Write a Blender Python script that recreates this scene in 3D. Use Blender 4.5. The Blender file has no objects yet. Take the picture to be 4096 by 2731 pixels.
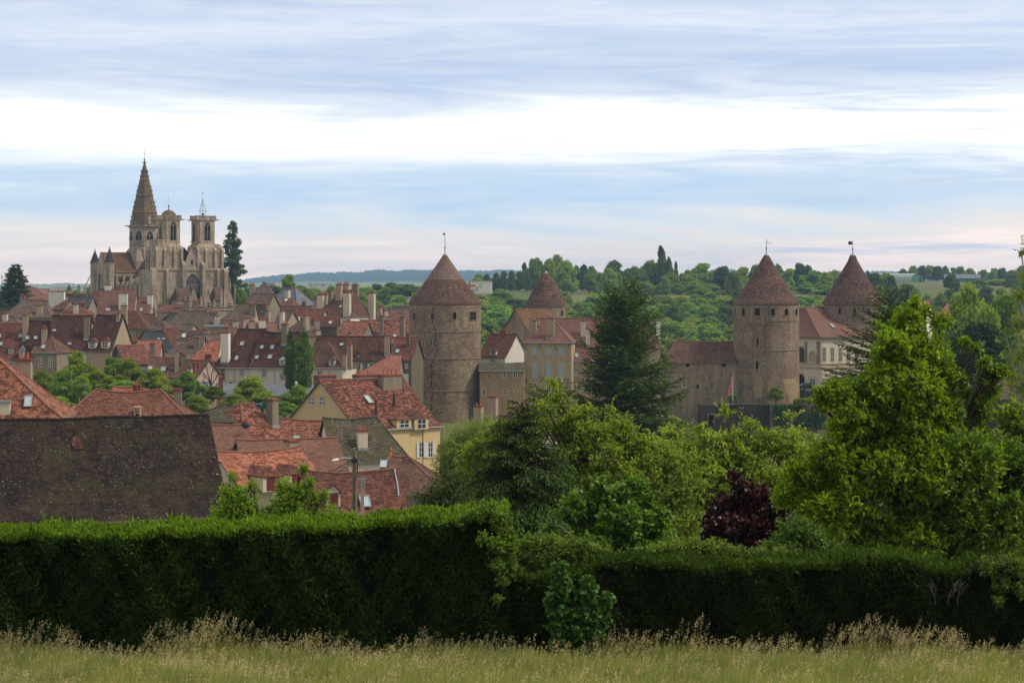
import bpy, math, random
import numpy as np
from mathutils import Vector, Matrix
random.seed(7); RNG=np.random.default_rng(11)
S=bpy.context.scene; COL=S.collection
F=9102.0; CX=2048.0; HY=1140.0           # focal length and principal point of the 4096 px photograph
R=math.radians
REG={'o':(0,0,1),'a':(0,1050,2.352),'b':(900,1050,2.352),'c':(1600,900,1.845),'d':(2500,900,1.8445),'e':(800,1450,2.24),
 'f':(3200,950,2.0904),'g':(0,1120,4.356),'h':(500,1180,4.356),'i':(1000,1100,3.409),'j':(0,1400,2.091),'v':(0,0,.5742),'k':(1700,1500,1.96),'m':(2700,1500,1.6848)}
def FX(r,x): return REG[r][0]+x/REG[r][2]
def FY(r,y): return REG[r][1]+y/REG[r][2]
def P(px,py,Y): return Vector(((px-CX)/F*Y, Y, (HY-py)/F*Y))
def PR(r,x,y,Y): return P(FX(r,x),FY(r,y),Y)
def lerp(a,b,t): return a+(b-a)*t
def sst(a,b,x):
    t=min(1,max(0,(x-a)/(b-a))); return t*t*(3-2*t)
def interp(tab,x):
    if x<=tab[0][0]: return tab[0][1]
    for (a,va),(b,vb) in zip(tab,tab[1:]):
        if x<=b: return va+(vb-va)*(x-a)/(b-a)
    return tab[-1][1]
def tag(o,label=None,cat=None,group=None,kind=None):
    for k,v in (('label',label),('category',cat),('group',group),('kind',kind)):
        if v: o[k]=v
    return o
def empty(name,loc,rz=0):
    o=bpy.data.objects.new(name,None); COL.objects.link(o); o.location=loc; o.rotation_euler=(0,0,rz); o.empty_display_size=.5
    return o
class MB:
    def __init__(s): s.v=[];s.f=[];s.uv=[];s.mi=[]
    def face(s,pts,mi=0,uv=None):
        pts=[Vector(p) for p in pts]; k=len(s.v); s.v+= [tuple(p) for p in pts]; s.f.append(tuple(range(k,k+len(pts)))); s.mi.append(mi)
        if uv is None:
            n=Vector((0,0,0))
            for a,b in zip(pts,pts[1:]+pts[:1]): n+=a.cross(b)
            if n.length<1e-12: n=Vector((0,0,1))
            n.normalize()
            u=Vector((1,0,0)) if abs(n.z)>.999 else Vector((0,0,1)).cross(n).normalized()
            w=n.cross(u); uv=[(p.dot(u),p.dot(w)) for p in pts]
        s.uv+=list(uv)
    def box(s,x0,x1,y0,y1,z0,z1,mi=0,top=True,bot=True):
        a=[(x0,y0,z0),(x1,y0,z0),(x1,y1,z0),(x0,y1,z0),(x0,y0,z1),(x1,y0,z1),(x1,y1,z1),(x0,y1,z1)]
        for q in ((0,1,5,4),(1,2,6,5),(2,3,7,6),(3,0,4,7)): s.face([a[i] for i in q],mi)
        if top: s.face([a[i] for i in (4,5,6,7)],mi)
        if bot: s.face([a[i] for i in (3,2,1,0)],mi)
    def frustum(s,cx,cy,z0,z1,wx0,wy0,wx1,wy1,mi=0):
        a=[(cx+i*wx0/2,cy+j*wy0/2,z0) for i,j in ((-1,-1),(1,-1),(1,1),(-1,1))]+[(cx+i*wx1/2,cy+j*wy1/2,z1) for i,j in ((-1,-1),(1,-1),(1,1),(-1,1))]
        for q in ((0,1,5,4),(1,2,6,5),(2,3,7,6),(3,0,4,7)): s.face([a[i] for i in q],mi)
        if wx1>.01: s.face([a[i] for i in (4,5,6,7)],mi)
    def lathe(s,prof,n,cx=0,cy=0,mi=0,a0=0,mis=None,jit=0):
        for j in range(len(prof)-1):
            (r0,z0),(r1,z1)=prof[j],prof[j+1]; rr=max(r0,r1); sl=math.hypot(r1-r0,z1-z0)
            vv=sum(math.hypot(prof[k+1][0]-prof[k][0],prof[k+1][1]-prof[k][1]) for k in range(j))
            for i in range(n):
                A=a0+2*math.pi*i/n; B=a0+2*math.pi*(i+1)/n
                p=[(cx+r0*math.cos(A),cy+r0*math.sin(A),z0),(cx+r0*math.cos(B),cy+r0*math.sin(B),z0),(cx+r1*math.cos(B),cy+r1*math.sin(B),z1),(cx+r1*math.cos(A),cy+r1*math.sin(A),z1)]
                uv=[(A*rr,vv),(B*rr,vv),(B*rr,vv+sl),(A*rr,vv+sl)]
                m=mis[j] if mis else mi
                if r1<1e-4: s.face(p[:3],m,uv[:3])
                elif r0<1e-4: s.face([p[0],p[2],p[3]],m,[uv[0],uv[2],uv[3]])
                else: s.face(p,m,uv)
    def tube(s,pts,rad,n=6,mi=0):
        pts=[Vector(p) for p in pts]; rings=[]
        for i,p in enumerate(pts):
            t=(pts[min(i+1,len(pts)-1)]-pts[max(i-1,0)])
            if t.length<1e-9: t=Vector((0,0,1))
            t.normalize(); a=t.orthogonal().normalized() if i==0 else (a-t*a.dot(t)).normalized(); b=t.cross(a)
            r=rad[i] if isinstance(rad,(list,tuple)) else rad
            rings.append([p+(a*math.cos(2*math.pi*k/n)+b*math.sin(2*math.pi*k/n))*r for k in range(n)])
        for i in range(len(rings)-1):
            for k in range(n):
                q=(k+1)%n; s.face([rings[i][k],rings[i][q],rings[i+1][q],rings[i+1][k]],mi)
        s.face(rings[-1],mi)
    def mesh(s,name,mats,smooth=False):
        me=bpy.data.meshes.new(name); me.from_pydata(s.v,[],s.f)
        for m in mats: me.materials.append(m)
        if len(mats)>1: me.polygons.foreach_set('material_index',s.mi)
        l=me.uv_layers.new(name='UVMap'); l.data.foreach_set('uv',[c for u in s.uv for c in u])
        if smooth: me.polygons.foreach_set('use_smooth',[True]*len(s.f))
        me.update(); return me
    def build(s,name,mats,parent=None,loc=(0,0,0),smooth=False):
        if not isinstance(mats,(list,tuple)): mats=[mats]
        o=bpy.data.objects.new(name,s.mesh(name,mats,smooth)); COL.objects.link(o); o.location=loc
        if parent: o.parent=parent
        return o
def np_mesh(name,V,Fc,nv,mats,mi=None):
    """V (n,3) vertices, Fc (m,nv) faces"""
    me=bpy.data.meshes.new(name); me.vertices.add(len(V)); me.vertices.foreach_set('co',np.asarray(V,np.float32).ravel())
    m=len(Fc); me.loops.add(m*nv); me.loops.foreach_set('vertex_index',np.asarray(Fc,np.int32).ravel())
    me.polygons.add(m); me.polygons.foreach_set('loop_start',np.arange(0,m*nv,nv,dtype=np.int32))
    try: me.polygons.foreach_set('loop_total',np.full(m,nv,np.int32))
    except Exception: pass
    for q in mats: me.materials.append(q)
    if mi is not None: me.polygons.foreach_set('material_index',np.asarray(mi,np.int32))
    me.update(calc_edges=True); me.validate(); return me
def obj(name,me,parent=None,loc=(0,0,0)):
    o=bpy.data.objects.new(name,me); COL.objects.link(o); o.location=loc
    if parent: o.parent=parent
    return o
# terrain height
LP=[(-60,.6),(0,-1.7),(29,-5.5),(40,-6.75),(46,-7.9),(60,-10.3),(90,-15),(130,-20),(165,-22.5),(220,-27),(300,-29.5),(380,-26.5),(440,-25),(500,-21.5),(600,-17),(700,-14.5),(750,-13.2),(850,-12),(1000,-8),(1500,-4),(2500,-5),(4000,-8),(14000,-8)]
RP=[(-60,.6),(0,-1.7),(29,-5.5),(40,-6.75),(46,-7.9),(60,-10.3),(90,-16),(130,-24),(200,-34),(300,-38),(400,-39),(440,-36),(458,-34),(466,-29),(500,-27.5),(540,-29),(580,-36),(650,-31),(800,-24),(950,-14),(1050,-6),(1150,-3.5),(1300,-2.5),(1600,-1),(2500,-4),(4000,-8),(14000,-8)]
def T(x,y):
    if y<=0: return interp(LP,y)
    u=x/y*F+CX
    z=lerp(interp(LP,y),interp(RP,y),sst(1280,1640,u))
    if 200<y<700: z+=14*sst(3250,3600,u)*sst(220,310,y)*(1-sst(560,690,y))
    if y>1000: z+=3.6*sst(3150,3600,u)*sst(1050,1350,y)*(1-sst(2500,4000,y))
    return z
class NM:
    def __init__(s,name):
        s.m=bpy.data.materials.new(name); s.m.use_nodes=True; s.t=s.m.node_tree; s.t.nodes.clear()
        s.out=s.n('ShaderNodeOutputMaterial')
    def n(s,ty,props=None,**ins):
        nd=s.t.nodes.new(ty)
        for k,v in (props or {}).items(): setattr(nd,k,v)
        for k,v in ins.items():
            k=k.replace('_',' ')
            sock=nd.inputs[int(k[1:])] if k[0]=='#' else nd.inputs[k]
            s.set(sock,v)
        return nd
    def set(s,sock,v):
        if isinstance(v,bpy.types.NodeSocket): s.t.links.new(v,sock)
        elif isinstance(v,bpy.types.Node): s.t.links.new(v.outputs[0],sock)
        elif isinstance(v,(tuple,list)) and len(v)==3 and sock.type=='RGBA': sock.default_value=(*v,1)
        else: sock.default_value=v
    def ramp(s,fac,stops,interp='LINEAR'):
        nd=s.n('ShaderNodeValToRGB',Fac=fac); cr=nd.color_ramp; cr.interpolation=interp
        while len(cr.elements)<len(stops): cr.elements.new(.5)
        for e,(p,c) in zip(cr.elements,stops):
            e.position=p; e.color=(c,c,c,1) if isinstance(c,(int,float)) else (*c,1)
        return nd.outputs[0]
    def mix(s,f,a,b,mode='MIX'):
        nd=s.t.nodes.new('ShaderNodeMix'); nd.data_type='RGBA'; nd.blend_type=mode
        s.set(nd.inputs[0],f); s.set(nd.inputs[6],a); s.set(nd.inputs[7],b); return nd.outputs[2]
    def math(s,op,a,b=0,c=0):
        nd=s.t.nodes.new('ShaderNodeMath'); nd.operation=op; s.set(nd.inputs[0],a); s.set(nd.inputs[1],b); s.set(nd.inputs[2],c); return nd.outputs[0]
    def noise(s,vec,scale,detail=3,rough=.55,dist=0):
        return s.n('ShaderNodeTexNoise',Vector=vec,Scale=scale,Detail=detail,Roughness=rough,Distortion=dist).outputs[0]
    def bsdf(s,col,rough=.85,bump=None,bs=.3,bd=.05,spec=.3,metal=0):
        b=s.n('ShaderNodeBsdfPrincipled',Base_Color=col,Roughness=rough,Metallic=metal); b.inputs['Specular IOR Level'].default_value=spec
        if bump is not None:
            bp=s.n('ShaderNodeBump',Strength=bs,Distance=bd,Height=bump); s.t.links.new(bp.outputs[0],b.inputs['Normal'])
        s.t.links.new(b.outputs[0],s.out.inputs[0]); return s.m
def simple(name,col,rough=.7,metal=0,var=.25,spec=.4):
    q=NM(name); tc=q.n('ShaderNodeTexCoord').outputs['Object']; nz=q.noise(tc,3,4)
    return q.bsdf(q.mix(nz,tuple(c*(1-var) for c in col),tuple(min(1,c*(1+var)) for c in col)),rough,spec=spec,metal=metal)
def uvoff(q):
    """metre-scaled face coordinates, shifted per object so copies differ"""
    uv=q.n('ShaderNodeUVMap').outputs[0]; rnd=q.n('ShaderNodeObjectInfo').outputs['Random']
    off=q.n('ShaderNodeCombineXYZ',X=q.math('MULTIPLY',rnd,91.7),Y=q.math('MULTIPLY',rnd,57.3),Z=q.math('MULTIPLY',rnd,33.1))
    ad=q.n('ShaderNodeVectorMath'); q.set(ad.inputs[0],uv); q.set(ad.inputs[1],off.outputs[0])
    return uv,ad.outputs[0],rnd
def sclv(q,v,s3):
    m=q.n('ShaderNodeMapping',Vector=v); m.inputs['Scale'].default_value=s3; return m.outputs[0]
def tile(name,lo,mid,hi,dark=.35,patch=.5,lich=.0,moss=0.,row=.115,wid=.17,lcol=(.36,.36,.30),bs=.5,clump=.5,fine=.4,rowc=.5,lsc=2.6):
    """plain flat clay tiles: per-tile tone, weathering patches, run-off streaks, lichen, moss"""
    q=NM(name); uv,ov,rnd=uvoff(q)
    br=q.n('ShaderNodeTexBrick',{'offset':.5},Vector=uv,Color1=(0,0,0),Color2=(1,1,1),Mortar=(.5,.5,.5),Scale=1.0,Mortar_Size=.006)
    br.inputs['Brick Width'].default_value=wid; br.inputs['Row Height'].default_value=row; br.inputs['Mortar Smooth'].default_value=.3
    big=q.noise(ov,.22,4,.6,.6); med=q.noise(sclv(q,ov,(1.5,2.6,1)),1.0,5,.75); st=q.noise(sclv(q,ov,(1.2,.16,1)),1.3,3,.6)
    bigS=q.ramp(big,[(.33,0.0),(.67,1.0)]); medS=q.ramp(med,[(.36,0.0),(.64,1.0)])
    wm,wp=.9*clump,.55*patch; tot=fine+wm+wp
    f=q.math('MULTIPLY_ADD',br.outputs[0],fine/tot,q.math('MULTIPLY_ADD',medS,wm/tot,q.math('MULTIPLY_ADD',bigS,wp/tot,q.math('MULTIPLY_ADD',rnd,.16,-.08))))
    c=q.ramp(f,[(.24,lo),(.50,mid),(.78,hi)])
    dk=q.ramp(q.math('MULTIPLY_ADD',big,.5,q.math('MULTIPLY',st,.6)),[(.48,0.0),(.66,1.0)])
    c=q.mix(q.math('MULTIPLY',dk,dark),c,tuple(x*.5 for x in lo))
    if moss:
        mm=q.ramp(q.noise(ov,.45,5,.7),[(.46,0.0),(.62,1.0)]); c=q.mix(q.math('MULTIPLY',mm,moss),c,(.07,.066,.02))
    if lich:
        vo=q.n('ShaderNodeTexVoronoi',Vector=sclv(q,ov,(1,1.7,1)),Scale=lsc); l1=q.math('MULTIPLY',q.ramp(vo.outputs['Distance'],[(.10,1.0),(.22,0.0)]),q.ramp(q.n('ShaderNodeSeparateXYZ',Vector=vo.outputs['Color']).outputs[0],[(.55,0.0),(.6,1.0)]))
        v2=q.n('ShaderNodeTexVoronoi',Vector=sclv(q,ov,(1,1.9,1)),Scale=lsc*2.1); l1b=q.math('MULTIPLY',q.ramp(v2.outputs['Distance'],[(.14,1.0),(.28,0.0)]),q.ramp(q.n('ShaderNodeSeparateXYZ',Vector=v2.outputs['Color']).outputs[1],[(.5,0.0),(.9,.75)])); l1=q.math('MAXIMUM',l1,q.math('MULTIPLY',l1b,q.ramp(q.noise(ov,.8,3),[(.42,0.0),(.58,1.0)])))
        l2=q.ramp(q.noise(ov,.5,3),[(.38,0.15),(.6,1.0)]); c=q.mix(q.math('MINIMUM',1.0,q.math('MULTIPLY',q.math('MULTIPLY',l1,l2),lich*1.3)),c,lcol)
    sc=q.n('ShaderNodeSeparateXYZ',Vector=uv); rowf=q.math('FRACT',q.math('DIVIDE',sc.outputs[1],row))
    h=q.math('MULTIPLY_ADD',rowf,-.6,q.math('MULTIPLY',br.outputs[0],.5))
    edge=q.ramp(rowf,[(0.0,.25),(.25,1.0)]); c=q.mix(rowc,c,edge,'MULTIPLY')
    return q.bsdf(c,.9,bump=h,bs=bs,bd=.03,spec=.12)
def plaster(name,c1,c2,stain=.4,scol=None):
    q=NM(name); uv,ov,rnd=uvoff(q)
    a=q.noise(ov,.35,5,.6); b=q.noise(sclv(q,ov,(1.5,.2,1)),1.2,4,.65); g=q.noise(ov,5,4,.7)
    c=q.mix(q.math('MULTIPLY_ADD',g,.35,q.math('MULTIPLY',a,.65)),c1,c2)
    c=q.mix(q.math('MULTIPLY',q.ramp(q.math('MULTIPLY_ADD',a,.4,q.math('MULTIPLY',b,.6)),[(.42,0.0),(.68,1.0)]),stain),c,scol or tuple(x*.4 for x in c1))
    return q.bsdf(c,.92,bump=g,bs=.25,bd=.02,spec=.1)
def masonry(name,c1,c2,c3,bw=.55,rh=.27,mort=.012,stain=.5,warm=(.22,.12,.05)):
    q=NM(name); uv,ov,rnd=uvoff(q)
    wb=q.n('ShaderNodeVectorMath'); q.set(wb.inputs[0],uv); nz=q.n('ShaderNodeTexNoise',Vector=uv,Scale=1.2,Detail=2.0)
    sc=q.n('ShaderNodeVectorMath',{'operation':'SCALE'}); q.set(sc.inputs[0],nz.outputs[1]); sc.inputs['Scale'].default_value=.09; q.set(wb.inputs[1],sc.outputs[0])
    br=q.n('ShaderNodeTexBrick',{'offset':.5},Vector=wb.outputs[0],Color1=(0,0,0),Color2=(1,1,1),Mortar=(.15,.15,.15),Scale=1.0,Mortar_Size=mort)
    br.inputs['Brick Width'].default_value=bw; br.inputs['Row Height'].default_value=rh; br.inputs['Mortar Smooth'].default_value=.4
    a=q.noise(ov,.16,5,.62,.4); b=q.noise(sclv(q,ov,(1.3,.18,1)),.9,4,.65); g=q.noise(ov,3,5,.7)
    f=q.math('MULTIPLY_ADD',br.outputs[0],.13,q.math('MULTIPLY_ADD',a,.62,q.math('MULTIPLY_ADD',g,.35,.02)))
    c=q.ramp(f,[(.45,c1),(.56,c2),(.70,c3)])
    c=q.mix(q.ramp(q.noise(ov,.3,4,.6),[(.52,0.0),(.72,.55)]),c,warm)
    c=q.mix(q.math('MULTIPLY',q.ramp(q.math('MULTIPLY_ADD',a,.5,q.math('MULTIPLY',b,.5)),[(.47,0.0),(.60,1.0)]),stain),c,tuple(x*.35 for x in c1))
    c=q.mix(q.math('MULTIPLY',br.outputs[1],.28),c,tuple(x*.6 for x in c1))
    return q.bsdf(c,.93,bump=q.math('MULTIPLY_ADD',g,.6,q.math('MULTIPLY',br.outputs[1],-.7)),bs=.45,bd=.04,spec=.1)
def leaf(name,cols,trans=.35,rough=.55,spec=.25,tcol=None,var=.3,pscale=.7):
    """leaves: tone varies leaf by leaf and tree by tree; light passes through the blades"""
    q=NM(name); g=q.n('ShaderNodeNewGeometry').outputs['Random Per Island']; oi=q.n('ShaderNodeObjectInfo').outputs['Random']
    n=len(cols); c=q.ramp(g,[(i/(n-1) if n>1 else 0,k) for i,k in enumerate(cols)])
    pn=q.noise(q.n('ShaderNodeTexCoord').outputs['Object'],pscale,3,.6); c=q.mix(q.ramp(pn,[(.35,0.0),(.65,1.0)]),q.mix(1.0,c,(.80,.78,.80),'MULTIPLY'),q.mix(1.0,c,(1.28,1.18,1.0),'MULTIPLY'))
    hs=q.n('ShaderNodeHueSaturation',Hue=q.math('MULTIPLY_ADD',oi,.05*var/.3,.5-.025*var/.3),Saturation=q.math('MULTIPLY_ADD',oi,-.35*var,1.05),Value=q.math('MULTIPLY_ADD',q.math('FRACT',q.math('MULTIPLY',oi,7.3)),var*1.6,1-var*.8),Color=c)
    b=q.n('ShaderNodeBsdfPrincipled',Base_Color=hs.outputs[0],Roughness=rough); b.inputs['Specular IOR Level'].default_value=spec
    br=q.mix(1.0,hs.outputs[0],tcol or (1.25,1.25,.55),'MULTIPLY')
    t=q.n('ShaderNodeBsdfTranslucent',Color=br); mx=q.n('ShaderNodeMixShader',Fac=trans); q.set(mx.inputs[1],b); q.set(mx.inputs[2],t)
    q.t.links.new(mx.outputs[0],q.out.inputs[0]); return q.m
M={}
M['t_brown']=tile('tile_brown',(.040,.024,.021),(.105,.055,.038),(.20,.112,.078),lich=.35,patch=.7,dark=.4)
M['t_dark']=tile('tile_dark',(.024,.014,.012),(.068,.030,.021),(.155,.064,.040),lich=.6,patch=.6,dark=.45,clump=.8)
M['t_red']=tile('tile_red',(.055,.024,.021),(.13,.052,.034),(.26,.112,.072),lich=.3,patch=.6,dark=.4,clump=.8)
M['t_mottle']=tile('tile_mottled',(.040,.019,.017),(.165,.060,.037),(.37,.16,.10),lich=.35,patch=.3,dark=.3,clump=1.2)
M['t_orange']=tile('tile_orange',(.075,.028,.022),(.26,.09,.052),(.44,.185,.115),lich=.15,patch=.3,dark=.3,clump=.9)
M['t_pink']=tile('tile_pink',(.10,.05,.036),(.165,.083,.06),(.23,.125,.092),lich=.1,patch=.4,dark=.2,clump=.4)
M['t_salmon']=tile('tile_salmon',(.17,.068,.048),(.27,.11,.078),(.38,.175,.13),patch=.4,dark=.15,clump=.5)
M['t_grey']=tile('tile_grey_brown',(.055,.038,.033),(.12,.08,.067),(.20,.14,.12),lich=.3,patch=.6,dark=.3,moss=.25)
M['t_slate']=tile('tile_slate',(.024,.023,.026),(.045,.042,.045),(.085,.078,.08),lich=.2,patch=.4,dark=.3)
M['t_moss']=tile('tile_mossy',(.035,.028,.022),(.075,.062,.043),(.17,.155,.12),lich=.9,patch=.5,dark=.4,moss=.7,lcol=(.28,.28,.22))
M['t_big']=tile('tile_blackened',(.012,.010,.010),(.028,.018,.016),(.060,.036,.028),lich=1.0,patch=.5,dark=.5,moss=.3,lcol=(.22,.22,.185),row=.2,wid=.2,bs=.9,rowc=.95,lsc=3.2)
M['t_lichen']=tile('tile_orange_lichen',(.07,.035,.02),(.16,.08,.042),(.29,.155,.075),lich=.3,patch=.6,dark=.3,moss=.3)
M['t_cone']=tile('tile_cone',(.035,.021,.018),(.09,.048,.038),(.20,.115,.09),lich=1.1,patch=.7,dark=.3,clump=.7,lcol=(.34,.28,.22),moss=.15,lsc=1.3)
M['t_conegrey']=tile('tile_cone_grey',(.085,.060,.050),(.155,.105,.085),(.24,.165,.13),lich=.5,patch=.7,dark=.15,clump=.7,lcol=(.32,.30,.24),lsc=1.5)
M['slate_blue']=tile('slate_blue',(.10,.11,.14),(.145,.155,.19),(.20,.21,.25),patch=.2,dark=.1,clump=.2,fine=.1,rowc=.2)
M['ridge']=simple('ridge_tile',(.22,.10,.07),.9,var=.5,spec=.1)
M['p_cream']=plaster('plaster_cream',(.54,.47,.36),(.68,.61,.49),.3)
M['p_white']=plaster('plaster_white',(.66,.62,.54),(.80,.76,.69),.2)
M['p_tan']=plaster('plaster_tan',(.33,.25,.165),(.47,.375,.265),.5)
M['p_grey']=plaster('plaster_grey',(.20,.165,.125),(.32,.27,.205),.6)
M['p_dark']=plaster('plaster_dark',(.12,.095,.07),(.20,.16,.12),.6)
M['p_yellow']=plaster('plaster_yellow',(.52,.385,.20),(.60,.46,.26),.12)
M['p_ochre']=plaster('plaster_ochre',(.32,.21,.105),(.43,.30,.17),.5,(.12,.095,.065))
M['p_castle']=plaster('plaster_castle',(.36,.275,.17),(.50,.395,.255),.5,(.11,.09,.065))
M['p_pink']=plaster('plaster_pinkish',(.40,.30,.24),(.50,.40,.33),.35)
M['stone']=masonry('masonry_rubble',(.18,.138,.096),(.33,.252,.172),(.45,.36,.255),.32,.15,.02)
M['tower']=masonry('masonry_tower',(.14,.102,.068),(.25,.185,.125),(.38,.30,.21),.62,.30,.014,stain=.45,warm=(.22,.12,.055))
M['tower_red']=masonry('masonry_tower_red',(.13,.092,.066),(.245,.178,.125),(.38,.30,.215),.42,.22,.014,stain=.45,warm=(.20,.095,.05))
M['church']=masonry('masonry_church',(.25,.19,.13),(.42,.335,.245),(.55,.455,.35),.7,.35,.008,stain=.65,warm=(.30,.20,.105))
M['church_dk']=masonry('masonry_spire',(.085,.065,.045),(.16,.115,.07),(.24,.17,.10),.7,.35,.008,stain=.5,warm=(.26,.15,.05))
M['rampart']=masonry('masonry_rampart',(.035,.028,.022),(.065,.052,.04),(.12,.098,.075),.3,.16,.02,stain=.4,warm=(.07,.05,.03))
M['pale_stone']=simple('pale_stone',(.42,.33,.22),.9,var=.3,spec=.1)
M['brick']=simple('brick_red',(.20,.07,.048),.9,var=.45,spec=.1)
M['pot']=simple('terracotta_pot',(.42,.125,.055),.85,var=.3,spec=.15)
M['white']=simple('white_paint',(.68,.68,.66),.5,var=.08)
M['shutter_w']=simple('shutter_white',(.58,.58,.58),.6,var=.08)
M['shutter_b']=simple('shutter_blue_grey',(.33,.40,.43),.6,var=.12)
M['shutter_r']=simple('shutter_dark_red',(.14,.012,.012),.6,var=.2)
M['glass']=simple('window_glass_dark',(.022,.025,.028),.12,var=.3,spec=.6)
M['skyglass']=simple('skylight_glass',(.36,.42,.43),.08,var=.15,spec=.9)
M['void']=simple('dark_opening',(.010,.009,.008),.95,var=.3,spec=0)
M['zinc']=simple('zinc',(.30,.33,.36),.45,var=.2,metal=.35)
M['lead']=simple('lead',(.27,.29,.30),.5,var=.25,metal=.2)
M['iron']=simple('iron',(.03,.03,.032),.6,var=.3,metal=.3)
M['wood']=simple('weathered_wood',(.17,.135,.10),.9,var=.35,spec=.1)
M['concrete']=simple('concrete',(.33,.31,.28),.9,var=.2,spec=.1)
M['bark']=simple('bark',(.075,.058,.042),.95,var=.45,spec=.05)
M['bark_pale']=simple('bark_pale',(.30,.28,.25),.9,var=.4,spec=.05)
M['green_metal']=simple('green_metal',(.055,.16,.085),.5,var=.12)
M['blue_tarp']=simple('blue_tarp',(.02,.17,.50),.5,var=.15)
M['red']=simple('flag_red',(.60,.03,.03),.8,var=.1)
M['yellow']=simple('flag_yellow',(.75,.45,.04),.8,var=.1)
M['blue']=simple('flag_blue',(.03,.06,.32),.8,var=.1)
M['car']=simple('car_paint_dark',(.015,.017,.022),.25,var=.1,spec=.7)
M['lime']=simple('banner_yellow',(.60,.68,.08),.7,var=.1)
# leaves
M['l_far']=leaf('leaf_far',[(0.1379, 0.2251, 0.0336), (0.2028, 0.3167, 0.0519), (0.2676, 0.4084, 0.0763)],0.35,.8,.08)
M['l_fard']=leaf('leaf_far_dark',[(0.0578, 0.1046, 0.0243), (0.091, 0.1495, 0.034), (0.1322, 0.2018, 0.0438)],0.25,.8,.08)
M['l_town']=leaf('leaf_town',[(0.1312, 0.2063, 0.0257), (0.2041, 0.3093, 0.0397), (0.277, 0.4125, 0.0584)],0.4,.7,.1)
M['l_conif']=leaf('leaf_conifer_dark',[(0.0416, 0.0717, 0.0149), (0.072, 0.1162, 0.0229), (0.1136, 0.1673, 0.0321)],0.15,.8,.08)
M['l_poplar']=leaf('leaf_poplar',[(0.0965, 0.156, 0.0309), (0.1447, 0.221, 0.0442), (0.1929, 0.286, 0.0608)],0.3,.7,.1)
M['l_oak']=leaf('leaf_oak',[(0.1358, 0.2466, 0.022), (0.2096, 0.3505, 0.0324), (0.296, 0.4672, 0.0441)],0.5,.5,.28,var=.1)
M['l_oakd']=leaf('leaf_oak_shaded',[(0.0658, 0.1397, 0.0252), (0.1069, 0.2018, 0.0378), (0.1481, 0.2562, 0.0505)],0.4,.45,.35,var=.1)  # darker oak leaf: the oak's shaded side put into colour; shrubs share it
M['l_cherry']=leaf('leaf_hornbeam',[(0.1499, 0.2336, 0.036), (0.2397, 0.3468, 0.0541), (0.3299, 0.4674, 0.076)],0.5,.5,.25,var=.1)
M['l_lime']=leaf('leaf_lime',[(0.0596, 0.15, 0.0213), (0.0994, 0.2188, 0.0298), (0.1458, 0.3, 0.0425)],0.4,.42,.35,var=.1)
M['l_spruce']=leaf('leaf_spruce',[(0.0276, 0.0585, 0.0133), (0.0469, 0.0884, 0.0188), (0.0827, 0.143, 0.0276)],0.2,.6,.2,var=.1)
M['l_spruce2']=leaf('leaf_fir',[(0.0303, 0.0546, 0.0133), (0.0551, 0.0884, 0.0199), (0.0965, 0.143, 0.0309)],0.2,.6,.2,var=.1)
M['l_maple']=leaf('leaf_purple_maple',[(0.0075, 0.0045, 0.0063), (0.0165, 0.0063, 0.0072), (0.0338, 0.0081, 0.0081), (0.105, 0.0126, 0.0108)],.3,.4,.45,tcol=(1.8,.5,.5),var=.05)
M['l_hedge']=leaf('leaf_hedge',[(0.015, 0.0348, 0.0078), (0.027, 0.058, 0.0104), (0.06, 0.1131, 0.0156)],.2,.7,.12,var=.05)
M['l_hedge_lit_new']=leaf('leaf_hedge_lit_new_growth',[(.09,.165,.015),(.14,.24,.024),(.20,.32,.035)],.4,.6,.15,var=.05)  # fresh shoots, with the lit hedge top also put into their colour
M['l_hedge2n']=leaf('leaf_hedge_dull_lit_new',[(.035,.075,.01),(.055,.105,.014),(.075,.14,.02)],.3,.6,.12,var=.05)
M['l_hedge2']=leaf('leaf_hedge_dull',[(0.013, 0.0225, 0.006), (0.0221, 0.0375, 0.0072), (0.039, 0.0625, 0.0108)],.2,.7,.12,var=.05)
M['l_sap']=leaf('leaf_sapling',[(0.039, 0.0938, 0.0198), (0.065, 0.1438, 0.0275), (0.1105, 0.225, 0.0385)],.4,.5,.3,var=.05)
M['l_climb']=leaf('leaf_climber',[(.09,.17,.02),(.14,.25,.03),(.21,.36,.045)],0.5,.5,.25,var=.05)
M['l_bramble']=leaf('leaf_bramble',[(0.0933, 0.154, 0.0234), (0.1458, 0.231, 0.0374), (0.2099, 0.308, 0.0608)],0.4,.55,.25,var=.05)
M['l_willow']=leaf('leaf_willow',[(0.143, 0.209, 0.0275), (0.198, 0.286, 0.044), (0.264, 0.374, 0.0605)],0.5,.5,.2,var=.1)
M['l_ivy']=leaf('leaf_ivy',[(0.0193, 0.0546, 0.0133), (0.0358, 0.0936, 0.0199), (0.0827, 0.1716, 0.0265)],.2,.55,.25,var=.1)
M['l_dark']=leaf('leaf_dark_round',[(.018,.042,.014),(.03,.062,.02),(.045,.085,.027)],.2,.8,.1)
M['cone']=simple('spruce_cone',(.16,.05,.025),.8,var=.3)
M['g_blade']=leaf('meadow_blade',[(.15,.22,.055),(.235,.30,.085),(.32,.355,.135),(.41,.40,.20)],.35,.7,.15,tcol=(1.1,1.05,.7),var=.0)
M['g_seed']=leaf('meadow_seed_head',[(.38,.33,.17),(.52,.47,.29),(.62,.58,.42)],.4,.8,.15,tcol=(1.05,1,.8),var=.0)
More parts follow.
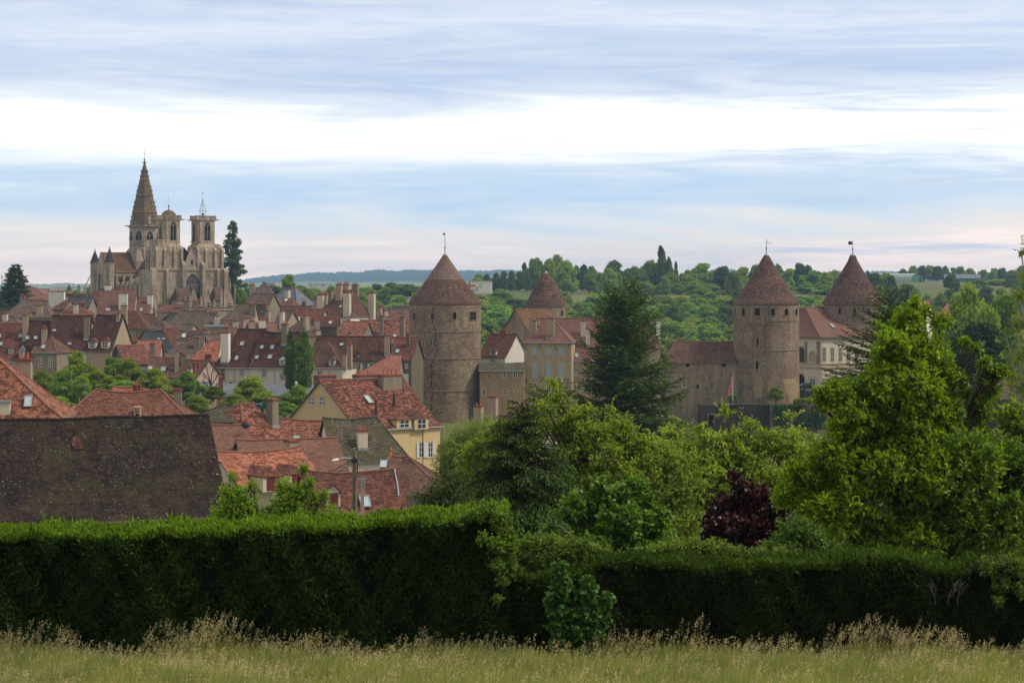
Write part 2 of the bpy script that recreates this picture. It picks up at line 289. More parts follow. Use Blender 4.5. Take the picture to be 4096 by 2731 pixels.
# ---------------- camera, sun, sky, air
cam=bpy.data.objects.new('camera',bpy.data.cameras.new('camera')); COL.objects.link(cam); S.camera=cam
cam.location=(0,0,0); cam.rotation_euler=(R(90),0,0); cam.data.sensor_width=36; cam.data.lens=F/4096*36; cam.data.shift_y=-(1365.5-HY)/4096
cam.data.clip_start=.5; cam.data.clip_end=60000
SUN_EL,SUN_AZ=R(50),R(98)     # azimuth from +Y (ahead of the camera) towards +X
sd=bpy.data.lights.new('sun','SUN'); sd.energy=2.5; sd.angle=R(11); sd.color=(1,.91,.76)
so=bpy.data.objects.new('sun',sd); COL.objects.link(so)
dv=Vector((math.sin(SUN_AZ)*math.cos(SUN_EL),math.cos(SUN_AZ)*math.cos(SUN_EL),math.sin(SUN_EL))); so.rotation_euler=dv.to_track_quat('Z','Y').to_euler(); so.location=(60,40,80)
W=bpy.data.worlds.new('World'); S.world=W; W.use_nodes=True; W.node_tree.nodes.clear()
q=NM.__new__(NM); q.t=W.node_tree; q.out=q.n('ShaderNodeOutputWorld')
sky=q.n('ShaderNodeTexSky',{'sky_type':'NISHITA','sun_disc':False,'sun_elevation':SUN_EL,'sun_rotation':SUN_AZ,'altitude':350,'air_density':1.0,'dust_density':2.0,'ozone_density':1.0})
gd=q.n('ShaderNodeTexCoord').outputs['Generated']; sp=q.n('ShaderNodeSeparateXYZ',Vector=gd); X,Y_,Z_=sp.outputs
def wn(s3,scale,det=4,ro=.55,dist=0.): return q.noise(sclv(q,gd,s3),scale,det,ro,dist)
n1=wn((5,1.2,48),1.0,6,.62,1.0); n2=wn((8,2,150),1.0,6,.66,1.2); n3=wn((2.6,.6,13),1.0,4,.55,.6)
el=q.math('MULTIPLY_ADD',q.math('SUBTRACT',n1,.5),.040,Z_); el=q.math('MULTIPLY_ADD',q.math('SUBTRACT',n3,.5),.045,el); el=q.math('MULTIPLY_ADD',q.math('SUBTRACT',n2,.5),.014,el)
el=q.math('MULTIPLY_ADD',X,-.012,el)
e8=q.math('MULTIPLY',el,4.0)   # 0..0.25 of elevation over the ramp
def sr(*c): return tuple(((x/255)/12.92 if x/255<=.04045 else ((x/255+.055)/1.055)**2.4) for x in c)
band=q.ramp(e8,[(0.0,(1.6,1.22,1.0)),(.05,(1.25,1.02,.90)),(.09,sr(246,237,231)),(.125,sr(220,230,239)),(.16,sr(190,215,240)),(.19,sr(197,219,241)),(.207,sr(220,234,247)),(.248,(1.1,1.1,1.09)),(.29,(1.15,1.15,1.15)),(.32,sr(232,239,246)),(.365,sr(184,201,229)),(.42,sr(194,209,233)),(.455,sr(210,222,238)),(.49,sr(181,198,228)),(.62,sr(194,208,231)),(1.0,sr(205,212,226))])
pale=q.ramp(n2,[(.45,0.0),(.70,1.0)]); band=q.mix(q.math('MULTIPLY',pale,.38),band,sr(240,241,243))
gn=wn((6,1.5,95),1.0,6,.62,1.4); gre=q.ramp(gn,[(.53,0.0),(.66,1.0)]); gx=q.ramp(X,[(.0,.12),(.12,.75)]); band=q.mix(q.math('MULTIPLY',gre,gx),band,sr(196,211,234))
blu=q.ramp(wn((4,1,22),1.0,5,.6,.8),[(.45,0.0),(.62,1.0)]); band=q.mix(q.math('MULTIPLY',q.math('MULTIPLY',blu,.28),q.ramp(Z_,[(.088,0.0),(.10,1.0)])),band,sr(240,243,247))
# overcast above the frame: brighter ahead, where the cloud is thin, heavier behind the viewer
up=q.ramp(Z_,[(.12,0.0),(.30,1.0)])
ah=q.ramp(q.math('MULTIPLY_ADD',Y_,.5,.5),[(.05,.6),(.45,.78),(.95,1.1)])
ov=q.mix(1.0,q.mix(wn((2,2,3),1.5,5,.6),(.76,.76,.78),(1.0,.96,.90)),ah,'MULTIPLY')
cl=q.mix(up,q.mix(1.0,band,q.ramp(q.math('MULTIPLY_ADD',Y_,.5,.5),[(.2,.6),(.8,1.0)]),'MULTIPLY'),ov)
cl=q.mix(1.0,cl,(10,10,10),'MULTIPLY')
fin=q.mix(.93,sky.outputs[0],cl)
bg=q.n('ShaderNodeBackground',Color=fin,Strength=.1); q.t.links.new(bg.outputs[0],q.out.inputs[0])
S.view_settings.view_transform='Standard'; S.view_settings.look='None'; S.view_settings.exposure=.22; S.view_settings.gamma=1
S.cycles.volume_bounces=0; S.cycles.max_bounces=8; S.cycles.diffuse_bounces=4; S.cycles.transparent_max_bounces=6
# air
hz=NM('haze_air'); pv=hz.n('ShaderNodeVolumePrincipled',Color=(.44,.68,1.0),Density=.000105,Anisotropy=.2); hz.t.links.new(pv.outputs[0],hz.out.inputs['Volume'])
b=MB(); b.box(-5200,5200,-90,9100,-60,80); o=b.build('haze',hz.m); tag(o,kind='stuff')
# ---------------- ground: one sheet to the horizon
ys=[-90,-60,-30,0,10,20,26,29,32,36,40,43,46,52,60,75,90,110,130,150,165,190,220,260,300,340,380,410,440,450,458,462,466,480,500,520,540,560,580,620,650,700,750,800,850,900,950,1000,1050,1100,1150,1220,1300,1450,1600,2000,2500,3200,4000,5200,7000,9080]
xs=[i/24*1.0 for i in range(-24,25)]
V=[];Fc=[]
for y in ys:
    w=max(70,y*.5+40)
    for x in xs: V.append((x*w,y,T(x*w,y)+ (0 if y<60 else random.uniform(-.15,.15))))
nx=len(xs)
for j in range(len(ys)-1):
    for i in range(nx-1): Fc.append((j*nx+i,j*nx+i+1,(j+1)*nx+i+1,(j+1)*nx+i))
q=NM('ground_fields'); tc=q.n('ShaderNodeTexCoord').outputs['Object']
f1=q.n('ShaderNodeTexVoronoi',Vector=sclv(q,tc,(1,.35,1)),Scale=.009); fc=q.ramp(q.math('FRACT',q.math('MULTIPLY',q.n('ShaderNodeSeparateXYZ',Vector=f1.outputs['Color']).outputs[0],1.0)),[(0,(.075,.115,.03)),(.35,(.13,.155,.05)),(.6,(.22,.20,.085)),(1,(.10,.15,.04))])
nz=q.noise(tc,.12,6,.65); c=q.mix(q.math('MULTIPLY',nz,.6),fc,(.06,.075,.03)); c=q.mix(q.math('MULTIPLY',q.noise(tc,2.2,4),.4),c,(.10,.085,.045))
gmat=q.bsdf(c,.95,bump=nz,bs=.3,bd=.2,spec=.05)
g=obj('ground',np_mesh('ground',V,Fc,4,[gmat])); tag(g,kind='structure')
# far ridges, wooded on top with pale fields at the foot
def ridge(name,prof,Yb,Yt,zb,seed,frac=.45,depth=180):
    rg=random.Random(seed); px0,px1=prof[0][0],prof[-1][0]; n=int((px1-px0)/7); V=[];Fc=[]; mi=[]
    rows=[(Yb,0),(lerp(Yb,Yt,.5),.18),(lerp(Yb,Yt,.68),.40),(lerp(Yb,Yt,.82),.7),(Yt,.93),(Yt+60,1.0),(Yt+depth,.9),(Yt+depth*2,0)]
    ph=[rg.uniform(0,6) for _ in range(6)]
    for k in range(n+1):
        px=px0+(px1-px0)*k/n; top=(HY-interp(prof,px))/F*Yt; ends=min(1,min(k,n-k)/6)
        for (yy,t) in rows:
            z=zb+(top-zb)*t; j=rg.uniform(-1,1)*2.6*(t>.6)+1.5*math.sin(px*.05+ph[0])*t
            V.append(((px-CX)/F*yy,yy,lerp(zb-3,z+j,ends)))
    m=len(rows)
    for k in range(n):
        for r in range(m-1): Fc.append((k*m+r,(k+1)*m+r,(k+1)*m+r+1,k*m+r+1))
    o=obj(name,np_mesh(name,V,Fc,4,[hillm])); tag(o,kind='structure'); return o
q=NM('hill_woods'); tc=q.n('ShaderNodeTexCoord').outputs['Object']; zz=q.n('ShaderNodeSeparateXYZ',Vector=tc).outputs[2]
n=q.noise(tc,.006,5,.6); nn=q.noise(sclv(q,tc,(1,1,2)),.03,5,.75)
wd=q.mix(nn,(.012,.035,.015),(.05,.09,.032)); fl=q.mix(q.ramp(n,[(.4,0.0),(.6,1.0)]),(.16,.23,.08),(.22,.25,.10))
c=q.mix(q.ramp(q.math('MULTIPLY_ADD',n,14.0,zz),[(0,0.0),(1,1.0)]),fl,wd)
edge=q.math('MULTIPLY_ADD',q.math('SUBTRACT',n,.5),30.0,zz); c=q.mix(q.ramp(q.math('MULTIPLY',edge,.04),[(.30,0.0),(.36,1.0)]),fl,wd)
hillm=q.bsdf(c,.95,bump=nn,bs=1,bd=6,spec=.02)
ridge('hills',[(900,1146),(980,1118),(1060,1104),(1150,1098),(1230,1092),(1300,1089),(1400,1088),(1500,1080),(1600,1081),(1700,1079),(1800,1081),(1900,1082),(2000,1079),(2150,1078),(2300,1085),(2500,1096),(2620,1104)],3600,8300,-9,3)
ridge('hills',[(-500,1142),(-200,1139),(150,1136),(260,1134),(420,1136),(640,1139),(760,1144)],4600,8400,-9,4)
ridge('hills',[(2560,1110),(2700,1104),(2830,1087),(2860,1076),(2930,1074),(2990,1090),(3120,1098),(3300,1086),(3450,1088),(3520,1082),(3620,1086),(3700,1094),(3850,1096),(3950,1092),(4000,1084),(4060,1090),(4250,1086),(4500,1100)],3600,8400,-9,5)
RR=random.Random(5)
def pot(b,x,y,z,h=.55,r=.14): b.lathe([(r,z),(r*.8,z+h*.25),(r*.72,z+h*.85),(r*.95,z+h*.9),(r*.9,z+h)],8,x,y,0); b.lathe([(r*.9,z+h),(0,z+h-.02)],8,x,y,0)
class House:
    """one house: local x along the ridge, local y into depth, front eave corners on the given sight lines"""
    def __init__(s,label,reg,Y,x0,x1,yr,ye,th=0,d=9,hL=0,hR=0,roof='t_brown',wall='p_cream',name='house',cat='house',oh=.28,base=None,sag=.12,group=None,kick=.14,walltex=None,ridge=True):
        s.reg=reg; th=R(th)+math.atan((CX-FX(reg,x0))/F)*.8; s.c,s.s=math.cos(th),math.sin(th); s.th=th; s.d=d; s.hL,s.hR=hL,hR
        A=PR(reg,x0,ye,Y); k1=(FX(reg,x1)-CX)/F; L=(k1*A.y-A.x)/(s.c-k1*s.s); s.L=L; s.A=A
        s.ze=A.z; ym=Y+(L*.5)*s.s+d*.5*s.c; s.zr=(HY-FY(reg,yr))/F*ym; s.sl=(s.zr-s.ze)/(d*.5)
        if base is None:
            base=min(T(*s.w2(u,v)) for u in (0,L) for v in (0,d))-.6
        base=min(base,s.ze-2); s.base=base; s.o=empty(name,(A.x,A.y,base),th); tag(s.o,label,cat,group)
        s.ze-=base; s.zr-=base; s.wallm=wall; s.roofm=roof
        ze,zr=s.ze,s.zr
        # walls
        b=MB(); b.box(0,L,0,d,0,ze-.02,bot=False,top=False)
        g=.16
        if not hL: b.face([(0,d,ze-.02),(0,0,ze-.02),(0,d/2,zr-g)])
        if not hR: b.face([(L,0,ze-.02),(L,d,ze-.02),(L,d/2,zr-g)])
        if kick: pass
        s.wall=b.build('wall',M[wall],s.o)
        # roof: sagging courses with a slight bell-cast towards the eaves
        b=MB(); n=max(3,int(L/1.6)); ts=[0,.22,.5,.8,1]; rs=random.Random(int(abs(x0*7+yr*13+Y)))
        kz=[0,-.028,-.02,-.008,0] if kick else [0]*5
        def rz(t,ti): return ze-s.sl*oh*.6+(zr-ze+s.sl*oh*.6)*t+kz[ti]*(zr-ze)*1.2
        sg=[-sag*math.sin(math.pi*i/n)+rs.uniform(-.035,.035)*(2.2 if roof=='t_big' else 1.3) for i in range(n+1)]
        def row(side,ti):
            t=ts[ti]; y=(-oh+(d/2+oh)*t) if side==0 else (d+oh-(d/2+oh)*t)
            xl=-oh+((hL+oh)*t if hL else 0)-(0 if hL else .02); xr=L+oh-((hR+oh)*t if hR else 0)+(0 if hR else .02)
            return [Vector((lerp(xl,xr,i/n),y,rz(t,ti)+sg[i]*t)) for i in range(n+1)]
        for side in (0,1):
            rows=[row(side,k) for k in range(5)]
            for k in range(4):
                for i in range(n):
                    p=[rows[k][i],rows[k][i+1],rows[k+1][i+1],rows[k+1][i]]
                    b.face(p if side==0 else p[::-1])
            th_=Vector((0,0,-.17))
            for i in range(n):
                p=[rows[0][i],rows[0][i+1]]; q=[p[0]+th_,p[1]+th_,p[1],p[0]]; b.face(q if side==0 else q[::-1],1)
            for e,hh in ((0,hL),(n,hR)):
                if not hh:
                    for k in range(4):
                        p=[rows[k][e]+th_,rows[k+1][e]+th_,rows[k+1][e],rows[k][e]]; b.face(p,1)
        F0=[row(0,k) for k in range(5)]; B0=[row(1,k) for k in range(5)]
        for e,hh in ((0,hL),(n,hR)):
            if hh:
                for k in range(4):
                    p=[F0[k][e],B0[k][e],B0[k+1][e],F0[k+1][e]]
                    if k==3 : p=p[:3]
                    b.face(p if e==n else p[::-1])
                b.face([F0[0][e]+Vector((0,0,-.17)),B0[0][e]+Vector((0,0,-.17)),B0[0][e],F0[0][e]],1)
        b.face([(-.02,-.02,ze-.05),(L+.02,-.02,ze-.05),(L+.02,d+.02,ze-.05),(-.02,d+.02,ze-.05)],1)
        if ridge:
            top=[p+Vector((0,0,.03)) for p in F0[4]]
            m=max(2,int((top[-1]-top[0]).length/.42))
            for j in range(m):
                a=j/m; c_=(j+1)/m
                def at(t_):
                    f_=t_*n; i_=min(n-1,int(f_)); return top[i_].lerp(top[i_+1],f_-i_)
                b.tube([at(a),at(c_)],[.14,.115],6,2)
            for e,hh in ((0,hL),(n,hR)):
                if hh:
                    for rows in (F0,B0): b.tube([r[e]+Vector((0,0,.02)) for r in rows],.09,5,2)
        s.roof=b.build('roof',[M[roof],M['wood'],M['ridge'] if roof not in('t_moss','t_big','t_dark','t_slate','t_grey','slate_blue') else M[roof]],s.o)
    def w2(s,u,v): return (s.A.x+u*s.c-v*s.s, s.A.y+u*s.s+v*s.c)
    def ray(s,x,y):
        """the sight line through a pixel, in the house's own frame"""
        d=Vector(((FX(s.reg,x)-CX)/F,1,(HY-FY(s.reg,y))/F)); o=Vector((-s.A.x,-s.A.y,-s.base))
        f=lambda p: Vector((p.x*s.c+p.y*s.s,-p.x*s.s+p.y*s.c,p.z)); return f(o),f(d)
    def hit(s,x,y,face='F'):
        o,d=s.ray(x,y)
        if face=='F': t=-o.y/d.y
        elif face=='L': t=-o.x/d.x
        elif face=='R': t=(s.L-o.x)/d.x
        elif face=='S': t=-(o.z-s.ze-s.sl*o.y)/(d.z-s.sl*d.y)
        elif isinstance(face,float): t=(face*s.d-o.y)/d.y     # plane at a fraction of the depth
        return o+d*t
    def mpp(s): return s.A.y/F/REG[s.reg][2]
    def window(s,x,y0,y1,w,face='F',kind='w',sh=None):
        a=s.hit(x,y0,face); c=s.hit(x,y1,face); W=w*s.mpp()/ (s.c if face=='F' else max(.25,abs(s.s))); H=abs(a.z-c.z); b=MB(); z0=0
        f=.07 if W>.6 else .05; pr=-.05
        if kind in('w','d','b'):
            gl=0; b.box(-W/2,W/2,-.012,.0,0,H,1)          # glass
            fw=max(.055,W*.09); sf=max(.10,W*.13)
            for q in ((-W/2,-W/2+fw,0,H),(W/2-fw,W/2,0,H),(-W/2,W/2,0,fw),(-W/2,W/2,H-fw,H),(-fw*.45,fw*.45,fw,H-fw)): b.box(q[0],q[1],-.035,-.012,q[2],q[3],0)
            for k in range(1,3 if H>1.4*W else 2): b.box(-W/2+fw,W/2-fw,-.03,-.012,H*k/(3 if H>1.4*W else 2)-.025,H*k/(3 if H>1.4*W else 2)+.025,0)
            if kind!='b':
                for q in ((-W/2-sf,-W/2,-.0,H+sf),(W/2,W/2+sf,-.0,H+sf),(-W/2,W/2,H,H+sf),(-W/2-sf*1.3,W/2+sf*1.3,-sf*.8,0)): b.box(q[0],q[1],-.06,0,q[2],q[3],2)
            mats=[M['white'],M['glass'],M['pale_stone']]
        elif kind=='o':
            b.box(-W/2,W/2,-.012,0,0,H,0)
            for q in ((-W/2-.09,-W/2,0,H),(W/2,W/2+.09,0,H),(-W/2-.12,W/2+.12,H,H+.14),(-W/2-.12,W/2+.12,-.1,0)): b.box(q[0],q[1],-.05,0,q[2],q[3],1)
            mats=[M['void'],M[s.wallm]]
        elif kind=='s':     # closed shutters in the opening
            for q in ((-W/2,-.02),(.02,W/2)): b.box(q[0],q[1],-.05,0,0,H,0)
            for k in range(int(H/.16)): b.box(-W/2+.04,W/2-.04,-.06,-.05,k*.16+.03,k*.16+.10,0)
            for q in ((-W/2-.1,-W/2,0,H+.1),(W/2,W/2+.1,0,H+.1),(-W/2,W/2,H,H+.12),(-W/2-.1,W/2+.1,-.1,0)): b.box(q[0],q[1],-.04,0,q[2],q[3],1)
            mats=[M[sh or 'shutter_b'],M['pale_stone']]; sh=None
        o=b.build('window',mats,s.o,(c.x,c.y,c.z))
        if face=='L': o.rotation_euler[2]=-math.pi/2
        if face=='R': o.rotation_euler[2]=math.pi/2
        if sh:
            for q in (-1,1):
                b=MB(); sw=W*.5; x_=q*(W/2+sw/2+.04); b.box(x_-sw/2,x_+sw/2,-.11,-.065,0,H,0)
                for k in range(int(H/.14)): b.box(x_-sw/2+.03,x_+sw/2-.03,-.125,-.11,k*.14+.03,k*.14+.09,0)
                b.build('shutter',M[sh],o)
        return o
    def skylight(s,x,y,w=26,h=34):
        p=s.hit(x,y,'S'); k=s.mpp(); W=max(.55,w*k); H=h*k/math.sin(math.atan(s.sl)) if s.sl>.1 else 1
        b=MB(); fw=.07
        b.box(-W/2,W/2,-H/2,H/2,.0,.06,1)
        for q in ((-W/2-fw,-W/2,-H/2-fw,H/2+fw),(W/2,W/2+fw,-H/2-fw,H/2+fw),(-W/2,W/2,-H/2-fw,-H/2),(-W/2,W/2,H/2,H/2+fw)): b.box(q[0],q[1],q[2],q[3],-.02,.11,0)
        o=b.build('skylight',[M['zinc'],M['skyglass']],s.o,(p.x,p.y,p.z+.06)); o.rotation_euler[0]=math.atan(s.sl); return o
    def chimney(s,x,yt,w,v=.5,pots=2,m='p_tan',dp=None,cap='brick',yb=None):
        """x, yt: centre and top in the zoom; v: place across the slope (0 front eave, .5 ridge, 1 rear)"""
        p=s.hit(x,yt,v*1.0 if v else 1e-6); W=w*s.mpp()/s.c; Dp=dp or min(max(.6,W),.9); W=max(W,.45)
        z0=s.ze+s.sl*min([v*s.d,(1-v)*s.d]+([p.x*s.d/2/s.hL] if s.hL else [])+([(s.L-p.x)*s.d/2/s.hR] if s.hR else []))-.6
        if v<0 or p.x<-W*.4 or p.x>s.L+W*.4: z0=0      # a stack standing clear of the walls rises from the ground
        if yb: z0=min(z0,s.hit(x,yb,v*1.0).z)
        H=p.z-z0
        if H<.6: H=.6
        b=MB(); b.box(-W/2,W/2,-Dp/2,Dp/2,0,H-.22,0,bot=False)
        b.box(-W/2-.08,W/2+.08,-Dp/2-.08,Dp/2+.08,H-.22,H-.10,1); b.box(-W/2-.03,W/2+.03,-Dp/2-.03,Dp/2+.03,H-.10,H,1)
        b.box(-W/2-.05,W/2+.05,-Dp/2-.05,Dp/2+.05,0,z0*0+.35,2)
        o=b.build('chimney',[M[m],M[cap],M['zinc']],s.o,(p.x,p.y,z0))
        for i in range(pots):
            bb=MB(); pot(bb,0,0,0,RR.uniform(.4,.7),RR.uniform(.12,.16)); bb.build('chimney_pot',M['pot'],o,(((i+.5)/pots-.5)*W*.9,0,H-.01))
        return o
    def dormer(s,x,yt,yb,w,roof=None,kind='w',sh=None,wall=None,gab=False):
        c=s.hit(x,yb,'S'); k=s.mpp()/s.c; W=w*k; H=(yb-yt)*s.mpp()*.66; b=MB(); run=H/max(.3,s.sl); rh=(yb-yt)*s.mpp()*.34
        for q in (-1,1):   # cheeks
            a=[(q*W/2,0,-.1),(q*W/2,0,H),(q*W/2,run,H)]; b.face(a if q<0 else a[::-1],0)
        b.face([(-W/2,0,0),(W/2,0,0),(W/2,0,H),(0,0,H+rh*.86 if gab else H),(-W/2,0,H)],0)
        o=b.build('dormer',[M[wall or s.wallm]],s.o,(c.x,c.y-.02,c.z)); b=MB(); r2=(H+rh)/max(.3,s.sl); ov=.14
        ph=0 if gab else min(W*.35,.8); A1=(0,ph-ov,H+rh); A2=(0,r2+.1,H+rh)
        for q in (-1,1):
            a=[(q*(W/2+ov),-ov,H-.05),(q*(W/2+ov),run,H-.05),A2,A1]; b.face(a if q>0 else a[::-1],0)
            a=[(q*(W/2+ov),-ov,H-.13),(q*(W/2+ov),run,H-.13),(q*(W/2+ov),run,H-.05),(q*(W/2+ov),-ov,H-.05)]; b.face(a if q>0 else a[::-1],0)
        if not gab: b.face([(-W/2-ov,-ov,H-.05),(W/2+ov,-ov,H-.05),A1],0)
        b.face([(-W/2-ov,-ov,H-.13),(W/2+ov,-ov,H-.13),(W/2+ov,-ov,H-.05),(-W/2-ov,-ov,H-.05)],0)
        b.build('dormer_roof',M[roof or s.roofm],o)
        b=MB(); ww=W*.62; hh=H*.8
        b.box(-ww/2,ww/2,-.03,-.005,H*.08,H*.08+hh,1)
        if sh: b.box(-ww/2,ww/2,-.05,-.03,H*.08,H*.08+hh,0)
        else:
            for qx in (-ww/2,-.03,ww/2-.06): b.box(qx,qx+.06,-.055,-.03,H*.08,H*.08+hh,0)
            for qz in (0,.5,1): b.box(-ww/2,ww/2,-.055,-.03,H*.08+(hh-.06)*qz,H*.08+(hh-.06)*qz+.06,0)
        b.build('window',[M[sh or 'white'],M['glass']],o); return o
    def gutter(s):
        b=MB(); b.tube([(-.3,-.36,s.ze-.16-s.sl*.1),(s.L+.3,-.36,s.ze-.16-s.sl*.1)],.07,6); b.build('gutter',M['zinc'],s.o)
    def pipe(s,u):
        b=MB(); b.tube([(u*s.L,-.09,.3),(u*s.L,-.09,s.ze-.3)],.05,6); b.build('downpipe',M['zinc'],s.o)
def HB(label,reg,Y,x0,x1,yr,ye,*a,ch=(),win=(),sky=(),dor=(),gut=False,pipes=(),**k):
    h=House(label,reg,Y,x0,x1,yr,ye,*a,**k)
    for c in ch: h.chimney(*c[:3],**(c[3] if len(c)>3 else {}))
    for w in win: h.window(*w[:4],**(w[4] if len(w)>4 else {}))
    for w in sky: h.skylight(*w)
    for w in dor: h.dormer(*w[:4],**(w[4] if len(w)>4 else {}))
    if gut: h.gutter()
    for u in pipes: h.pipe(u)
    return h
D=dict
# ======== far rows first, nearest last (x, y values read in the zoomed crop named by the letter)
HB('pyramid roofed brown house beside the slate roof below the hill','i',640,-20,340,95,330,-8,9,3.6,3.6,roof='t_grey',wall='p_grey',ch=[(30,130,75,D(v=.3,pots=3,m='p_tan')),(8,272,38,D(v=.1,m='brick',pots=0))])
h=HB('blue slate roofed building with a pale zinc flank beside a broad tree','i',660,262,640,170,400,-45,7.5,2.5,4.5,roof='slate_blue',wall='p_grey',ch=[(513,195,55,D(v=.1,pots=0,m='p_cream',yb=320)),(650,196,50,D(v=.9,pots=1,m='p_grey'))])
HB('red brown roofed house with one skylight under the slate roof','i',622,420,600,318,430,-15,8,0,2,roof='t_red',wall='p_grey',sky=[(493,343,34,32)],ch=[(735,362,50,D(v=.5,pots=2,m='p_dark'))])
HB('long low dark roof stretching below the slate building','i',600,400,840,425,470,-5,7,roof='t_dark',wall='p_grey')
HB('small far house with a pinkish hip roof left of the conifer','g',640,-60,760,120,250,-20,14,4,6,roof='t_pink',wall='p_grey')
HB('low pinkish brown roof behind the wide grey hip roof','g',600,430,870,245,345,-12,9,3,0,roof='t_pink',wall='p_grey',ch=[(392,270,90,D(v=.5,pots=2,m='p_grey'))])
HB('dark red roofed tall house rising left of the church foot','g',640,1560,1790,190,400,-18,8,roof='t_red',wall='p_grey')
HB('black roofed house with a stone chimney at its left end','g',590,1160,1540,285,462,-14,8,roof='t_slate',wall='p_grey',ch=[(1143,285,58,D(v=.3,pots=0,m='p_tan',yb=460)),(1230,235,130,D(v=.9,pots=3,m='p_dark')),(1440,240,160,D(v=.95,pots=2,m='p_grey'))])
HB('brown roofed house under the broad white rendered chimney wall','g',575,900,1120,350,500,-20,8,2,0,roof='t_brown',wall='p_grey',ch=[(993,190,282,D(v=.75,pots=4,m='p_white',yb=490,cap='brick'))])
HB('tall smooth pink roofed house with two white chimneys below the church','a',600,918,1250,250,490,-8,10,roof='t_pink',wall='p_tan',sky=[(1015,443,38,24)],ch=[(1015,205,60,D(v=.5,pots=1,m='p_white')),(1160,285,82,D(v=.12,pots=1,m='p_white',yb=360))],win=[(1312,503,535,18)],gut=True)
HB('lower pink roofed wing with a bright white chimney at its right end','a',603,1225,1392,328,490,-8,10,roof='t_pink',wall='p_tan',sky=[(1271,460,18,24),(1327,445,18,24)],ch=[(1412,298,50,D(v=.35,pots=1,m='p_white',yb=440))],win=[(1330,505,540,16)],gut=True)
HB('narrow dark brown roof tucked beneath the church porch','h',625,560,1010,165,290,-6,8,roof='t_red',wall='p_grey',ch=[(620,185,90,D(v=.2,pots=0,m='p_tan')),(925,205,90,D(v=.2,pots=2,m='p_grey'))])
HB('dark hip roofed house directly below the church balustrade','h',612,1060,1580,200,300,-4,8,3,4,roof='t_brown',wall='p_grey',ch=[(1075,100,85,D(v=.8,pots=3,m='p_grey')),(1225,100,100,D(v=.85,pots=4,m='p_grey'))])
HB('tan hip roofed house with a gable full of chimneys right of the porch','h',560,1680,2200,150,420,-10,10,4.5,0,roof='t_grey',wall='p_tan',ch=[(2220,170,110,D(v=.2,pots=2,m='p_grey',yb=400))],gut=True)
HB('greyish gabled house crowded with chimney stacks','i',575,-90,200,255,500,-30,9,roof='t_grey',wall='p_grey',ch=[(38,385,72,D(v=.15,pots=2,m='p_grey',yb=560)),(175,395,125,D(v=.1,pots=2,m='p_dark',yb=600)),(125,350,50,D(v=.3,pots=1,m='p_grey')),(240,485,58,D(v=0.02,pots=1,m='p_tan',yb=600))])
HB('wide grey brown hip roof carrying a row of chimneys at left','g',560,60,870,335,640,-8,11,4,2.5,roof='t_grey',wall='p_grey',ch=[(685,365,290,D(v=.45,pots=5,m='p_grey',dp=.8)),(690,435,105,D(v=.1,pots=2,m='p_tan',yb=640)),(520,560,50,D(v=.05,pots=0,m='p_tan',yb=640))])
HB('dark roofed cottage with a pale triangular gable','h',540,415,600,325,465,33,6,roof='t_dark',wall='p_white')
HB('very broad grey brown roof in the middle of the old town','h',560,700,1560,268,575,-6,13,3,3,roof='t_grey',wall='p_tan',sag=.25,ch=[(625,290,75,D(v=.3,pots=1,m='p_tan',yb=400)),(1608,350,88,D(v=.15,pots=0,m='p_cream',yb=420))])
HB('pyramid of dark brown tiles left of the broad grey roof','h',535,430,700,300,592,-12,9,4,3,roof='t_grey',wall='p_grey')
HB('central tall house with a steep lichen brown roof and red hipped end','i',530,872,1370,205,555,-30,9.5,5,2.2,roof='t_brown',wall='p_white',sky=[(1236,432,26,26)],ch=[(1215,128,76,D(v=.35,pots=4,m='p_tan',yb=310)),(1310,122,80,D(v=.9,pots=4,m='p_tan')),(1437,125,80,D(v=.8,pots=3,m='p_grey')),(1325,235,86,D(v=.02,pots=3,m='p_cream',yb=520)),(1660,240,84,D(v=.95,pots=2,m='p_cream',yb=470)),(965,265,78,D(v=.2,pots=3,m='p_cream',yb=450)),(1027,258,50,D(v=.6,pots=2,m='p_tan')),(1100,212,50,D(v=.95,pots=0,m='p_grey'))])
HB('little house with a speckled tan roof left of the tall central house','i',560,800,960,375,470,-25,7,2,0,roof='t_grey',wall='p_tan',ch=[(897,330,60,D(v=.5,pots=2,m='p_tan'))])
HB('pale walled house with a pink roof and small window near the tower','i',600,1900,2180,482,575,-6,9,roof='t_pink',wall='p_white',ch=[(2090,430,50,D(v=.3,pots=1,m='p_grey',yb=540))],win=[(1990,585,610,26)])
HB('dark far roof peeping left of the round tower','i',640,1930,2180,425,480,-4,8,roof='t_slate',wall='p_grey')
HB('reddish hip roof with a small roof vent behind the brown hip','i',590,1710,1905,415,600,-14,9,0,3,roof='t_red',wall='p_white',ch=[(1850,480,34,D(v=.1,pots=0,m='p_cream'))],sky=[(1862,550,16,26)])
HB('brown hip roofed house between the cream chimney and the tower','i',550,1475,1790,470,605,-18,9,2.5,5,roof='t_brown',wall='p_tan',ch=[(1770,432,55,D(v=.1,pots=2,m='p_tan',yb=520)),(1445,580,52,D(v=-.1,pots=1,m='p_tan'))])
HB('mottled red roof with a round topped dormer in the left centre','i',520,480,930,460,662,-20,9,1.5,0,roof='t_red',wall='p_tan',dor=[(570,570,655,72)],ch=[(645,548,56,D(v=.05,pots=3,m='p_cream',yb=640))])
HB('bright red roofed wing at the foot of the tall central house','i',500,850,1180,560,690,-5,7,roof='t_red',wall='p_dark',sky=[(1095,652,24,30)],ch=[(1205,680,40,D(v=0.02,pots=0,m='p_tan'))])
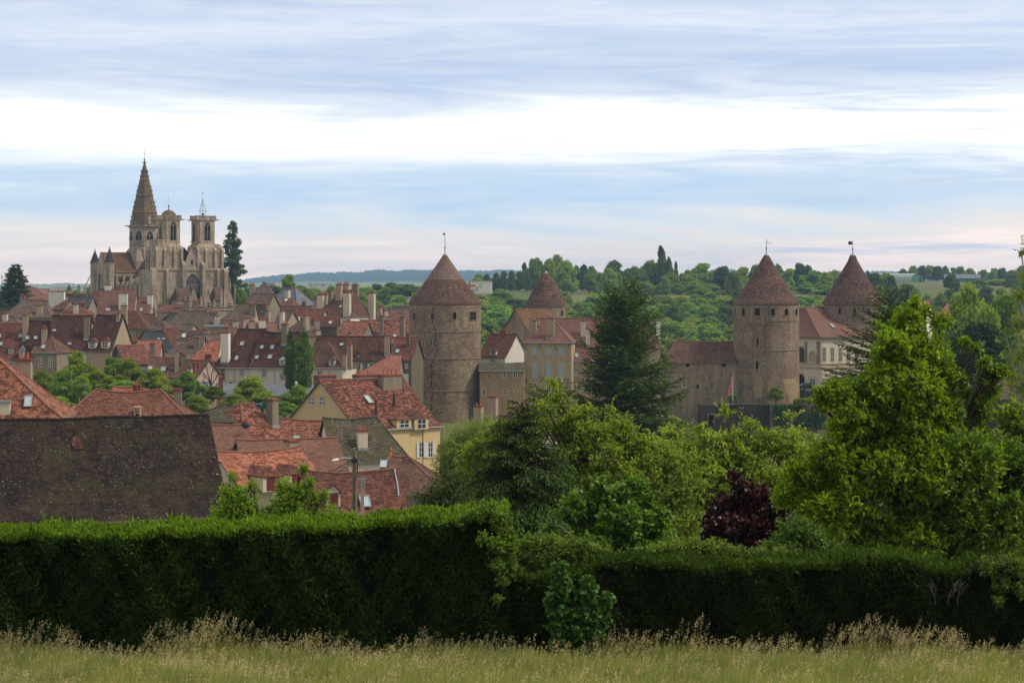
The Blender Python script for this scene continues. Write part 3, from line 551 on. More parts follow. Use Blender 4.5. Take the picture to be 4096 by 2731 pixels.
HB('brown roofed house with a zinc gutter right of the broad grey roof','h',520,1640,2120,425,640,-6,9,0,0,roof='t_brown',wall='p_tan',ch=[(1930,445,95,D(v=.05,pots=1,m='p_cream',yb=640)),(2115,400,90,D(v=.0,pots=1,m='p_cream',yb=590)),(2215,445,80,D(v=.05,pots=2,m='p_tan',yb=600))],gut=True)
HB('small mossy roof with a tan gable below the broad grey roof','h',515,850,1120,510,605,-20,6,1,0,roof='t_moss',wall='p_tan')
HB('low house roofed in grey zinc between two brown roofs','h',505,1410,1760,515,548,-3,6,roof='slate_blue',wall='p_tan',ridge=False)
HB('red brown roof below the zinc roof with a wide dark chimney','h',498,1590,1880,560,690,-8,8,2,0,roof='t_brown',wall='p_tan',ch=[(1765,560,110,D(v=.1,pots=3,m='p_grey'))])
HB('orange red roof with a broad verge beside the black tiles','h',490,780,1000,570,890,18,9,roof='t_red',wall='p_tan')
HB('black tiled roof with two tiny vents and a stone gable','h',470,545,850,622,950,30,10.5,roof='t_slate',wall='p_grey',sky=[(583,770,14,12),(670,768,14,12)])
HB('stone walled house under a steep speckled red hip','a',505,1175,1385,455,612,-10,8,0,3.2,roof='t_red',wall='stone',ch=[(1168,402,56,D(v=.05,pots=2,m='p_tan',yb=600))])
HB('mottled orange hip roofed house with a leaning cream chimney','g',520,1000,1615,455,640,-10,9,2,4,roof='t_mottle',wall='p_grey',ch=[(1318,415,78,D(v=.2,pots=1,m='p_cream',yb=600)),(1440,395,60,D(v=.7,pots=2,m='brick'))])
HB('dark gable fronted house with a grey flank in the centre','i',483,735,930,575,822,38,8.5,3.6,0,roof='t_grey',wall='p_grey',ch=[(770,545,46,D(v=.2,pots=1,m='p_tan')),(895,605,70,D(v=.3,pots=2,m='p_grey',yb=780)),(915,745,62,D(v=0.02,pots=1,m='p_tan'))])
HB('long orange mottled roof reaching to the round tower','i',500,1480,2135,612,925,-5,11,roof='t_mottle',wall='p_tan',ch=[(1790,552,56,D(v=.2,pots=1,m='p_grey',yb=690)),(1648,752,50,D(v=.02,pots=0,m='p_tan'))],sky=[(1975,830,40,30)])
HB('mottled red and black roof with a bare plaster verge','i',480,1205,1535,630,832,-14,9.5,roof='t_mottle',wall='p_grey',ch=[(1365,785,50,D(v=0.02,pots=0,m='p_tan')),(1345,608,18,D(v=.6,pots=0,m='brick'))])
HB('smooth brown pink roof in front of the chimney crowded gable','i',470,20,372,648,790,10,8,roof='t_pink',wall='p_tan',ch=[(28,620,70,D(v=.05,pots=2,m='p_tan')),(165,600,90,D(v=.3,pots=2,m='p_cream'))])
HB('narrow tan house tied to a white slim chimney left of the poplars','i',500,300,455,480,720,-35,7,0,0,roof='t_grey',wall='p_tan',ch=[(440,490,46,D(v=.02,pots=1,m='p_cream',yb=740))])
HB('brown roof with one bright skylight over a cream wall','h',476,900,1540,615,768,-4,8,2.2,2,roof='t_brown',wall='p_cream',sky=[(1025,712,56,60)],ch=[(1412,595,88,D(v=.1,pots=1,m='p_tan',yb=760))])
HB('speckled tan roof hipped to the left above a cream wall','h',456,770,1330,690,967,-6,9,5,0,roof='t_grey',wall='p_cream',gut=True,win=[(960,990,1078,44)],ch=[(1255,732,92,D(v=.1,pots=0,m='p_grey',yb=960))])
HB('brown roof strip joined to the tan hip and white chimney','h',462,1310,1720,682,790,-4,8,roof='t_grey',wall='p_tan')
HB('orange brown hip roofed house left of the dark red roof','h',450,1090,1590,780,1150,-8,9.5,4,0,roof='t_orange',wall='p_cream',ch=[(1450,1030,110,D(v=-.15,pots=0,m='brick'))],win=[(1475,1230,1280,40,D(kind='o'))])
HB('plain salmon roofed house between two grey chimneys','a',455,1245,1492,728,882,-6,7,roof='t_salmon',wall='p_salmon' if 'p_salmon' in M else 'p_pink',ch=[(1260,738,58,D(v=.05,pots=3,m='p_grey',yb=860)),(1434,758,46,D(v=.05,pots=2,m='p_grey',yb=865))])
HB('plain red roofed cottage with a grey gable behind the park trees','a',436,1195,1435,775,946,30,8,roof='t_red',wall='p_grey')
# ======== the front row facing the park
HB('brown hip roofed house with a stub of pale gable at far left','g',482,-60,330,625,800,-14,9,0,2.5,roof='t_grey',wall='p_tan',ch=[(92,575,80,D(v=.3,pots=3,m='p_cream'))])
HB('orange brown steep roofed house with a small dormer at far left','g',442,-70,440,750,1370,-8,10,roof='t_red',wall='p_tan',sky=[(355,975,44,46),(14,1115,44,46),(-10,975,40,44)],dor=[(183,1110,1290,95)],win=[(165,1420,1545,105)],ch=[(444,600,92,D(v=.28,pots=3,m='p_tan',yb=960))])
HB('dark maroon steep roofed house with two skylights','g',441,445,850,708,1400,-8,10,roof='t_dark',wall='p_cream',sky=[(478,1010,40,46),(620,1008,48,48)],dor=[(378,1145,1350,90,D(roof='slate_blue',wall='shutter_b',gab=True)),(612,1140,1250,80,D(roof='slate_blue',wall='shutter_b',gab=True))],ch=[(772,830,92,D(v=.1,pots=2,m='p_tan',yb=1080))])
HB('tall dark brown roofed house with a grey slab chimney','g',440,840,1520,618,1212,-8,10.5,roof='t_dark',wall='p_cream',sky=[(945,882,26,26),(1213,1115,26,26)],ch=[(1512,632,96,D(v=.18,pots=0,m='p_grey',yb=900)),(990,590,85,D(v=.6,pots=1,m='p_grey'))])
HB('black brown roofed house with two dormers and a tall tan gable','g',440,1500,1930,608,1215,-27,9.5,roof='t_dark',wall='p_tan',dor=[(1605,1005,1190,140,D(roof='t_red',wall='p_cream')),(1828,995,1190,140,D(roof='t_red',wall='p_cream'))],ch=[(2065,575,62,D(v=.45,pots=0,m='p_tan'))])
HB('small hip roofed grey house with two tall white windows','g',412,580,990,985,1240,-25,6.2,2.6,2.6,roof='t_brown',wall='p_grey',win=[(706,1350,1515,66),(884,1350,1515,66),(906,1690,1860,60)],sky=[(755,1168,34,50)],gut=True)
HB('lean brown roofed annex against the small grey house','g',416,1010,1190,1245,1450,-25,5,roof='t_brown',wall='p_grey')
HB('brown roofed house with two bright skylights above the park','h',432,395,1000,1075,1415,-6,9,roof='t_brown',wall='p_tan',sky=[(440,1282,62,60),(667,1290,74,66)],ch=[(895,960,62,D(v=.15,pots=0,m='p_tan',yb=1200)),(1028,1020,88,D(v=.3,pots=1,m='p_grey'))])
HB('brown roofed house with brick chimneys and a whitish pointed gable','h',424,850,1240,1125,1425,-33,8.5,roof='t_brown',wall='p_pink',dor=[(1130,1215,1360,66,D(wall='p_white'))],ch=[(1212,1175,44,D(v=.05,pots=0,m='brick',yb=1400)),(1278,1165,44,D(v=.3,pots=0,m='brick',yb=1350))])
HB('cream walled house with a steep dark red roof and tall white chimney','h',430,1555,2205,588,1243,-27,11.5,2.2,0,roof='t_dark',wall='p_cream',sky=[(2040,850,56,56),(1776,1100,52,60),(1946,1100,52,60)],win=[(1706,1280,1485,76),(2034,1288,1400,64),(1842,1515,1560,60,D(kind='o'))],ch=[(1752,645,140,D(v=.08,pots=2,m='p_white',yb=1020))],pipes=[.55],gut=True)
HB('cream walled house with a plum brown roof and five skylights behind the poplars','i',426,6,560,780,1250,-25,10.5,roof='t_dark',wall='p_cream',sky=[(165,985,40,38),(303,985,46,44),(530,985,40,40),(95,1123,38,36),(272,1118,46,42),(640,1120,40,36)],dor=[(440,1112,1228,84,D(roof='zinc'))],win=[(192,1278,1392,62),(440,1332,1432,62)],ch=[(478,662,76,D(v=.35,pots=2,m='p_grey',yb=840))],pipes=[.6],gut=True)
HB('cream house with a hipped plum roof right of the poplars','i',428,795,1262,920,1250,-16,9.5,0,4.2,roof='t_brown',wall='p_cream',dor=[(1116,1108,1236,84)],ch=[(1357,935,66,D(v=.55,pots=2,m='p_tan',yb=1200)),(1292,1072,48,D(v=.1,pots=0,m='p_tan',yb=1220))],gut=True,win=[(950,1300,1390,60)])
HB('long dark speckled roof over a grey wall with white shutters','i',452,875,1880,832,1142,-4,10,roof='t_dark',wall='p_grey',win=[(1480,1205,1310,54,D(sh='shutter_w')),(1660,1205,1310,54,D(sh='shutter_w'))],dor=[(1476,1040,1128,60,D(roof='t_dark'))],ch=[(1868,812,70,D(v=.1,pots=1,m='p_tan',yb=1080)),(795,835,40,D(v=.2,pots=0,m='p_tan')),(862,830,50,D(v=.3,pots=1,m='p_tan'))],sky=[(1248,950,34,26)])
HB('salmon brown hip roofed house in front of the white shutters','i',415,1450,2010,1082,1345,-8,9,6,0,roof='t_salmon',wall='p_grey')
HB('narrow grey walled house pressed against the great round tower','i',436,1920,2200,845,1142,-16,8.5,roof='t_red',wall='p_dark',win=[(2025,1215,1275,38),(2134,1213,1272,34),(2131,1352,1482,52,D(kind='s',sh='shutter_w')),(2056,1355,1470,24,D(kind='s',sh='shutter_w'))],sky=[(2010,1040,36,40)],ch=[(2080,568,56,D(v=.6,pots=2,m='p_grey',yb=840)),(2160,795,40,D(v=.3,pots=0,m='p_dark',yb=980))])
HB('low grey roofed shed at the foot of the cream houses','e',418,150,1240,183,290,-2,5,roof='slate_blue',wall='p_grey',ridge=False,kick=0)
HB('small low grey roof with a brown chimney by the bare tree','e',400,-60,130,175,290,18,7,0,0,roof='slate_blue',wall='p_tan',ch=[(187,130,28,D(v=-.3,pots=1,m='brick',yb=230))])
# ======== the near roofs
HB('mottled red hip roofed house with a skylight at left edge','j',205,-420,520,-30,575,-5,13,0,7.6,roof='t_mottle',wall='p_cream',sky=[(235,435,48,80)],kick=.2,ch=[(205,72,118,D(v=.8,pots=2,m='p_tan',yb=300,dp=1.1)),(42,420,88,D(v=.06,pots=0,m='p_cream',cap='zinc',yb=600))])
hh=HB('brown hip roofed house with a stone vent in its slope','j',232,490,1590,333,600,-4,11,3.2,3.4,roof='t_red',wall='p_tan',sag=.3)
hh.chimney(1487,320,68,v=.62,pots=0,m='p_grey',yb=520); 
p_=hh.hit(1150,548,'S'); k_=hh.mpp(); b=MB(); b.box(-32*k_,32*k_,-.5,1.2,-.4,.0); b.box(-24*k_,-16*k_,-.4,.8,0,70*k_); b.box(16*k_,24*k_,-.4,.8,0,70*k_)
for z_ in (18,40): b.box(-26*k_,26*k_,-.42,.8,z_*k_,(z_+7)*k_)
b.box(-30*k_,30*k_,-.5,.9,68*k_,76*k_); b.build('roof_vent',M['pale_stone'],hh.o,tuple(p_))
HB('hidden house whose mottled ridge shows behind the brown hip','j',246,930,1420,305,420,-4,8,0,4,roof='t_mottle',wall='p_tan',ch=[(1145,285,60,D(v=.3,pots=1,m='brick'))])
HB('red and black mottled roof turned end on with a dark hip','e',250,400,745,372,690,50,9,4.4,0,roof='t_mottle',wall='p_cream',kick=.1,ch=[(650,325,48,D(v=.2,pots=0,m='p_grey',yb=570))])
HB('grey lichen tiled roof left of the mottled roof','e',253,30,300,375,520,8,9,3,0,roof='t_moss',wall='p_tan')
HB('bright red roofed house below the yellow gable','e',262,690,1170,500,700,-12,8,roof='t_mottle',wall='p_cream',sag=.3,sky=[(866,676,34,20)])
y=HB('big yellow gabled house with a patchy orange red roof','e',290,1430,2150,140,600,42,15.2,roof='t_mottle',wall='p_yellow',sag=.15,ch=[(1120,112,160,D(v=.93,pots=2,m='p_dark')),(1465,105,160,D(v=.93,pots=2,m='p_dark')),(1700,105,165,D(v=.42,pots=4,m='p_grey',yb=330,dp=1.2))])
y.window(998,300,385,50,'L'); y.window(1092,300,385,50,'L'); y.skylight(1508,333,50,60); y.skylight(2025,525,40,30)
y.dormer(1830,455,590,130,roof='t_red'); y.dormer(1985,430,600,120,roof='t_red'); y.gutter(); y.pipe(.78)
for w_ in (1980,2062): y.window(w_,712,850,40,sh='shutter_w')
for (vx,vy) in ((1578,440),(1738,380)):
    p=y.hit(vx,vy,'S'); b=MB(); b.tube([(0,0,-.2),(0,0,1.3)],.13,8); b.tube([(0,0,1.3),(0,0,1.5)],.2,8); b.build('flue_pipe',M['iron'],y.o,tuple(p))
HB('old house with a mossy grey half hipped roof and white gable','e',256,1210,1890,487,890,14,10,0,2.8,roof='t_moss',wall='p_white',sag=.3,ch=[(1452,600,84,D(v=.18,pots=2,m='p_cream',yb=765))],kick=.2)
HB('smooth brown roofed shed between the mottled and mossy roofs','e',236,430,1305,686,975,14,9,roof='t_pink',wall='p_cream',sag=.05)
HB('smooth brown roof one step higher than the long shed','e',240,95,455,560,800,8,8,roof='t_pink',wall='p_cream',sag=.05)
HB('orange roofed cottage with red shuttered dormers and a grey gable','e',206,375,1110,778,1100,31,10,roof='t_orange',wall='p_cream',sag=.25,dor=[(655,935,1155,170,D(sh='shutter_r',roof='t_red')),(880,920,1110,170,D(sh='shutter_r',roof='t_red'))],ch=[(818,690,80,D(v=.55,pots=0,m='p_tan',yb=830))],kick=.2)
HB('brown hip roofed house with a terracotta finial','e',216,1430,2200,832,1175,-4,12,2.6,4.0,roof='t_brown',wall='p_grey',sag=.2,sky=[(1645,915,50,54)])
LB=HB('long brown roofed house with a red shuttered dormer and zinc flashing','e',188,1010,1880,955,1480,9,13,roof='t_red',wall='p_cream',sag=.35,sky=[(1478,1252,80,80)],dor=[(1198,1090,1290,120,D(sh='shutter_r',roof='t_red',gab=True))],kick=.2)
HB('small tan cottage with a brown hip roof behind the spruce','c',332,620,1000,1335,1530,-24,9,3,3,roof='t_brown',wall='p_tan',ch=[(688,1262,56,D(v=.8,pots=1,m='p_tan',yb=1370)),(580,1330,58,D(v=-.2,pots=2,m='p_tan',yb=1500))])
BIG=HB('huge blackened tile roof speckled with lichen in the left foreground','j',165,-900,1900,570,1480,11,12.5,roof='t_big',wall='p_grey',sag=.1,kick=.2,ch=[])

b=MB(); rr=random.Random(3)
def slab_pt(x,y,up=-.06): p=BIG.hit(x,y,'S'); return (p.x,p.y-.02,p.z+.03)
for (x0,x1,y0,y1) in ((625,650,715,735),(612,668,735,755),(606,676,755,775),(600,682,775,795),(604,690,795,812),(625,694,812,828)):
    b.face([slab_pt(x0,y1),slab_pt(x1,y1),slab_pt(x1,y0),slab_pt(x0,y0)])
b.build('newer_tiles',M['t_dark'],BIG.o)
b=MB()
for y_ in (900,1040,1150,1165,1215,1290):
    x_=1745+(y_-600)*.165; b.face([slab_pt(x_-10,y_+6),slab_pt(x_+8,y_+6),slab_pt(x_+8,y_-8),slab_pt(x_-8,y_-8)])
b.build('verge_lichen',M['t_orange'],BIG.o)

b=MB(); q_=[(1742,948),(1752,1010),(1768,1090),(1776,1150),(1778,1195)]
for (x0,y0),(x1,y1) in zip(q_,q_[1:]):
    P4=[LB.hit(x0-5,y0,'S'),LB.hit(x0+7,y0,'S'),LB.hit(x1+7,y1,'S'),LB.hit(x1-5,y1,'S')]; b.face([(p.x,p.y-.03,p.z+.06) for p in P4][::-1])
b.build('zinc_flashing',M['zinc'],LB.o)
# ======== castle: round towers
def prof_c(r,pts,Yc,zb): return [((abs(FX(r,x)-FX(r,c))/F*Yc),(HY-FY(r,y))/F*Yc-zb) for x,y,c in pts]
def round_tower(label,reg,cx,Yc,wallpts,roofpts,cap_y,wall='tower',roof='t_lichen',base_y=None,strings=(),n=64,name='round_tower'):
    zb=PR(reg,0,base_y,Yc).z-1.0; c=PR(reg,cx,base_y,Yc); o=empty(name,(c.x,Yc,zb)); tag(o,label,'tower')
    wp=prof_c(reg,[(x,y,cx) for x,y in wallpts],Yc,zb); wp=[(wp[0][0],-1.5)]+wp
    # subdivided so that the courses wander a little
    pr=[]; 
    for (r0,z0),(r1,z1) in zip(wp,wp[1:]):
        m=max(1,int((z1-z0)/1.5))
        for k in range(m): pr.append((lerp(r0,r1,k/m),lerp(z0,z1,k/m)))
    pr.append(wp[-1]); b=MB(); b.lathe(pr,n); b.build('wall',M[wall],o,smooth=True)
    rp=prof_c(reg,[(x,y,cx) for x,y in roofpts],Yc,zb); pr=[(rp[0][0]*.93,rp[0][1]-.5),(rp[0][0]*.985,rp[0][1]-.32),(rp[0][0],rp[0][1]-.12)]
    for (r0,z0),(r1,z1) in zip(rp,rp[1:]):
        m=max(1,int((z1-z0)/1.0))
        for k in range(m): pr.append((lerp(r0,r1,k/m),lerp(z0,z1,k/m)))
    pr.append(rp[-1]); b=MB(); 
    bands=roof if isinstance(roof,list) else [(1.1,roof)]; zs=[rp[0][1],rp[-1][1]]; mm=[1,1]
    for k in range(2,len(pr)-1):
        t=(pr[k][1]-zs[0])/(zs[1]-zs[0]); mm.append([0,2,3,4][[i for i,(q,_) in enumerate(bands) if t<=q][0]])
    b.lathe(pr,n,mis=mm); ro=b.build('roof',[M[bands[0][1]],M['stone']]+[M[q[1]] for q in bands[1:]],o,smooth=True)
    zc=(HY-FY(reg,cap_y))/F*Yc-zb; b=MB(); r1,z1=rp[-1]; b.lathe([(r1+.06,z1-.1),(r1*.55,lerp(z1,zc,.35)),(r1*.22,lerp(z1,zc,.75)),(.06,zc)],20); b.build('lead_cap',M['lead'],ro,smooth=True)
    for sy in strings:
        z=(HY-FY(reg,sy))/F*Yc-zb; r=interp([(b_,a_) for a_,b_ in wp],z); b=MB(); b.lathe([(r-.05,z-.18),(r+.10,z-.08),(r+.14,z+.05),(r-.05,z+.14)],n); b.build('string_course',M[wall],o,smooth=True)
    o['R']=wp[len(wp)//2][0]
    return o,zb,wp,zc
def tower_open(o,reg,cx,Yc,zb,wp,x,y0,y1,w,kind='void',sur=True):
    k=Yc/F/REG[reg][2]; z0=(HY-FY(reg,y1))/F*Yc-zb; z1=(HY-FY(reg,y0))/F*Yc-zb; r=interp([(b_,a_) for a_,b_ in wp],(z0+z1)/2)
    a=math.asin(max(-.97,min(.97,(x-cx)*k/r))); W=w*k/max(.45,math.cos(a)); H=z1-z0
    e=empty_m=None; b=MB(); hd=W*.5 if kind=='arch' else 0
    b.box(-W/2,W/2,-.02,.25,0,H-hd,0)
    if hd:
        pts=[(W/2*math.cos(t*math.pi/8),-.02,H-hd+W/2*math.sin(t*math.pi/8)) for t in range(9)]; b.face([pts[i] for i in range(9)][::-1] if False else pts[::-1],0)
    s=.10 if sur else .08
    for q in ((-W/2-s,-W/2,0,H-hd),(W/2,W/2+s,0,H-hd),(-W/2-s*1.2,W/2+s*1.2,-s,0)): b.box(q[0],q[1],-.1,.25,q[2],q[3],1)
    if hd:
        for i in range(8):
            t0,t1=i*math.pi/8,(i+1)*math.pi/8; p=lambda R_,t:(R_*math.cos(t),-.1,H-hd+R_*math.sin(t)); b.face([p(W/2,t1),p(W/2,t0),p(W/2+s,t0),p(W/2+s,t1)],1)
            p2=lambda t,yy:(W/2*math.cos(t),yy,H-hd+W/2*math.sin(t)); b.face([p2(t0,-.1),p2(t0,.2),p2(t1,.2),p2(t1,-.1)],1)
    else: b.box(-W/2-s*1.2,W/2+s*1.2,-.1,.25,H,H+s*1.3,1)
    if kind=='bars':
        for qx in (-W/2,-.04,W/2-.08): b.box(qx,qx+.08,-.06,-.02,0,H,2)
        b.box(-W/2,W/2,-.06,-.02,H*.5-.04,H*.5+.04,2)
    w_=b.build('window',[M['void'],M['patch_stone'],M['wood']],o,(r*math.sin(a),-r*math.cos(a),z0)); w_.rotation_euler[2]=a; return w_
def finial(o,zc,reg,Yc,zb,ytop,vane=None):
    z1=(HY-FY(reg,ytop))/F*Yc-zb; b=MB(); b.tube([(0,0,zc-.1),(0,0,lerp(zc,z1,.4)),(0,0,z1)],[.09,.055,.03],6); b.lathe([(0,zc+.5),(.18,zc+.65),(.18,zc+.75),(0,zc+.9)],8)
    if vane=='flag': b.box(-1.0,-.1,-.02,.02,lerp(zc,z1,.62),lerp(zc,z1,.62)+.75); b.tube([(0,0,lerp(zc,z1,.75)),(.55,0,lerp(zc,z1,.66)),(.75,0,lerp(zc,z1,.72))],.035,4)
    if vane=='arm': b.tube([(0,0,lerp(zc,z1,.8)),(.6,0,lerp(zc,z1,.62)),(1.2,0,lerp(zc,z1,.66))],.045,4); b.tube([(0,0,lerp(zc,z1,.55)),(.7,0,lerp(zc,z1,.63))],.03,4)
    if vane=='small': b.box(-.42,-.05,-.02,.02,lerp(zc,z1,.80),lerp(zc,z1,.80)+.42)
    b.build('weather_vane',M['iron'],o)
M['patch_stone']=simple('dressed_stone',(.26,.20,.13),.9,var=.3,spec=.1)
# great tower
T1=480
o,zb,wp,zc=round_tower('largest round tower with a long zigzag crack and mossy conical roof','c',332,T1,[(597,1560),(593,1215),(596,980),(597,785),(597,590)],[(604,575),(568,530),(520,470),(470,402),(420,330),(370,258),(347,222)],195,base_y=1560,strings=(785,980,1215),roof=[(.36,'t_cone'),(.82,'t_conegrey'),(1.2,'t_lichen')],n=80)
finial(o,zc,'c',T1,zb,45,'small')
for x,y0,y1,w,k in ((112,645,693,13,'arch'),(249,650,693,24,'bars'),(409,640,690,24,'arch'),(541,638,698,44,'bars'),(113,845,875,9,'v'),(241,842,875,7,'v'),(240,1010,1048,9,'v'),(243,1132,1185,9,'v'),(186,1350,1385,6,'v')): tower_open(o,'c',332,T1,zb,wp,x,y0,y1,w,k)
ck=[(248,600),(250,640),(252,720),(262,745),(268,790),(272,830),(266,870),(286,915),(276,950),(262,985),(245,1030),(240,1090),(244,1160),(252,1215),(250,1262),(241,1300),(243,1330),(230,1365),(224,1400),(222,1425)]
b=MB(); k=T1/F/1.845; rz=random.Random(3); pts=[]
for (x0,y0),(x1,y1) in zip(ck,ck[1:]):
    m=max(2,int((y1-y0)/8))
    for t in range(m): pts.append((lerp(x0,x1,t/m)+rz.choice((-4.5,4.5)),lerp(y0,y1,t/m)))
def onw(x,y,off=.05):
    z=(HY-FY('c',y))/F*T1-zb; r=interp([(b_,a_) for a_,b_ in wp],z)+off; a=math.asin((x-332)*k/r); return Vector((r*math.sin(a),-r*math.cos(a),z))
for i,((x0,y0),(x1,y1)) in enumerate(zip(pts,pts[1:])):
    w=1.7+1.3*math.sin(i*.7)**2; b.face([onw(x0-w,y0),onw(x0+w,y0),onw(x1+w,y1),onw(x1-w,y1)])
b.build('crack',M['void'],o)
# rear left tower
o,zb,wp,zc=round_tower('small round tower behind the stone gable with a brown cone roof','c',1077,560,[(1222,740),(1222,600)],[(1230,592),(1195,520),(1150,430),(1110,368),(1094,355)],335,base_y=800,wall='tower_red',roof='t_cone',n=48)
finial(o,zc,'c',560,zb,262,None)
tower_open(o,'c',1077,560,zb,wp,1193,628,668,14,'arch')
# front right tower
o,zb,wp,zc=round_tower('round tower with six arched openings rising behind the dark rampart','d',1043,470,[(1290,1320),(1284,1100),(1284,900),(1283,590)],[(1293,573),(1262,540),(1215,470),(1160,388),(1105,300),(1062,225)],198,base_y=1310,wall='tower_red',roof='t_cone',n=72)
finial(o,zc,'d',470,zb,100,'arm')
for x,y0,y1,w,k in ((810,612,664,10,'arch'),(859,612,665,20,'arch'),(952,612,664,38,'v'),(1065,613,664,27,'v'),(1165,613,664,28,'arch'),(1247,612,665,16,'arch'),(956,830,884,14,'v'),(951,996,1054,18,'v')): tower_open(o,'d',1043,470,zb,wp,x,y0,y1,w,k,sur=False)
k2=470/F/1.8445
def patch(pl,mat,nm='pale_patch'):
    b=MB(); 
    def on(x,y): z=(HY-FY('d',y))/F*470-zb; r=interp([(b_,a_) for a_,b_ in wp],z)+.03; a=math.asin(max(-1,min(1,(x-1043)*k2/r))); return Vector((r*math.sin(a),-r*math.cos(a),z))
    for (x0,x1,y) , (X0,X1,Y) in zip(pl,pl[1:]):
        m=6
        for i in range(m): b.face([on(lerp(X0,X1,i/m),Y),on(lerp(X0,X1,(i+1)/m),Y),on(lerp(x0,x1,(i+1)/m),y),on(lerp(x0,x1,i/m),y)])
    b.build(nm,M[mat],o)
M['patch']=masonry('masonry_pale_facing',(.27,.20,.12),(.36,.27,.16),(.43,.33,.21),.6,.3,.008,stain=.3)
patch([(955,962,1096),(940,975,1105),(930,985,1125),(935,995,1165),(925,990,1180),(930,985,1225),(940,985,1262)],'patch')
patch([(1022,1072,1145),(1026,1072,1200),(1030,1068,1310)],'patch')
patch([(1140,1195,1125),(1140,1235,1130),(1145,1262,1160),(1150,1268,1190),(1160,1270,1215),(1190,1255,1260),(1195,1240,1310)],'patch')
for sy,x0,x1 in ((703,1018,1275),(918,1015,1278)):
    b=MB(); m=14
    def on(x,y,of): z=(HY-FY('d',y))/F*470-zb; r=interp([(b_,a_) for a_,b_ in wp],z)+of; a=math.asin((x-1043)*k2/r); return Vector((r*math.sin(a),-r*math.cos(a),z))
    for i in range(m):
        u,v=lerp(x0,x1,i/m),lerp(x0,x1,(i+1)/m); b.face([on(u,sy+3,0),on(v,sy+3,0),on(v,sy,.14),on(u,sy,.14)]); b.face([on(u,sy,.14),on(v,sy,.14),on(v,sy-2,0),on(u,sy-2,0)])
    b.build('string_course',M['stone'],o)
# rear right tower
o,zb,wp,zc=round_tower('round tower with a forked flag vane standing behind the palace roof','d',1680,515,[(1893,900),(1888,590)],[(1905,573),(1870,520),(1815,430),(1760,340),(1715,262),(1702,225)],200,base_y=1000,wall='tower_red',roof='t_cone',n=64)
finial(o,zc,'d',515,zb,112,'flag')
for x,w in ((1663,21),(1767,21),(1560,18),(1853,16)): tower_open(o,'d',1680,515,zb,wp,x,610,655,w,'arch',sur=False)
# ======== castle and hillside houses
HB('stone gabled building with an orange lichen roof behind the cream mansion','c',530,958,1190,617,785,43,9.6,roof='t_lichen',wall='stone',ch=[])
HB('long smooth pink roof running behind the mansion and the tall conifer','c',512,1010,1600,688,840,-4,8,roof='t_pink',wall='p_castle',ch=[(1350,704,34,D(v=.1,pots=3,m='p_cream',yb=820)),(1017,685,26,D(v=.1,pots=1,m='p_tan',yb=800)),(1025,745,30,D(v=.02,pots=1,m='p_tan',yb=800))])
HB('pink roofed house with tall white chimneys behind the conifer','d',500,60,262,720,900,4,9,0,2,roof='t_pink',wall='p_tan',ch=[(245,690,26,D(v=.3,pots=0,m='p_white',yb=800)),(195,690,20,D(v=.5,pots=1,m='p_white'))])
HB('dark red roofed house between the great tower and the white lean wall','c',492,585,775,800,966,-42,7.5,roof='t_red',wall='p_white',dor=[(688,908,962,46,D(roof='t_red'))],win=[(686,990,1012,30,D(sh='shutter_w'))],ch=[(766,775,44,D(v=.6,pots=1,m='brick'))])
h=HB('narrow ochre range under a dark mossy roof beside the great tower','c',474,588,918,1011,1070,-3,6,0,0,roof='t_moss',wall='p_ochre',ridge=False,win=[(765,1076,1126,32),(851,1076,1126,34),(619,1206,1262,24),(775,1211,1250,30,D(kind='b')),(855,1211,1250,24,D(kind='b')),(655,1110,1122,10,D(kind='o'))],gut=True)
k=HB('large cream mansion with three window rows and iron wall anchors','c',478,918,1265,712,860,-9,9.5,4.6,4.2,roof='t_pink',wall='p_castle',sag=.05,dor=[(1098,800,845,40)],ch=[(1112,684,52,D(v=.12,pots=2,m='p_tan',yb=780)),(985,700,44,D(v=.35,pots=0,m='p_tan',yb=800)),(962,685,18,D(v=.3,pots=0,m='p_tan',yb=800))],gut=True,pipes=[.0],
 win=[(x_,908,960,36,D(kind='s')) for x_ in (992,1095,1190)]+[(x_,1016,1130,38,D(kind='s')) for x_ in (992,1095,1190)]+[(x_,1166,1228,34) for x_ in (992,1095,1190)])
def anchor(h,x,y,S_,kind):
    p=h.hit(x,y); s_=S_*h.mpp(); b=MB()
    if kind=='X': b.tube([(-s_*.6,-.06,s_),(s_*.6,-.06,-s_)],.05,5); b.tube([(s_*.6,-.06,s_),(-s_*.6,-.06,-s_)],.05,5)
    else: b.tube([(s_*.5*math.sin(t*.9+.6)*(.4+.6*abs(t-4)/4)*(1 if t>=4 else 1),-.06,s_*(1-t/4)) for t in range(9)],.05,5)
    b.build('wall_anchor',M['iron'],h.o,tuple(p))
for x_ in (1035,1147,1245,930): anchor(k,x_,895,24,'S')
for x_ in (929,1043,1143,1240): anchor(k,x_,1150,20,'X')
HB('ochre side wing with a steep smooth roof right of the mansion','c',480,1262,1500,828,994,-3,8,roof='t_pink',wall='p_castle',win=[(1295,1080,1115,26,D(kind='s')),(1291,1175,1212,28)],sky=[(1304,963,20,26)],ch=[(1385,760,30,D(v=.3,pots=1,m='p_cream'))],gut=True)
h=HB('long stone range with a lichened roof joined to the front round tower','d',468,298,850,858,1010,-1,10,2,0,roof='t_brown',wall='stone',sag=.15,win=[(462,1014,1044,25,D(kind='o')),(728,1013,1046,28,D(kind='o')),(437,1150,1196,34),(640,1150,1212,28,D(kind='s',sh='wood')),(536,1176,1204,16,D(kind='o'))],ch=[(410,842,40,D(v=.7,pots=2,m='p_tan'))])
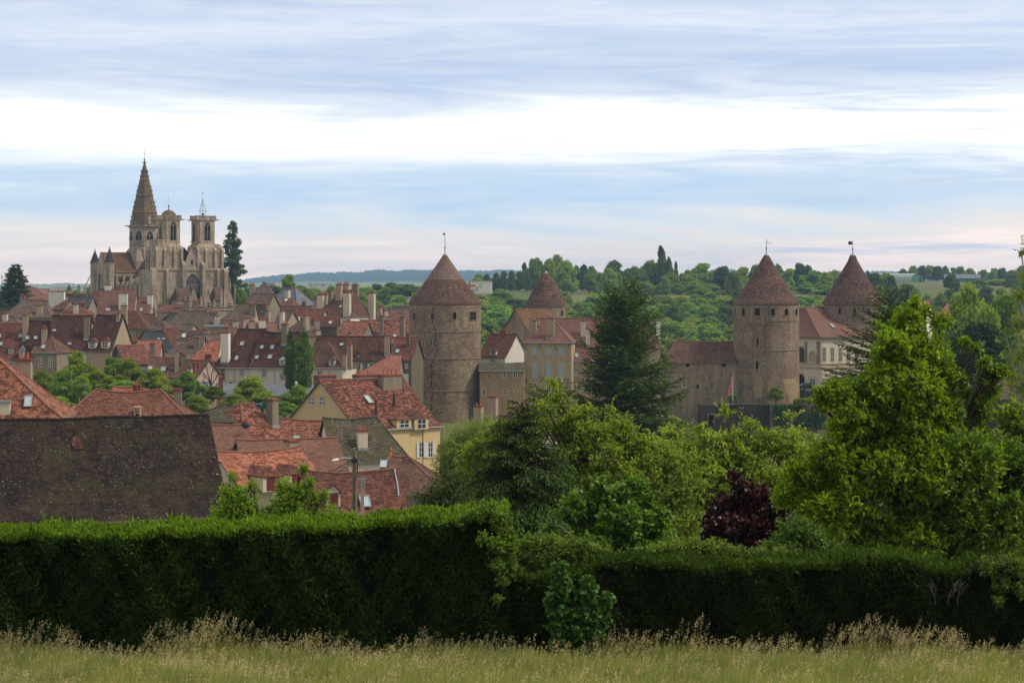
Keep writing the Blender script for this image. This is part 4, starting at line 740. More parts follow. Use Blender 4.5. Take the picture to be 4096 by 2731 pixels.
# palace with pilasters, arches and a corner towards the viewer
pl=House('cream palace with a large pinkish roof and arched left bays','d',500,1448,1850,605,820,35,24,4.5,0,roof='t_pink',wall='p_cream',sag=.05,oh=.6)
for x_ in (1470,1530,1589,1648,1705): pl.window(x_,903,1007,24)
pl.window(1470,1130,1178,26); pl.skylight(1545,615,90,24); pl.skylight(1530,745,26,26); pl.skylight(1690,742,26,26)
pl.window(1384,1128,1182,34,'L')
def arch_part(h,x,y0,y1,w,face,mat_in,name='arched_window'):
    a=h.hit(x,y0,face); c=h.hit(x,y1,face); W=w*h.mpp()/abs(h.s); H=a.z-c.z; r=W/2; b=MB(); N_=10
    pts=[(-r,-.015,0),(r,-.015,0)]+[(r*math.cos(t*math.pi/N_),-.015,H-r+r*math.sin(t*math.pi/N_)) for t in range(N_+1)]; b.face(pts,0)
    for i in range(N_):
        t0,t1=i*math.pi/N_,(i+1)*math.pi/N_; p=lambda q,t,yy=-.1:(q*math.cos(t),yy,H-r+q*math.sin(t)); b.face([p(r,t0),p(r+.3,t0),p(r+.3,t1),p(r,t1)],1); b.face([p(r+.3,t0,0),p(r+.3,t1,0),p(r+.3,t1),p(r+.3,t0)],1)
    for q in (-1,1): b.box(min(q*r,q*(r+.3)),max(q*r,q*(r+.3)),-.1,0,0,H-r,1)
    o=b.build(name,[M[mat_in],M['pale_stone']],h.o,tuple(c)); o.rotation_euler[2]=-math.pi/2
arch_part(pl,1303,898,1012,42,'L','glass'); arch_part(pl,1300,1098,1180,42,'L','void'); arch_part(pl,1384,935,1013,34,'L','p_tan','niche'); arch_part(pl,1222,898,1012,42,'L','glass')
for (x_,y0,y1,w) in ((1335,860,1020,22),(1427,860,1020,24),(1262,860,1020,22)):
    a=pl.hit(x_,y0,'L'); c=pl.hit(x_,y1,'L'); W=w*pl.mpp()/abs(pl.s)*.62; b=MB(); b.box(-W/2,W/2,-.18,0,0,a.z-c.z); b.box(-W/2-.12,W/2+.12,-.26,0,a.z-c.z-.35,a.z-c.z); q_=b.build('pilaster',M['stone'],pl.o,tuple(c)); q_.rotation_euler[2]=-math.pi/2
z1=pl.hit(1400,1055,'L').z; z2=pl.hit(1400,845,'L').z; b=MB()
for z_,t_ in ((z1,.35),(z1+.9,.18),(z2,.5)): b.box(-.22,0,-.22,pl.d,z_,z_+t_); b.box(0,pl.L,-.22,0,z_,z_+t_)
b.build('cornice',M['pale_stone'],pl.o); b=MB(); m=26
for i in range(m): b.box(-.9,-.75,i*.34+10.2,i*.34+10.36,z1+.35,z1+.9)
b.box(-.95,-.22,10,19.5,z1+.05,z1+.35); b.box(-.95,-.7,10,19.5,z1+.9,z1+1.05); b.build('balustrade',M['pale_stone'],pl.o); pl.pipe(0.0)
# ramparts and terraces
def rampart(label,reg,Y,x0,x1,yt,yb,th=0,dp=1.2,mat='rampart',cap='t_moss',cat='wall',name='rampart_wall',jag=.25):
    A=PR(reg,x0,yt,Y); B=PR(reg,x1,yt,Y+0.0); L=(B-A).length; zb=(HY-FY(reg,yb))/F*Y; o=empty(name,(A.x,Y,zb),R(th)); tag(o,label,cat); H=A.z-zb; b=MB(); n=max(4,int(L/1.4)); rr=random.Random(int(x0))
    hs=[H+rr.uniform(-jag,0) for _ in range(n+1)]
    for i in range(n):
        x,X=L*i/n,L*(i+1)/n
        for yy,fl in ((0,1),(dp,0)):
            p=[(x,yy,-2),(X,yy,-2),(X,yy,hs[i+1]),(x,yy,hs[i])]; b.face(p if fl else p[::-1],0)
        b.face([(x,0,hs[i]),(X,0,hs[i+1]),(X,dp,hs[i+1]),(x,dp,hs[i])],1)
    b.face([(0,dp,-2),(0,0,-2),(0,0,hs[0]),(0,dp,hs[0])]); b.face([(L,0,-2),(L,dp,-2),(L,dp,hs[-1]),(L,0,hs[-1])]); b.build('wall',[M[mat],M[cap]],o); return o,L,H
w1,L1,H1=rampart('blackened rampart wall with a mossy top and a doorway at left','d',460,555,1072,1318,1560,dp=6)
b=MB(); b.box(0,1.1,-.03,.02,0,2.3,0)
for q in ((-.15,0,0,2.3),(1.1,1.25,0,2.3),(-.2,1.3,2.3,2.5)): b.box(q[0],q[1],-.1,0,q[2],q[3],1)
b.build('doorway',[M['void'],M['stone']],w1,(62*460/F/1.8445,0,H1-(1480-1318)*460/F/1.8445))
rampart('rampart wall hung with ivy right of the blackened one','d',459,1072,1420,1322,1580,dp=5,mat='stone')
rampart('low dark terrace wall under the parked black car','d',478,1195,1450,1216,1400,dp=18)
rampart('rubble wall running right from the ivy hung rampart','d',462,1400,1900,1262,1600,dp=3,mat='stone')
rampart('low boundary wall in front of the round shadowed tree','f',330,1585,1960,1192,1345,dp=.6,mat='stone')
rampart('lower terrace wall below the boundary wall at right','f',325,1390,1960,1345,1480,dp=1.0,mat='rampart')
HB('cream house with a smooth salmon roof at the right edge','f',420,1590,2100,735,938,-5,10,0,0,roof='t_salmon',wall='p_white',ch=[(1730,668,64,D(v=.5,pots=1,m='brick')),(1596,712,26,D(v=.5,pots=1,m='brick'))],win=[(1735,990,1050,26,D(kind='s',sh='shutter_w'))],base=None)
HB('small red roofed house half hidden behind the oak crown','f',560,880,1060,525,610,-12,8,roof='t_salmon',wall='p_white')
HB('red roofed cottage seen between the oak and the round tree','f',545,1165,1290,548,640,-35,8,0,2,roof='t_salmon',wall='p_grey')
HB('dark roofed house in the shade right of the oak top','f',500,1180,1330,735,850,-10,8,roof='t_dark',wall='p_grey',ch=[(1385,700,50,D(v=.4,pots=2,m='brick'))])
# ======== collegiate church: local x along the west front, local y up the nave
CH=750.0; th=R(31); c0=P(340+600/2.24,0,CH); zb=T(c0.x,CH)-1
ch=empty('church',(c0.x,CH,zb),th); tag(ch,'great gothic church with a tall spire and two square bell towers','church')
def cz(y,dep=0): return (1299-y)/2.24/F*(CH+dep)-zb
def cxl(x): return (x-600)*.0397
CM=[M['church'],M['church_dk'],M['void'],M['t_brown'],M['lead'],M['pale_stone']]
def pointed(W,H,n=6):
    """outline of a pointed arch, from the left foot round to the right foot"""
    h=min(H*.6,W*.87); p=[(-W/2,0)]
    for i in range(n+1):
        a=math.radians(60)*i/n; p.append((W/2-W*math.cos(a), H-h+ (W*math.sin(a))*h/(W*.866)))
    return p+[(-x,z) for x,z in p[::-1][1:]]
def lancet(parent,x,y,z,W,H,rot=0,lights=2,name='lancet_window',fill='void',louv=False,proud=.12,rose=False):
    b=MB(); o1=pointed(W,H); o2=pointed(W+.5,H+.3)
    b.face([(a,-.02,c) for a,c in o1],0)
    for i in range(len(o1)-1):
        (a,c),(a2,c2)=o1[i],o1[i+1]; (e,f),(e2,f2)=o2[i],o2[i+1]
        b.face([(a,-proud,c),(a2,-proud,c2),(e2,-proud,f2),(e,-proud,f)],1); b.face([(e,0,f),(e,-proud,f),(e2,-proud,f2),(e2,0,f2)],1); b.face([(a,-.02,c),(a2,-.02,c2),(a2,-proud,c2),(a,-proud,c)],1)
    hs=H-W*.75
    for k in range(1,lights): xx=-W/2+W*k/lights; b.box(xx-.07,xx+.07,-.09,-.02,0,hs+(.3 if lights<4 else 0),1)
    for k in range(lights):
        w=W/lights; cx_=-W/2+w*(k+.5); pr=pointed(w*.92,w*.95,4)
        for (a,c),(a2,c2) in zip(pr[1:-1],pr[2:-1]): b.tube([(cx_+a,-.06,hs-w*.55+c),(cx_+a2,-.06,hs-w*.55+c2)],.055,4,1)
    rr=W*.2; zc=hs+W*.28
    if W>1:
        for k in range(8):
            a,a2=k*math.pi/4,(k+1)*math.pi/4; b.tube([(rr*math.cos(a),-.06,zc+rr*math.sin(a)),(rr*math.cos(a2),-.06,zc+rr*math.sin(a2))],.06,4,1)
    if rose:
        for qx,qz,q in ((-W*.26,hs-.0,W*.11),(W*.26,hs,W*.11),(0,hs-.1,W*.10)):
            for k in range(8):
                a,a2=k*math.pi/4,(k+1)*math.pi/4; b.tube([(qx+q*math.cos(a),-.06,qz+q*math.sin(a)),(qx+q*math.cos(a2),-.06,qz+q*math.sin(a2))],.05,4,1)
        b.box(-W/2,W/2,-.07,-.02,hs*.5,hs*.5+.1,1)
    if louv:
        for k in range(4): b.box(-W/2+.05,W/2-.05,-.35,-.03,H*.12+k*H*.12,H*.12+k*H*.12+.07,1)
    o=b.build(name,[M[fill],M['church']],parent,(x,y,z)); o.rotation_euler[2]=rot; return o
def pinnacle(parent,x,y,z,h,r=.45,name='pinnacle'):
    b=MB(); b.box(x-r,x+r,y-r,y+r,z,z+h*.35); b.frustum(x,y,z+h*.35,z+h,2.1*r,2.1*r,.12,.12)
    for k in range(1,5):
        t=k/5; w=r*1.15*(1-t)+.1; b.box(x-w-.06,x+w+.06,y-.09,y+.09,z+h*(.35+.6*t),z+h*(.35+.6*t)+.14); b.box(x-.09,x+.09,y-w-.06,y+w+.06,z+h*(.35+.6*t),z+h*(.35+.6*t)+.14)
    b.lathe([(0,z+h-.15),(.16,z+h),(0,z+h+.2)],6,x,y); return b.build(name,M['church'],parent)
# west front body with buttresses
zt=cz(1160); wf=MB(); wf.box(0,26.6,.8,10,0,zt,bot=False)
wf.box(11.7,17.2,1.6,9,zt,cz(1150,2)); wf.build('west_front',CM,ch)
b=MB()
for (x0,x1,top,yy) in ((-.3,1.6,1160,-.9),(5.0,6.0,1160,-.5),(10.6,11.9,1100,-1.0),(17.6,18.8,1100,-1.0),(23.2,24.2,1160,-.6),(25.6,27.2,1160,-1.0)):
    z=cz(top); b.box(x0,x1,yy,.8,0,z*.55,bot=False); b.box(x0+.1,x1-.1,yy+.3,.8,z*.55,z-.5); b.face([(x0+.1,yy+.3,z-.5),(x1-.1,yy+.3,z-.5),(x1-.1,.8,z+.6),(x0+.1,.8,z+.6)])
for x0 in (-.3,25.9): b.box(x0,x0+1,9,10.9,0,zt,bot=False)
b.build('buttresses',CM,ch); ch_parts=[]
b=MB()
for z in (zt-.2,cz(1150)-.1): b.box(-.35,26.95,.45,.8,z,z+.3)
b.build('cornice',[M['pale_stone']],ch)
def bell_tower(x0,x1,bx0,bx1,nm,dome):
    z0=zt; z1=cz(940,3); z2=cz(712,4); z3=cz(672,4)
    t=MB(); t.box(x0,x1,1.2,9.2,z0,z1-.6); t.frustum((x0+x1)/2,5.2,z1-.6,z1+.5,x1-x0,8,bx1-bx0+.6,7.2)
    for q in (x0,x0+2.9,x1-3.4,x1-.9):   # tall pilaster buttresses with stepped caps
        t.box(q,q+.85,.55,1.25,z0,z1-1.7); t.face([(q,.55,z1-1.7),(q+.85,.55,z1-1.7),(q+.85,1.25,z1-.7),(q,1.25,z1-.7)]); t.box(x0-.6,x0+.02,1.4+(q-x0)*.7,2.2+(q-x0)*.7,z0,z1-1.7)
    o=t.build('bell_tower',CM,ch)
    for lx in (x0+1.9,(x0+x1)/2+.1,x1-1.9): lancet(o,lx,1.2,z0+1.0,1.25,z1-z0-3.0,fill='church',lights=1,name='blind_arch',proud=.15)
    for ly in (3.4,6.6): lancet(o,x0,ly,z0+1.0,1.2,z1-z0-3.0,rot=-math.pi/2,fill='church',lights=1,name='blind_arch',proud=.15)
    b=MB(); cut=.75; B0,B1=2.0,8.4
    oc=[(bx0+cut,B0),(bx1-cut,B0),(bx1,B0+cut),(bx1,B1-cut),(bx1-cut,B1),(bx0+cut,B1),(bx0,B1-cut),(bx0,B0+cut)]
    def ring(s,z): cx_,cy_=(bx0+bx1)/2,(B0+B1)/2; return [(cx_+(x-cx_)*s,cy_+(y-cy_)*s,z) for x,y in oc]
    def band(b,s0,za,s1,zc,mi=0):
        A,Bq=ring(s0,za),ring(s1,zc)
        for i in range(8): b.face([A[i],A[(i+1)%8],Bq[(i+1)%8],Bq[i]],mi)
    band(b,1,z1-.3,1,z2); b.build('belfry',CM,o)
    b=MB(); band(b,1.0,z2-.35,1.1,z2); band(b,1.1,z2,1.1,z2+.2); b.face(ring(1.1,z2+.2)); A=ring(1.08,z2+.2); 
    for i in range(8):
        a,c=Vector(A[i]),Vector(A[(i+1)%8]); m=max(2,int((c-a).length/.35))
        for k in range(m): p=a.lerp(c,(k+.5)/m); b.box(p.x-.06,p.x+.06,p.y-.06,p.y+.06,z2+.2,z3-.12)
        b.tube([a+Vector((0,0,z3-z2-.3)),c+Vector((0,0,z3-z2-.3))],.13,5); b.box(a.x-.17,a.x+.17,a.y-.17,a.y+.17,z2+.2,z3+.1)
    b.build('balustrade',M['church'],o)
    for sx,sy in ((-1,-1),(1,-1),(-1,1),(1,1)):
        b=MB()
        cx_,cy_=(bx0+bx1)/2,(B0+B1)/2; p=Vector((cx_+sx*(bx1-bx0)*.5,cy_+sy*(B1-B0)*.5,z2)); q=p+Vector((sx*1.3,sy*.5,.12)); b.tube([p,q],[.22,.10],5); b.build('gargoyle',M['church_dk'],o)
    lancet(o,(bx0+bx1)/2+.2,B0,cz(930,3)+1.3,2.1,(z2-z1)*.74,louv=True,name='belfry_window'); lancet(o,bx0,(B0+B1)/2,cz(930,3)+1.0,2.0,(z2-z1)*.74,rot=-math.pi/2,louv=True,name='belfry_window')
    cx_,cy_=(bx0+bx1)/2-.1,(B0+B1)/2
    if dome:
        b=MB(); r=2.55; b.lathe([(r+.1,z2+.2),(r+.1,z2+.9)]+[(r*math.cos(t*math.pi/16),z2+.9+r*.95*math.sin(t*math.pi/16)) for t in range(9)],8,cx_,cy_,a0=math.pi/8); b.build('dome',M['church_dk'],o)
        b=MB(); zt_=z2+.9+r*.95; b.lathe([(.35,zt_-.15),(.12,zt_+.5),(.12,zt_+.9),(.36,zt_+1.15),(.36,zt_+1.3),(0,zt_+1.6)],8,cx_,cy_); b.tube([(cx_,cy_,zt_+1.5),(cx_,cy_,cz(488,4))],.03,4); b.build('finial',M['iron'],o)
    else:
        b=MB(); g=z2+.2; zt_=cz(455,4)
        for k in range(6):
            a=k*math.pi/3; ca,sa=math.cos(a),math.sin(a)
            b.tube([(cx_+r*ca,cy_+r*sa,g+h) for r,h in ((1.35,0),(1.3,1.4),(.75,2.0),(1.2,2.6),(1.1,3.4),(.5,4.2),(.75,4.9),(.3,5.7),(.12,6.7))],.06,4)
        for r,h in ((1.35,.15),(1.3,1.4),(1.25,3.0),(.75,4.8),(.4,5.6)):
            b.tube([(cx_+r*math.cos(k*math.pi/6),cy_+r*math.sin(k*math.pi/6),g+h) for k in range(13)],.055,4)
        b.tube([(cx_,cy_,g+5.4),(cx_,cy_,zt_)],.035,4); b.box(cx_-.28,cx_+.02,cy_-.02,cy_+.02,zt_-.7,zt_-.1); b.tube([(cx_-.45,cy_,g+7.1),(cx_+.45,cy_,g+7.1)],.05,4)
        b.tube([(cx_+1.4,cy_,g+1.9),(cx_+2.3,cy_,g+2.2)],.03,4)
        o2=b.build('bell_cage',M['zinc'],o); b=MB(); b.lathe([(0,g+2.3),(.35,g+2.2),(.5,g+1.4),(.75,g+.7),(.7,g+.6)],12,cx_,cy_); b.build('bell',M['iron'],o2)
    return o
bell_tower(1.6,11.4,5.2,11.1,'l',True); bell_tower(16.4,26.0,17.2,23.6,'r',False)
# octagonal stair turret on the outer left corner
b=MB(); b.lathe([(2.5,zt),(2.5,cz(905,4)),(2.7,cz(905,4)),(2.7,cz(893,4))],8,3.4,3.4,a0=math.pi/8); b.lathe([(2.7,cz(893,4)),(0,cz(893,4)+.02)],8,3.4,3.4,a0=math.pi/8); b.build('stair_turret',CM,ch)
# nave gable and great window
b=MB(); g0,ga=cz(1155,1),cz(952,1); gx0,gx1,gm=11.6,17.6,14.6
b.face([(gx0-.3,1.0,g0),(gx1+.3,1.0,g0),(gm,1.0,ga)]); b.box(gx0,gx1,1.0,1.6,0,g0,bot=False)
for s_ in (-1,1):
    e=gx0-.5 if s_<0 else gx1+.5; p=[(e,.8,g0),(gm,.8,ga+.35),(gm,1.5,ga+.35),(e,1.5,g0)]; b.face(p); q=[(e,.8,g0-.3),(gm,.8,ga),(gm,.8,ga+.35),(e,.8,g0)]; b.face(q)
b.build('nave_gable',CM,ch); lancet(ch,gm,1.0,cz(1112,1),.7,1.9,lights=1,name='gable_window'); lancet(ch,gm,.78,cz(1422,1),5.6,cz(1192,1)-cz(1422,1),lights=4,name='great_window',fill='glass',proud=.5,rose=True)
b=MB(); zc=ga+.3; b.box(gm-.12,gm+.12,.95,1.2,zc,zc+2.1); b.box(gm-.65,gm+.65,.95,1.2,zc+1.15,zc+1.42); b.lathe([(.4,zc-.4),(.3,zc+.2),(0,zc+.3)],6,gm,1.07); b.build('cross',M['church_dk'],ch)
# clock face on the right tower base
b=MB()
for k in range(24):
    a,c=k*math.pi/12,(k+1)*math.pi/12; b.face([(r*math.cos(t),-.0,r*math.sin(t)) for r,t in ((1.0,c),(1.0,a),(.85,a),(.85,c))])
for k in range(12):
    a=k*math.pi/6; b.face([((.62 if i in(0,3) else .82)*math.cos(a+(-.05 if i<2 else .05)),-.01,(.62 if i in(0,3) else .82)*math.sin(a+(-.05 if i<2 else .05))) for i in range(4)])
b.face([(-.04,-.02,0),(.04,-.02,0),(.3,-.02,.5),(.22,-.02,.55)]); b.face([(0,-.02,-.04),(0,-.02,.04),(-.62,-.02,.22),(-.62,-.02,.16)])
b.build('clock_face',M['church_dk'],ch,(20.2,.76,cz(1222)))
# nave, aisles, transept, choir
def roofbox(x0,x1,y0,y1,ze,zr,alongy,mat='t_brown',name='roof',gab=True):
    b=MB(); xm,ym=(x0+x1)/2,(y0+y1)/2; o=.35
    if alongy:
        for s_,xe in ((-1,x0-o),(1,x1+o)):
            p=[(xe,y0,ze),(xe,y1,ze),(xm,y1,zr),(xm,y0,zr)]; b.face(p[::-1] if s_<0 else p)
    else:
        for s_,ye in ((-1,y0-o),(1,y1+o)):
            p=[(x0,ye,ze),(x1,ye,ze),(x1,ym,zr),(x0,ym,zr)]; b.face(p if s_<0 else p[::-1])
    return b.build(name,M[mat],ch)
nr=cz(985,20)
b=MB(); b.box(9.4,19.2,9,62,0,cz(1172,25),bot=False); b.box(5.0,23.6,9,60,0,cz(1262,25),bot=False); b.build('nave_wall',CM,ch)
roofbox(9.2,19.4,6.5,58,cz(1172,25),cz(968,25),True,'t_brown','nave_roof')
b=MB()
for s_ in (-1,1):
    xa,xb=(5.0,9.4) if s_<0 else (23.6,19.2); p=[(xa-.3*-s_*-1,9,cz(1262,25)),(xa,60,cz(1262,25)),(xb,60,cz(1230,25)+.2),(xb,9,cz(1230,25)+.2)]; b.face(p[::-1] if s_<0 else p)
b.build('aisle_roof',M['t_brown'],ch)
b=MB()
for k in range(7):      # flying buttresses
    y_=12.5+k*5.2
    if 33<y_<47: continue
    b.box(3.3,5.4,y_-.45,y_+.45,0,cz(1238,25),bot=False)
    ar=[(4.4,cz(1262,25)+.6),(6,cz(1230,25)),(7.8,cz(1208,25)),(9.4,cz(1195,25))]
    for (xa,za),(xb,zb_) in zip(ar,ar[1:]):
        for yy in (y_-.3,y_+.3): p=[(xa,yy,za-.9),(xb,yy,zb_-.7),(xb,yy,zb_),(xa,yy,za)]; b.face(p)
        b.face([(xa,y_-.3,za),(xb,y_-.3,zb_),(xb,y_+.3,zb_),(xa,y_+.3,za)])
b.build('flying_buttress',CM,ch)
for k in range(6): lancet(ch,5.0,15+k*3.2,3.2,1.3,5.2,rot=-math.pi/2,name='aisle_window',fill='glass')
# transept arm to the left with its gable between two turrets
tz,tr=cz(1178,36),cz(1006,36)
b=MB(); b.box(-2.2,13,35.5,46.5,0,tz,bot=False); b.face([(-2.2,46.5,tz),(-2.2,35.5,tz),(-2.2,41,tr+.5)]); b.build('transept',CM,ch)
roofbox(-2.0,13.6,35.5,46.5,tz,tr,False,'t_lichen','transept_roof')
lancet(ch,-2.2,41,tz*.35,3.4,tz*.62,rot=-math.pi/2,lights=2,name='transept_window',fill='glass',proud=.4)
b=MB()
for k in range(4): x_=1.2+k*2.6; b.box(x_-.35,x_+.35,34.5,35.6,0,tz-1.2,bot=False)
b.box(-2.2,13,35.2,35.55,tz-.3,tz); b.build('transept_buttress',CM,ch)
for k in range(3): lancet(ch,2.5+k*2.6,35.5,tz*.42,1.8,tz*.5,name='transept_window',fill='void' if k else 'glass')
for (tx,ty,top) in ((-2.0,47.2,975),(-1.4,34.8,957)):
    b=MB(); e=cz(1103,36); b.lathe([(1.55,0),(1.55,e-.2),(1.8,e),(1.75,e+.15)],8,tx,ty,a0=math.pi/8); o=b.build('turret',CM,ch)
    b=MB(); b.lathe([(1.75,e+.1),(.1,cz(top+12,36))],8,tx,ty,a0=math.pi/8); b.lathe([(.1,cz(top+12,36)),(.22,cz(top+6,36)),(0,cz(top,36))],6,tx,ty); b.build('turret_cap',M['slate_blue'] if False else M['t_slate'],o)
b=MB(); x_,z_=11.4,cz(998,36); b.tube([(x_,41,z_-.6),(x_,41,z_+2.5)],.06,5); b.tube([(x_-.45,41,z_+1.9),(x_+.45,41,z_+1.9)],.05,4); b.build('ridge_cross',M['iron'],ch)
# lower chapels on the left flank
b=MB(); b.box(1.6,5.0,12,34.5,0,cz(1290,20),bot=False)
for k in range(6): b.box(.9,1.7,12+k*4.2,12.7+k*4.2,0,cz(1270,20),bot=False)
b.build('chapel_wall',CM,ch); b=MB(); b.face([(5.0,12,cz(1262,20)),(5.0,34.5,cz(1262,20)),(1.4,34.5,cz(1290,20)),(1.4,12,cz(1290,20))]); b.build('chapel_roof',M['t_moss'],ch)
# crossing tower: belfry, octagonal spire in five banded stages
sx,sy,dp=13.6,40.5,40
def oct(b,prof,mi=0): b.lathe(prof,8,sx,sy,mi,a0=math.pi/8)
k_=(CH+dp)/F/2.24
def rz(w): return w*k_/2/math.cos(math.pi/8)*1.02
b=MB(); b.box(sx-5.0,sx+5.0,sy-5.0,sy+5.0,cz(1180,dp),cz(1085,dp)); b.frustum(sx,sy,cz(1085,dp),cz(985,dp),10.0,10.0,8.6,8.6); oct(b,[(rz(262),cz(1090,dp)),(rz(258),cz(975,dp)),(rz(245),cz(965,dp)),(rz(240),cz(795,dp)),(rz(252),cz(782,dp)),(rz(285),cz(775,dp)),(rz(285),cz(765,dp))]); b.build('crossing_tower',CM,ch)
ap=rz(242)*math.cos(math.pi/8)
for k in range(8):
    a=math.radians(45*k)-math.pi/2; nx_,ny_=math.cos(a),math.sin(a)
    lancet(ch,sx+nx_*ap,sy+ny_*ap,cz(905,dp),2.3,cz(815,dp)-cz(905,dp),rot=a+math.pi/2,name='belfry_window',proud=.3)
    lancet(ch,sx+nx_*ap,sy+ny_*ap,cz(960,dp),2.2,1.9,rot=a+math.pi/2,name='blind_arch',fill='church',proud=.2)
st=[(765,236),(655,198),(650,208),(640,196),(505,138),(498,148),(490,136),(366,82),(360,90),(354,78),(245,30),(238,36),(230,22),(200,14)]
b=MB(); oct(b,[(rz(w),cz(y,dp)) for y,w in st])
oct(b,[(rz(14),cz(200,dp)),(.5,cz(196,dp)),(.95,cz(202,dp)),(.2,cz(190,dp)),(.18,cz(178,dp)),(.45,cz(172,dp)),(0,cz(166,dp))])
for k in range(8):          # knobs up the arrises
    a=math.pi/8+k*math.pi/4
    for yy in (730,690,600,560,455,420,325,290,275):
        i=[j for j in range(len(st)-1) if st[j][0]>=yy>=st[j+1][0]][0]; w=lerp(st[i][1],st[i+1][1],(st[i][0]-yy)/max(1,st[i][0]-st[i+1][0])); r=rz(w); z=cz(yy,dp)
        b.frustum(sx+r*math.cos(a),sy+r*math.sin(a),z-.15,z+.35,.28,.28,.5,.5)
sp=b.build('spire',[M['church_dk']],ch)
b=MB()
for k in range(4):
    a=math.radians(90*k)-math.pi/2+math.radians(0); w=rz(216)*math.cos(math.pi/8); x_,y_=sx+w*math.cos(a),sy+w*math.sin(a); b.frustum(x_,y_,cz(755,dp),cz(712,dp),1.0,1.0,.9,.9); b.frustum(x_,y_,cz(712,dp),cz(672,dp),1.25,1.25,.02,.02)
b.build('spire_lucarne',M['church'],sp)
b=MB(); z_=cz(168,dp); b.tube([(sx,sy,z_-.2),(sx,sy,cz(80,dp))],.045,5); b.tube([(sx-.85,sy,cz(121,dp)),(sx+.85,sy,cz(121,dp))],.045,4); b.lathe([(0,cz(86,dp)),(.16,cz(83,dp)),(0,cz(78,dp))],6,sx,sy); b.build('spire_cross',M['iron'],sp)
for k in range(8):
    b=MB(); a=math.pi/8+k*math.pi/4; r=rz(280); b.tube([(sx+r*math.cos(a),sy+r*math.sin(a),cz(772,dp)),(sx+(r+1.2)*math.cos(a),sy+(r+1.2)*math.sin(a),cz(768,dp))],[.18,.08],4); b.build('gargoyle',M['church_dk'],ch)
# porch: two small roofed bays with gables, pinnacles and a pierced balustrade
for (x0,x1,apex) in ((6.6,12.4,1345),(20.2,24.6,1338)):
    e=cz(1440,-6); r_=cz(1322,-6); b=MB(); b.box(x0,x1,-6,.8,0,e,bot=False); o=b.build('porch',CM,ch); b=MB(); ym=-2.6
    b.face([(x0-.2,-6.2,e),(x1+.2,-6.2,e),(x1-.8,ym,r_),(x0+.8,ym,r_)]); b.face([(x0-.2,.8,e),(x0-.2,-6.2,e),(x0+.8,ym,r_)]); b.face([(x1+.2,-6.2,e),(x1+.2,.8,e),(x1-.8,ym,r_)]); b.build('porch_roof',M['t_brown'],o)
for gx,ga_,w in ((11.9,1330,3.4),(17.0,1350,2.0),(24.6,1333,3.6)):
    b=MB(); z0=cz(1470,-8); z1=cz(ga_,-8); b.face([(gx-w/2,-7.2,z0),(gx+w/2,-7.2,z0),(gx,-7.2,z1)]); b.box(gx-w/2,gx+w/2,-7.2,-6.2,0,z0,bot=False)
    for s_ in (-1,1): b.face([(gx+s_*(w/2+.15),-7.4,z0),(gx,-7.4,z1+.2),(gx,-6.8,z1+.2),(gx+s_*(w/2+.15),-6.8,z0)])
    o=b.build('porch_gable',CM,ch); lancet(o,gx,-7.2,z0-1.2,.9,1.7,lights=1)
for x_,y_ in ((8.6,1395),(10.3,1395),(14.2,1395),(15.6,1290),(21.4,1330),(22.6,1330),(26.6,1240),(28.4,1285),(29.6,1370),(18.9,1420)): pinnacle(ch,x_,-7.6 if x_<26 else -3,cz(1500,-8),cz(y_,-8)-cz(1500,-8),.35)
b=MB(); zb2=cz(1515,-8); 
for k in range(40): x_=6.5+k*.52; b.box(x_,x_+.12,-7.9,-7.7,zb2,zb2+1.2)
b.box(6.4,27.4,-7.95,-7.65,zb2-.5,zb2); b.box(6.4,27.4,-7.95,-7.65,zb2+1.2,zb2+1.4); b.box(6.4,27.4,-7.7,-6.2,0,zb2-.4,bot=False); b.build('porch_balustrade',M['church'],ch)
# construction boom behind the church
b=MB(); A=PR('a',797,232,905); B_=PR('a',887,50,905); b.tube([A,B_],.22,6); b.tube([A+Vector((0,0,-8)),A],.5,6); b.build('crane_boom',M['zinc'])
tag(S.objects['crane_boom'],'thin grey crane boom slanting up behind the church','crane')
# ======== foliage: every leaf or leaf spray is a face of its own
def unit(a): return a/np.maximum(1e-9,np.linalg.norm(a,axis=1,keepdims=True))
def leaf_arrays(C,A,N,L,W,fold=.15,base=.0):
    A=unit(A); N=unit(N-A*np.sum(N*A,axis=1,keepdims=True)); Sd=np.cross(A,N); n=len(C)
    L=np.broadcast_to(np.asarray(L,float),(n,))[:,None]; W=np.broadcast_to(np.asarray(W,float),(n,))[:,None]
    m=C+A*L*.55
    V=np.stack([C,m+Sd*W*.5+N*W*fold,C+A*L,m-Sd*W*.5+N*W*fold],axis=1).reshape(-1,3)
    return V
def quads(n): return np.arange(n*4,dtype=np.int32).reshape(-1,4)
def rdir(n,rng): return unit(rng.normal(size=(n,3)))
def foliage(name,V,mats,parent=None,mi=None,loc=(0,0,0)): return obj(name,np_mesh(name,V,quads(len(V)//4),4,mats,mi),parent,loc)
